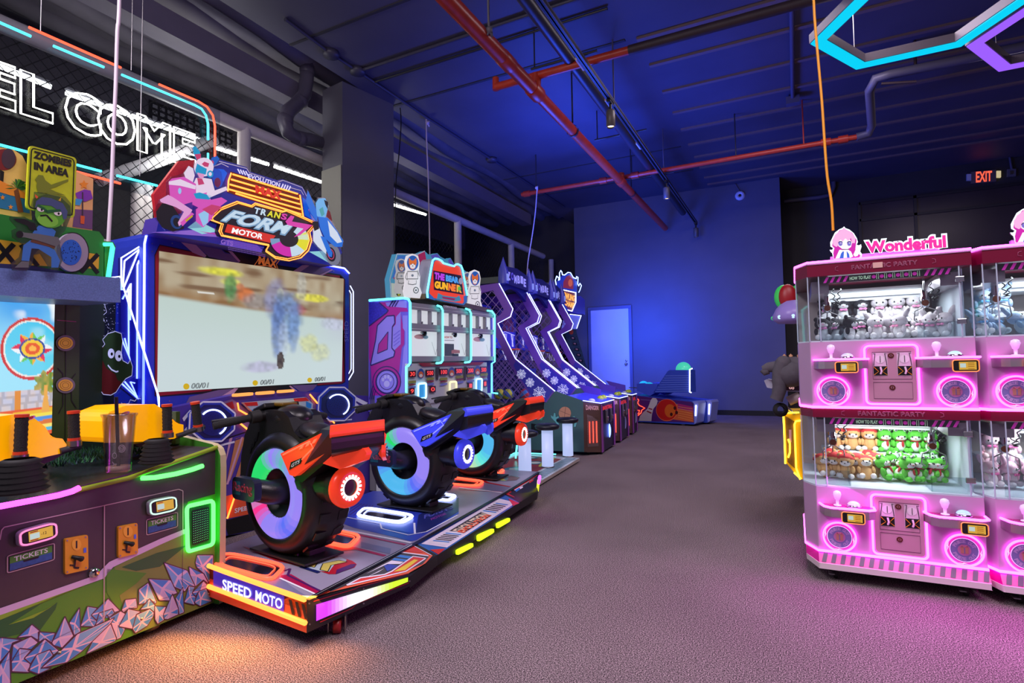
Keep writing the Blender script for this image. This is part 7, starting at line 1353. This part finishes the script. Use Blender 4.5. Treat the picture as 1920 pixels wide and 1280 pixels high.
b = MB(); lo = [V((x, y, .10)) for x, y in ring_(.045)]; hi = [V((x, y, .155)) for x, y in ring_(.0)]; b.add(lo+hi, [[i, (i+1) % 6, (i+1) % 6+6, i+6] for i in range(6)], CMG)
for i in range(17): t = (i+.3)/17; P_ = lambda u, v: (lo[0]+(lo[1]-lo[0])*u)*(1-v)+(hi[0]+(hi[1]-hi[0])*u)*v+V((0, -.002, .001)); b.poly([P_(t, .1), P_(t+.028, .1), P_(t+.045, .9), P_(t+.017, .9)], CDK)
b.build('hazard_skirt', T)
for x, y in ((.16, 3.66), (.74, 3.66), (.12, 4.3), (.74, 4.3)):
    b = MB(); b.lathe((x-.012, y, .028), (1, 0, .0), [(.008, 0), (.027, .003), (.027, .022), (.008, .025)], RUBBER, 14); c = b.build('caster', T); b = MB(); b.box((x, y+.01, .06), (.05, .05, .03), STEEL).box((x-.02, y-.03, .035), (.03, .05, .006), STEEL); b.build('caster_fork', c, bevel=.003)
slabz(.155, .51, CPK, 'lower_panel', bevel=.004); slabz(.90, .952, CRD, 'lower_fascia', .006); slabz(.96, 1.325, CPK, 'upper_panel', bevel=.004); slabz(1.70, 1.768, CRD, 'upper_fascia', .006); slabz(1.768, 1.776, CPK, 'roof', .01)
def loopz(z, o, r=.0075, m=N_PINK, nm='pink_light_strip'): q = ring_(o); P_ = [V((x, y, z)) for x, y in (q[4], q[5], q[0], q[1], q[2])]; MB().tube(P_, r, m, 8).build(nm, T)
loopz(.157, .008); loopz(.957, .008); loopz(1.781, .006)
# tier details
def arctext(txt, cx, cz, r, a0, a1, h, m, y, mb):
    n = len(txt)
    for i, ch in enumerate(txt):
        if ch == ' ': continue
        t = math.radians(a0+(a1-a0)*i/(n-1)); up = V((math.cos(t), 0, math.sin(t))); rt = V((math.sin(t), 0, -math.cos(t)));
        if a1 > a0: up, rt = -up, -rt
        c = V((cx, y, cz))+V((math.cos(t), 0, math.sin(t)))*r; w = h*.38
        mb.text(ch, [c-rt*w-up*h/2, c+rt*w-up*h/2, c+rt*w+up*h/2, c-rt*w+up*h/2], m, .05, .0)
LIT_IN = mat('claw_tube_white', (230, 240, 250), .4, em=1.6, emcol=(.85, .94, 1))
def tier(z0, zw, zt, tg):  # panel base z0, window sill zw, window head zt
    Y_ = YC-.001
    for cx in (.185, .735):
        cz = z0+.087; b = MB(); R_ = .078
        b.disc((cx, Y_-.003, cz), (0, -1, 0), R_-.004, mat('badge_rim_rose', (190, 96, 150), .4), 32); b.disc((cx, Y_-.005, cz), (0, -1, 0), R_*.76, CBG, 28); b.disc((cx, Y_-.007, cz), (0, -1, 0), R_*.36, mat('badge_core_rose', (206, 130, 190), .4), 20)
        GB = mat('gift_amber', (214, 140, 130), .4); b.bx((cx-.016, Y_-.010, cz-.016), (cx+.016, Y_-.009, cz+.008), GB); b.bx((cx-.019, Y_-.011, cz+.008), (cx+.019, Y_-.010, cz+.014), GB); b.bx((cx-.002, Y_-.0115, cz-.016), (cx+.002, Y_-.0112, cz+.014), CBG)
        for s in (-1, 1): b.tube([V((cx, Y_-.0105, cz+.015)), V((cx+s*.012, Y_-.0105, cz+.026)), V((cx+s*.016, Y_-.0105, cz+.017)), V((cx, Y_-.0105, cz+.015))], .0015, GB, 4)
        arctext('PRIZE OUT', cx, cz, R_*.57, 152, 28, .017, CBT, Y_-.0075, b); arctext('PRIZE OUT', cx, cz, R_*.57, 208, 332, .017, CBT, Y_-.0075, b)
        for a in (170, 350, 265): t = math.radians(a); c = V((cx+R_*.87*math.cos(t), Y_-.006, cz+R_*.87*math.sin(t))); q = V((-math.sin(t), 0, math.cos(t))); n = V((math.cos(t), 0, math.sin(t))); b.poly([c-q*.022, c+n*.004, c+q*.002+n*.001, c+q*.022, c-n*.004, c-q*.002-n*.001], mat('badge_bolt_white', (255, 230, 255), .4, em=.6))
        bo = b.build('prize_door', T); MB().tube([V((cx+R_*math.cos(t), Y_-.008, cz+R_*math.sin(t))) for t in [2*math.pi*i/36 for i in range(36)]], .0055, N_PINK, 6, True).build('pink_light_ring', bo)
        MB().tube([V((cx+R_*.76*math.cos(t), Y_-.006, cz+R_*.76*math.sin(t))) for t in [2*math.pi*i/30 for i in range(30)]], .0016, mat('thin_pink_line', (255, 190, 255), .4, em=.8), 5, True).build('badge_outline', bo)
    x0, x1, a, e = .342, .582, z0+.018, z0+.335; DP = mat('coin_door_rose', (206, 146, 176), .35, .2)
    b = MB(); b.prism([V((x, Y_-.008, z)) for x, z in rrect(x0+.01, a+.01, x1-.01, e-.01, .02)], (0, .008, 0), DP); LN = mat('door_gap_line', (96, 50, 84), .5)
    for (p, q, r, s) in ((x0+.035, a+.03, x1-.03, a+.118), (x0+.035, a+.135, x1-.03, e-.035)): b.tube([V((p, Y_-.009, q)), V((r, Y_-.009, q)), V((r, Y_-.009, s)), V((p, Y_-.009, s))], .0013, LN, 4, True)
    for cz in (a+.09, e-.055): b.disc((.462, Y_-.012, cz), (0, -1, 0), .014, mat('lock_bronze', (110, 50, 40), .3, .6), 16); b.disc((.462, Y_-.013, cz), (0, -1, 0), .008, mat('lock_rose', (190, 120, 130), .3, .6), 12); b.bx((.4605, Y_-.0145, cz-.006), (.4635, Y_-.0135, cz+.006), BLACK)
    d = b.build('coin_door', T); MB().tube([V((x, Y_-.006, z)) for x, z in rrect(x0, a, x1, e, .022)], .0065, N_PINK, 6, True).build('pink_light_frame', d)
    for cx in (.412, .522):
        b = MB(); cz = a+.213; Q = lambda dx, dz, o=.011: V((cx+dx, Y_-o, cz+dz))
        b.poly([Q(-.034, -.06, .0095), Q(.034, -.06, .0095), Q(.034, .065, .0095), Q(-.034, .065, .0095)], mat('coin_mech_pale', (226, 190, 218), .35)); b.poly([Q(-.032, -.058, .0105), Q(.032, -.058, .0105), Q(.032, -.008, .0105), Q(-.032, -.008, .0105)], BLACK)
        b.disc(Q(0, .03, .0115), (0, -1, 0), .022, mat('coin_mech_white', (236, 214, 232), .3), 18); b.poly([Q(-.001, .012, .0125), Q(.002, .012, .0125), Q(.002, .048, .0125), Q(-.001, .048, .0125)], BLACK)
        for s in (-1, 1): b.tube([Q(s*.031, .06), Q(s*.022, .062), Q(s*.028, .02), Q(s*.03, -.005)], .0016, BLACK, 4); b.tube([Q(s*.03, -.012), Q(s*.008, -.036), Q(s*.03, -.055)], .002, CM, 4)
        b.tube([Q(0, -.012, .016), Q(.004, -.034, .022), Q(.0, -.05, .016)], .005, mat('coin_mech_white', (236, 214, 232), .3), 6); b.build('coin_mech', d)
    for i, (xa, xb) in enumerate(((.095, .352), (.572, .826))):
        zt_ = z0+.268; b = MB(); pr_ = [(xa, YC), (xa+.02, YC-.07), (xa+.05, YC-.095), (xb-.03, YC-.095), (xb, YC-.07), (xb+.0, YC)]
        b.prism([V((x, y, zt_-.055)) for x, y in pr_], (0, 0, .05), CST); b.poly([V((x, y, zt_-.0045)) for x, y in pr_], mat('ledge_magenta', (176, 24, 120), .25)); lg = b.build('control_ledge', T)
        MB().tube([V((x, y-.003, zt_-.004)) for x, y in pr_], .0065, N_PINK, 6).build('pink_light_strip', lg)
        jx, bx_ = xa+.085, xb-.095; CJ = mat('joystick_crystal', (226, 210, 240), .12, em=.25, emcol=(.7, .6, .9))
        b = MB(); b.lathe((jx, YC-.045, zt_), (0, 0, 1), [(.02, 0), (.018, .004), (.007, .006), (.008, .03), (.013, .034), (.017, .048), (.021, .06), (.017, .074), (.006, .08), (0, .08)], CJ, 12); b.build('joystick', lg)
        cb = ((.55, .5, 1), (.3, .8, .6), (.75, .5, .75), (.3, .7, 1))[tg*2+i]; b = MB(); b.lathe((bx_, YC-.048, zt_), (0, 0, 1), [(.036, 0), (.037, .006), (.03, .012)], CHROME, 20); b.ball((bx_, YC-.048, zt_+.008), (.031, .031, .022), mat('dome_lit_%d%d' % (tg, i), (160, 170, 190), .15, em=.7, emcol=cb), 18, 6, cut=math.pi/2); b.build('push_button', lg)
        qx = [(xa+.135 if i else xa+.10), zt_-.018]; py = Pl((0, YC-.095, 0), (0, -1, 0)); w_, h_ = .105, .058
        o_ = [V((qx[0], 0, qx[1])), V((qx[0]+w_, 0, qx[1])), V((qx[0]+w_, 0, qx[1]-h_)), V((qx[0], 0, qx[1]-h_))]
        def W_(u, v, d=0): return V((qx[0]+w_*u, YC-.097-d, qx[1]-h_*v))
        b = MB(); rr = [V((x, YC-.097, z)) for x, z in rrect(qx[0], qx[1]-h_, qx[0]+w_, qx[1], .012)]; b.prism(rr, (0, -.014, 0), BLACK); ro = b.build('card_reader', lg); MB().tube([p+V((0, -.014, 0)) for p in rr], .0028, neon('rim_orange', (1, .22, .06), 1.6), 5, True).build('rim_light', ro)
        b = MB(); b.poly([W_(.24, .85, .016), W_(.9, .85, .016), W_(.9, .16, .016), W_(.24, .16, .016)], ORS); b.poly([W_(.28, .66, .0165), W_(.5, .66, .0165), W_(.5, .3, .0165), W_(.28, .3, .0165)], SCRW)
        for v in (.25, .4, .55, .75): b.poly([W_(.58, v+.05, .0165), W_(.82, v+.05, .0165), W_(.82, v, .0165), W_(.58, v, .0165)], mat('reader_amber_dark', (150, 96, 20), .4))
        b.build('screen', ro)
    # glass chamber
    b = MB(); b.bx((.03, 4.38, zw), (.80, 4.41, zt), CBK); b.bx((.792, 3.70, zw), (.80, 4.38, zt), CIN); b.build('chamber_back', T)
    b = MB(); b.prism([V((x, y, zw-.005)) for x, y in ring_(-.004)], (0, 0, .008), CIN); b.build('chamber_floor', T)
    b = MB(); b.bx((.14, 4.04, zw+.125), (.72, 4.34, zw+.14), CIN); b.bx((.14, 4.035, zw+.118), (.72, 4.042, zw+.145), WHITE); b.build('prize_shelf', T)
    b = MB(); b.bx((.19, 4.10, zt-.105), (.70, 4.34, zt-.085), WHITE); b.bx((.19, 4.09, zt-.085), (.70, 4.11, zt-.03), WHITE); b.build('light_hood', T); MB().tube([V((.2, 4.075, zt-.07)), V((.69, 4.075, zt-.07))], .014, LIT_IN, 8).build('light_tube', T)
    b = MB(); b.bx((.10, 3.70, zt-.09), (.19, 4.2, zt-.02), CST); b.bx((.71, 3.70, zt-.09), (.80, 4.2, zt-.02), CST); b.build('claw_rail_box', T)
    b = MB(); b.bx((.14, 3.64, zt-.04), (.745, 3.645, zt-.004), mat('banner_black', (30, 20, 30), .4)); MS = mat('banner_magenta', (214, 40, 180), .4, em=.25)
    for k in range(4):
        for xx in (.16+k*.032, .63+k*.03): b.poly([V((xx, 3.637, zt-.038)), V((xx+.014, 3.637, zt-.038)), V((xx+.03, 3.637, zt-.006)), V((xx+.016, 3.637, zt-.006))], MS)
    for k in range(6): xx = .405+k*.037; b.disc((xx, 3.637, zt-.022), (0, -1, 0), .010, MS, 12); b.tube([V((xx+.013, 3.637, zt-.036)), V((xx+.013, 3.637, zt-.008)), V((xx+.022, 3.637, zt-.008)), V((xx+.022, 3.637, zt-.036))], .0012, mat('banner_mint', (200, 236, 200), .4, em=.3), 4)
    b.text('HOW TO PLAY', [V((.29, 3.637, zt-.032)), V((.392, 3.637, zt-.032)), V((.392, 3.637, zt-.012)), V((.29, 3.637, zt-.012))], mat('banner_mint', (200, 236, 200), .4, em=.3), .04); b.build('how_to_play_banner', T)
    # claws hanging from the rails, chute walls
    for cx, cy in ((.185, 3.86), (.665, 3.86)):
        b = MB(); b.lathe((cx, cy, zt-.19), (0, 0, 1), [(.012, 0), (.022, .01), (.022, .06), (.016, .065), (.016, .10)], CHROME, 14); b.disc((cx, cy-.024, zt-.165), (0, -1, 0), .018, mat('claw_badge_bronze', (150, 80, 50), .3, .5), 14); b.tube([V((cx, cy, zt-.1)), V((cx, cy, zt-.02))], .005, STEEL, 6); cl = b.build('claw', T)
        for a in (90, 210, 330):
            t = math.radians(a); d = V((math.cos(t), math.sin(t), 0)); MB().tube([V((cx, cy, zt-.19))+d*.015, V((cx, cy, zt-.21))+d*.06, V((cx, cy, zt-.26))+d*.065, V((cx, cy, zt-.275))+d*.045], .0035, STEEL, 6).build('claw_finger', cl)
        MB().tube([V((cx+.03+.008*math.cos(i*.9), cy+.008*math.sin(i*.9), zt-.05-.10*math.sin(math.pi*i/50))) + V((.04*i/50, 0, 0)) for i in range(51)], .0035, BLACK, 5).build('coiled_cable', cl)
    b = MB(); b.bx((.13, 3.66, zw+.003), (.25, 3.665, zw+.085), GLASS2); b.bx((.25, 3.66, zw+.003), (.255, 3.82, zw+.085), GLASS2); b.bx((.62, 3.66, zw+.003), (.79, 3.665, zw+.085), GLASS2); b.bx((.62, 3.66, zw+.003), (.625, 3.82, zw+.085), GLASS2); b.build('prize_chute', T)
    q = ring_(0); E = mat('glass_edge_pale', (190, 206, 222), .2, .2)
    for k, (i, j) in enumerate(((0, 1), (5, 0), (4, 5))): (xa, ya_), (xb, yb_) = q[i], q[j]; b = MB(); b.add([V((xa, ya_, zw)), V((xb, yb_, zw)), V((xb, yb_, zt)), V((xa, ya_, zt))], [[0, 1, 2, 3]], GLASS2); b.build('glass_pane', T)
    for (x, y) in ((.08, 3.62), (.02, 3.74), (.826, 3.622), (.136, 3.62), (.776, 3.62)): MB().tube([V((x, y, zw)), V((x, y, zt))], .0035, E, 6).build('glass_edge', T)
    for z in (zt-.07, zw+.08): b = MB(); b.bx((.757, YC-.012, z-.014), (.797, YC+.004, z+.014), CHROME); b.build('hinge', T, bevel=.003)
tier(.155, .515, .90, 1); tier(.96, 1.33, 1.70, 0)
for z in (.926, 1.735): b = MB(); b.text('FANTASTIC PARTY', [V((.30, YC-.008, z-.012)), V((.60, YC-.008, z-.012)), V((.60, YC-.008, z+.012)), V((.30, YC-.008, z+.012))], mat('fascia_letters', (176, 100, 130), .4), outline=.0012); b.build('fascia_lettering', T); b = MB(); b.tube([V((.235, YC-.009, z+.012)), V((.222, YC-.009, z+.008)), V((.22, YC-.009, z-.008)), V((.235, YC-.009, z-.012))], .0012, mat('fascia_letters', (176, 100, 130), .4), 4); b.build('fascia_bracket', T); b = MB(); b.tube([V((.665, YC-.009, z+.012)), V((.678, YC-.009, z+.008)), V((.68, YC-.009, z-.008)), V((.665, YC-.009, z-.012))], .0012, mat('fascia_letters', (176, 100, 130), .4), 4); b.build('fascia_bracket', T)
b = MB(); b.bx((.40, YC-.010, 1.722), (.445, YC-.007, 1.752), mat('fascia_sticker', (214, 170, 160), .5)); b.build('price_sticker', T)
b = MB(); b.bx((.20, YC+.0, 1.776), (.70, YC+.03, 1.808), mat('sign_plinth_lilac', (190, 140, 214), .4)); b.build('sign_plinth', T)
b = MB(); W3 = neon('sign_halo_white', (.82, .92, 1), 1.6); wq = [(1622, 478), (1777, 466), (1775, 437), (1619, 450)]
b.ptext('Wonderful', C, wq, BLACK, -.012, bold=.125, thick=.012); b.ptext('Wonderful', C, wq, W3, .004, bold=.105, thick=.006); b.ptext('Wonderful', C, [(1624.5, 475.5), (1774.5, 464), (1773, 440), (1622, 452.5)], lit('wonderful_pink', (238, 44, 160), .95), .0115, bold=.05); b.build('wonderful_lettering', T)
# girl cut-out (generic chibi)
qg = lambda p: zo(1480, 440, 9.6, p); b = MB(); gp = [(795, 440), (770, 330), (740, 300), (725, 270), (770, 270), (790, 240), (740, 210), (735, 140), (775, 50), (820, -40), (900, -100), (960, -125), (985, -150), (1010, -120), (1080, -95), (1160, -30), (1215, 60), (1235, 130), (1210, 180), (1250, 190), (1290, 170), (1300, 215), (1275, 300), (1310, 350), (1305, 410)]
b.slab(C, qg(gp), W3, .012, .0, side=BLACK); go = b.build('girl_cutout', T); b = MB()
def g_(p, mm, o): b.art(C, qg(p), mm, o)
HR, HD, SK, DR = lit('hair_pink', (244, 178, 226), .9), lit('hair_magenta', (206, 30, 170), .9), lit('skin_pale', (250, 240, 246), .95), lit('dress_blue', (50, 100, 214), .9)
g_([(800, 430), (790, 330), (810, 240), (770, 200), (780, 80), (900, -80), (1000, -105), (1130, -40), (1210, 90), (1200, 170), (1190, 260), (1280, 380), (1240, 420)], HD, .003); g_([(880, 200), (870, 120), (960, 60), (1080, 70), (1130, 140), (1110, 220), (1050, 260), (950, 255)], SK, .004)
g_([(790, 190), (770, 110), (820, 0), (920, -80), (1010, -100), (1120, -40), (1190, 60), (1180, 150), (1130, 150), (1110, 60), (1060, 110), (1010, 60), (960, 120), (920, 80), (890, 130), (870, 200), (850, 220)], HR, .005); g_([(960, -90), (970, -130), (1010, -110), (1000, -95)], HR, .005)
for x in (920, 1078): b.oval(C, *qg([(x, 160)])[0], 3.8, 4.2, lit('iris_violet', (120, 110, 200), .9), .006); b.oval(C, *qg([(x+6, 150)])[0], 1.1, 1.2, WLN, .007); b.stroke(C, qg([(x-40, 150), (x-20, 120), (x+20, 118), (x+36, 140)]), .003, mat('lash_ink', (60, 40, 90), .5), .007)
g_([(830, 425), (900, 270), (960, 270), (1060, 268), (1110, 300), (1150, 390), (1100, 415)], SK, .0045); g_([(905, 425), (930, 340), (960, 300), (1040, 300), (1075, 350), (1085, 412)], DR, .005); g_([(975, 420), (985, 290), (1030, 290), (1040, 416)], SK, .0055); b.stroke(C, qg([(940, 268), (1070, 262)]), .003, mat('lash_ink', (60, 40, 90), .5), .006); g_([(1150, 360), (1200, 250), (1230, 180), (1245, 190), (1240, 230), (1290, 240), (1280, 290), (1230, 380), (1180, 395)], SK, .0055)
b.build('girl_print', go)
MB().line(PU(0) if 0 else C, [(1884, 438), (1883, 455), (1888, 470)], .0015, N_RED, .0).build('thin_red_wire', T) if 0 else None
dup(T, V(T.location)+V((.792, 0, 0)), label='right double-deck pink neon claw machine cut off by the picture edge')
for x in (.45, 1.24):
    for z in (1.62, .82): lamp('claw_chamber_light', (x, 3.9, z+.04), .5, 4.2, (.9, .96, 1), sy=.12)

# ================================================================ plush prizes
def plush(name, kind, c1, c2, acc, ear):
    T = thing(name, '', 'plush toy', (0, 0, 0)); A_ = mat('plush_%s' % kind, c1, .9, noise=.08, scale=60, bump=.4); B_ = mat('plush_%s_light' % kind, c2, .9, noise=.06, scale=60, bump=.4); K_ = mat('plush_accent_%s' % kind, acc, .8)
    b = MB(); b.ball((0, 0, .042), (.036, .03, .044), A_ if kind in ('frog', 'puppy') else B_, 12, 8)
    for s in (-1, 1): b.ball((s*.03, -.026, .016), (.017, .022, .016), B_ if kind != 'frog' else A_, 8, 6); b.ball((s*.038, -.012, .055), (.012, .014, .024), A_, 8, 6)
    if kind == 'frog': b.ball((0, -.012, .04), (.028, .022, .034), B_, 10, 6)
    b.build('body', T)
    b = MB(); b.ball((0, -.004, .105), (.046, .038, .038), A_, 14, 9); b.ball((0, -.019, .097), (.033, .026, .023), B_, 12, 8); hd = b.build('head', T)
    b = MB()
    for s in (-1, 1): b.ball((s*.017, -.045, .104), (.0045, .003, .006), BLACK, 8, 5)
    b.ball((0, -.047, .094), (.005, .003, .003), BLACK if kind == 'puppy' else K_, 8, 5); b.build('face', hd)
    for s in (-1, 1):
        b = MB()
        if ear == 'long': b.ball((s*.036, .004, .15), (.016, .012, .036), A_, 10, 7, ax=(V((math.cos(s*.5), 0, -math.sin(s*.5))), V((0, 1, 0)), V((math.sin(s*.5), 0, math.cos(s*.5)))))
        elif ear == 'eye': b.ball((s*.025, -.012, .142), (.015, .014, .015), A_, 10, 7); b.ball((s*.025, -.022, .143), (.010, .008, .010), WHITE, 8, 6); b.ball((s*.025, -.028, .143), (.005, .004, .005), BLACK, 8, 5)
        else: b.ball((s*.034, .0, .138), (.015, .010, .016), A_, 8, 6)
        b.build('ear', hd)
    b = MB()
    if kind == 'puppy': b.ball((0, .004, .118), (.049, .041, .034), K_, 14, 6, cut=math.pi/2); b.build('hat', T)
    elif kind == 'frog': b.lathe((0, -.005, .072), (0, 0, 1), [(.024, 0), (.033, .004), (.024, .008)], K_, 14); b.ball((.008, -.034, .055), (.008, .004, .02), K_, 8, 5); b.build('scarf', T)
    else:
        for s in (-1, 1): b.ball((s*.012, -.036, .071), (.012, .005, .008), K_, 8, 5)
        b.ball((0, -.038, .071), (.005, .005, .005), K_, 8, 5); b.build('bow', T)
    return T
def ordn(i): return ('first', 'second', 'third', 'fourth', 'fifth', 'sixth', 'seventh', 'eighth', 'ninth', 'tenth', 'eleventh', 'twelfth', 'thirteenth')[i]
def row(proto, spots, fmt, group, first):
    spots = sorted(spots, key=lambda s: s[0]); n = len(spots)
    for i, (x, y, z, rz, tilt, sc) in enumerate(spots):
        o = proto if (first and i == 0) else dup(proto); o.location = (x, y, z); o.rotation_euler = (tilt, 0, rz); o.scale = (sc,)*3; o['label'] = fmt % ordn(i); o['group'] = group; o['category'] = 'plush toy'
random.seed(11)
rj = lambda a: random.uniform(-a, a)
def shelf(xs, z, y=4.13, sc=.98): return [(x, y, z+.142, rj(.2), 0, sc) for x in xs]
def pile(x0, x1, n, z, y0=3.86, y1=4.22, sc=.95):
    out = []
    for i in range(n):
        r = i % 4; y = y0+(y1-y0)*(.0, .5, .12, .95)[r]+rj(.02); out.append((x0+(x1-x0)*(i+.5)/n, y, z+.012, rj(1.0), rj(.3)-.25*(r % 2 == 0), sc))
    return out
bk_ = plush('black_bear_plush', 'black', (34, 32, 40), (204, 202, 206), (236, 130, 190), 'round'); wb_ = plush('white_bunny_plush', 'white', (206, 196, 202), (216, 212, 214), (244, 150, 190), 'long')
pu = plush('puppy_plush', 'puppy', (216, 168, 108), (246, 240, 234), (206, 50, 50), 'round'); fr = plush('frog_plush', 'frog', (92, 190, 60), (246, 246, 240), (176, 40, 44), 'eye')
zU, zL_ = 1.33, .515
row(bk_, shelf([.19, .285, .385], zU), '%s black bear plush from the left on the upper shelf under Wonderful', 'black bear plushes on the upper shelf', True)
row(bk_, pile(.14, .41, 8, zU), '%s black bear plush from the left in the upper pile under Wonderful', 'black bear plushes in the upper pile', False)
row(wb_, shelf([.48, .572, .66], zU), '%s white bunny plush from the left on the upper shelf beside the black bears', 'white bunny plushes on the upper shelf', True)
row(wb_, pile(.42, .76, 13, zU), '%s white bunny plush from the left in the upper pile beside the black bears', 'white bunny plushes in the upper pile', False)
row(pu, shelf([.215, .305, .395], zL_), '%s puppy plush from the left on the lower shelf beside the green frogs', 'puppy plushes on the lower shelf', True)
row(pu, pile(.13, .44, 12, zL_), '%s puppy plush from the left in the lower pile beside the green frogs', 'puppy plushes in the lower pile', False)
row(fr, shelf([.475, .553, .632, .70], zL_, sc=.94), '%s green frog plush from the left on the lower shelf beside the puppies', 'frog plushes on the lower shelf', True)
row(fr, pile(.45, .73, 12, zL_), '%s green frog plush from the left in the lower pile beside the puppies', 'frog plushes in the lower pile', False)
bl = plush('blue_bunny_plush', 'blue', (160, 184, 216), (206, 212, 220), (110, 170, 226), 'long'); pk = plush('pink_bunny_plush', 'pink', (244, 196, 218), (250, 236, 242), (226, 110, 170), 'long')
row(bl, shelf([.965, 1.05], zU, 4.05)+pile(.90, 1.12, 5, zU), '%s pale blue bunny plush from the left in the right machine', 'pale blue bunny plushes', True)
row(pk, shelf([.965, 1.05], zL_, 4.05)+pile(.90, 1.12, 5, zL_), '%s pink bunny plush from the left in the right machine', 'pink bunny plushes', True)

# ================================================================ yellow ride behind the claw machines, with a jacket on it
R5 = PY(5.35); qr = lambda p: zo(1420, 500, 3.048, p)
T = thing('kiddie_ride_machine', 'yellow neon edged ride machine half hidden behind the left claw machine', 'ride machine', tuple(V((R5(1490, 880).x, 5.6, 0))))
b = MB(); YM = mat('ride_yellow', (226, 176, 10), .35, em=.12, emcol=(.9, .5, 0)); b.slab(R5, qr([(145, 850), (160, 832), (330, 830), (330, 1200), (255, 1215), (210, 1175), (165, 1120)]), YM, .5)
b.art(R5, qr([(158, 850), (215, 885), (225, 1160), (172, 1115)]), mat('ride_side_bronze', (120, 88, 30), .4, noise=.2, scale=20), .004); b.art(R5, qr([(180, 930), (195, 930), (195, 1000), (182, 1020)]), PPK, .006); b.build('body', T)
for k_ in ([(160, 1125), (152, 900), (148, 850), (165, 835), (240, 832)], [(245, 1215), (222, 1150), (212, 900), (220, 882), (250, 878)], [(176, 985), (186, 1010), (186, 1060), (176, 1090)], [(210, 1175), (250, 1212)]): MB().line(R5, qr(k_), .008, N_YELLOW, .015).build('yellow_light_line', T)
b = MB(); b.lathe(R5(1462, 768, .1), (.3, -1, .1), [(.03, 0), (.06, .01), (.06, .03), (.03, .04)], RUBBER, 16); b.tube([R5(1472, 760), R5(1488, 775), R5(1500, 772)], .012, CHROME, 8); b.tube([R5(1478, 752), R5(1500, 742)], .04, mat('ride_tube_cream', (196, 176, 176), .4), 12); b.build('handlebars', T)
b = MB(); b.slab(R5, qr([(38, 650), (60, 642), (160, 660), (245, 665), (245, 715), (160, 710), (55, 690)]), mat('dash_white', (206, 206, 226), .35), .2); b.art(R5, qr([(155, 662), (245, 668), (245, 708), (160, 706)]), mat('dash_maroon', (60, 24, 40), .4), .004); b.ptext('00', R5, qr([(182, 698), (210, 700), (210, 686), (182, 684)]), mat('dash_digit', (240, 190, 190), .4, em=.5), .006, outline=.002); b.build('dashboard', T)
b = MB(); b.bx((R5(1500, 700).x+.02, 5.6, 0), (R5(1500, 700).x+.12, 5.7, 1.62), DARK); b.build('mast', T)
uc = R5(1487, 585, -.15); us = (uc-EYE).length/FPX; b = MB(); UL = mat('saucer_lilac', (160, 140, 220), .35); b.lathe(uc+V((0, 0, -20*us)), (0, 0, 1), [(0, 0), (24*us, 2*us), (34*us, 10*us), (26*us, 26*us), (16*us, 38*us), (0, 42*us)], UL, 28); sa = b.build('saucer', T)
for a in (190, 230, 270, 310): t = math.radians(a); MB().ball(uc+V((31*us*math.cos(t), 31*us*math.sin(t), -9*us)), 3.4*us, neon('saucer_lamp', (.55, .8, 1), 1.2) if a != 190 else mat('saucer_green_lamp', (60, 210, 100), .3, em=.5), 10, 7).build('saucer_lamp', sa)
for dx, mm, rx in ((-13, mat('slice_green', (60, 200, 90), .4, em=.15), 15), (-7, mat('slice_red', (160, 20, 30), .4), 14), (12, mat('slice_green', (60, 200, 90), .4, em=.15), 17)): b = MB(); b.ball(uc+V((dx*us, (-6 if dx == -7 else 0)*us, 26*us)), (rx*us, 8*us, 21*us), mm, 16, 10); b.build('dome_segment', sa)
b = MB(); CRN = mat('crown_tan', (214, 160, 120), .5); cc = R5(1487, 672, -.1)
for i in range(7): a = 2*math.pi*i/7; p = cc+V((14*us*math.cos(a), 14*us*math.sin(a), -4*us)); b.lathe(p, (0, 0, 1), [(4*us, 0), (3.4*us, 5*us), (2.6*us, 7*us), (3.2*us, 9*us), (0, 12*us)], CRN, 8)
b.lathe(cc+V((0, 0, -8*us)), (0, 0, 1), [(16*us, 0), (16*us, 6*us), (13*us, 6*us)], CRN, 20); b.build('crown', T)
JK = mat('jacket_grey', (92, 88, 96), .85, noise=.1, scale=20, bump=.3); T = thing('jacket', 'grey quilted jacket draped over the handlebars of the yellow ride machine', 'jacket', tuple(R5(1470, 720)))
pj = lambda x, y, o=0: R5(*qr([(x, y)])[0], .1+o); pxs = lambda r: r/3.048/FPX*(pj(150, 600)-EYE).length
b = MB(); b.tube([pj(30, 585), pj(60, 575), pj(110, 570), pj(160, 560), pj(210, 560), pj(260, 580)], [pxs(16), pxs(26), pxs(30), pxs(40), pxs(44), pxs(40)], JK, 14); b.ball(pj(190, 610), (pxs(75), .14, pxs(70)), JK, 18, 12); b.build('jacket_body', T)
b = MB(); n = 12; ptsj = [pj(150+(-45)*i/n-8*math.sin(i*.5), 550+210*i/n, .05) for i in range(n+1)]; b.tube(ptsj, [pxs(38-9*i/n+(2.4 if i % 3 == 0 else 0)) for i in range(n+1)], JK, 16, cap=False); b.ball(ptsj[0], pxs(38), JK, 14, 8); b.build('sleeve', T)
b = MB(); b.tube([pj(60, 590), pj(40, 600), pj(25, 588)], [pxs(22), pxs(20), pxs(14)], JK, 12); b.build('sleeve', T)
for o in bpy.data.objects:
    if '_o' in o: del o['_o']
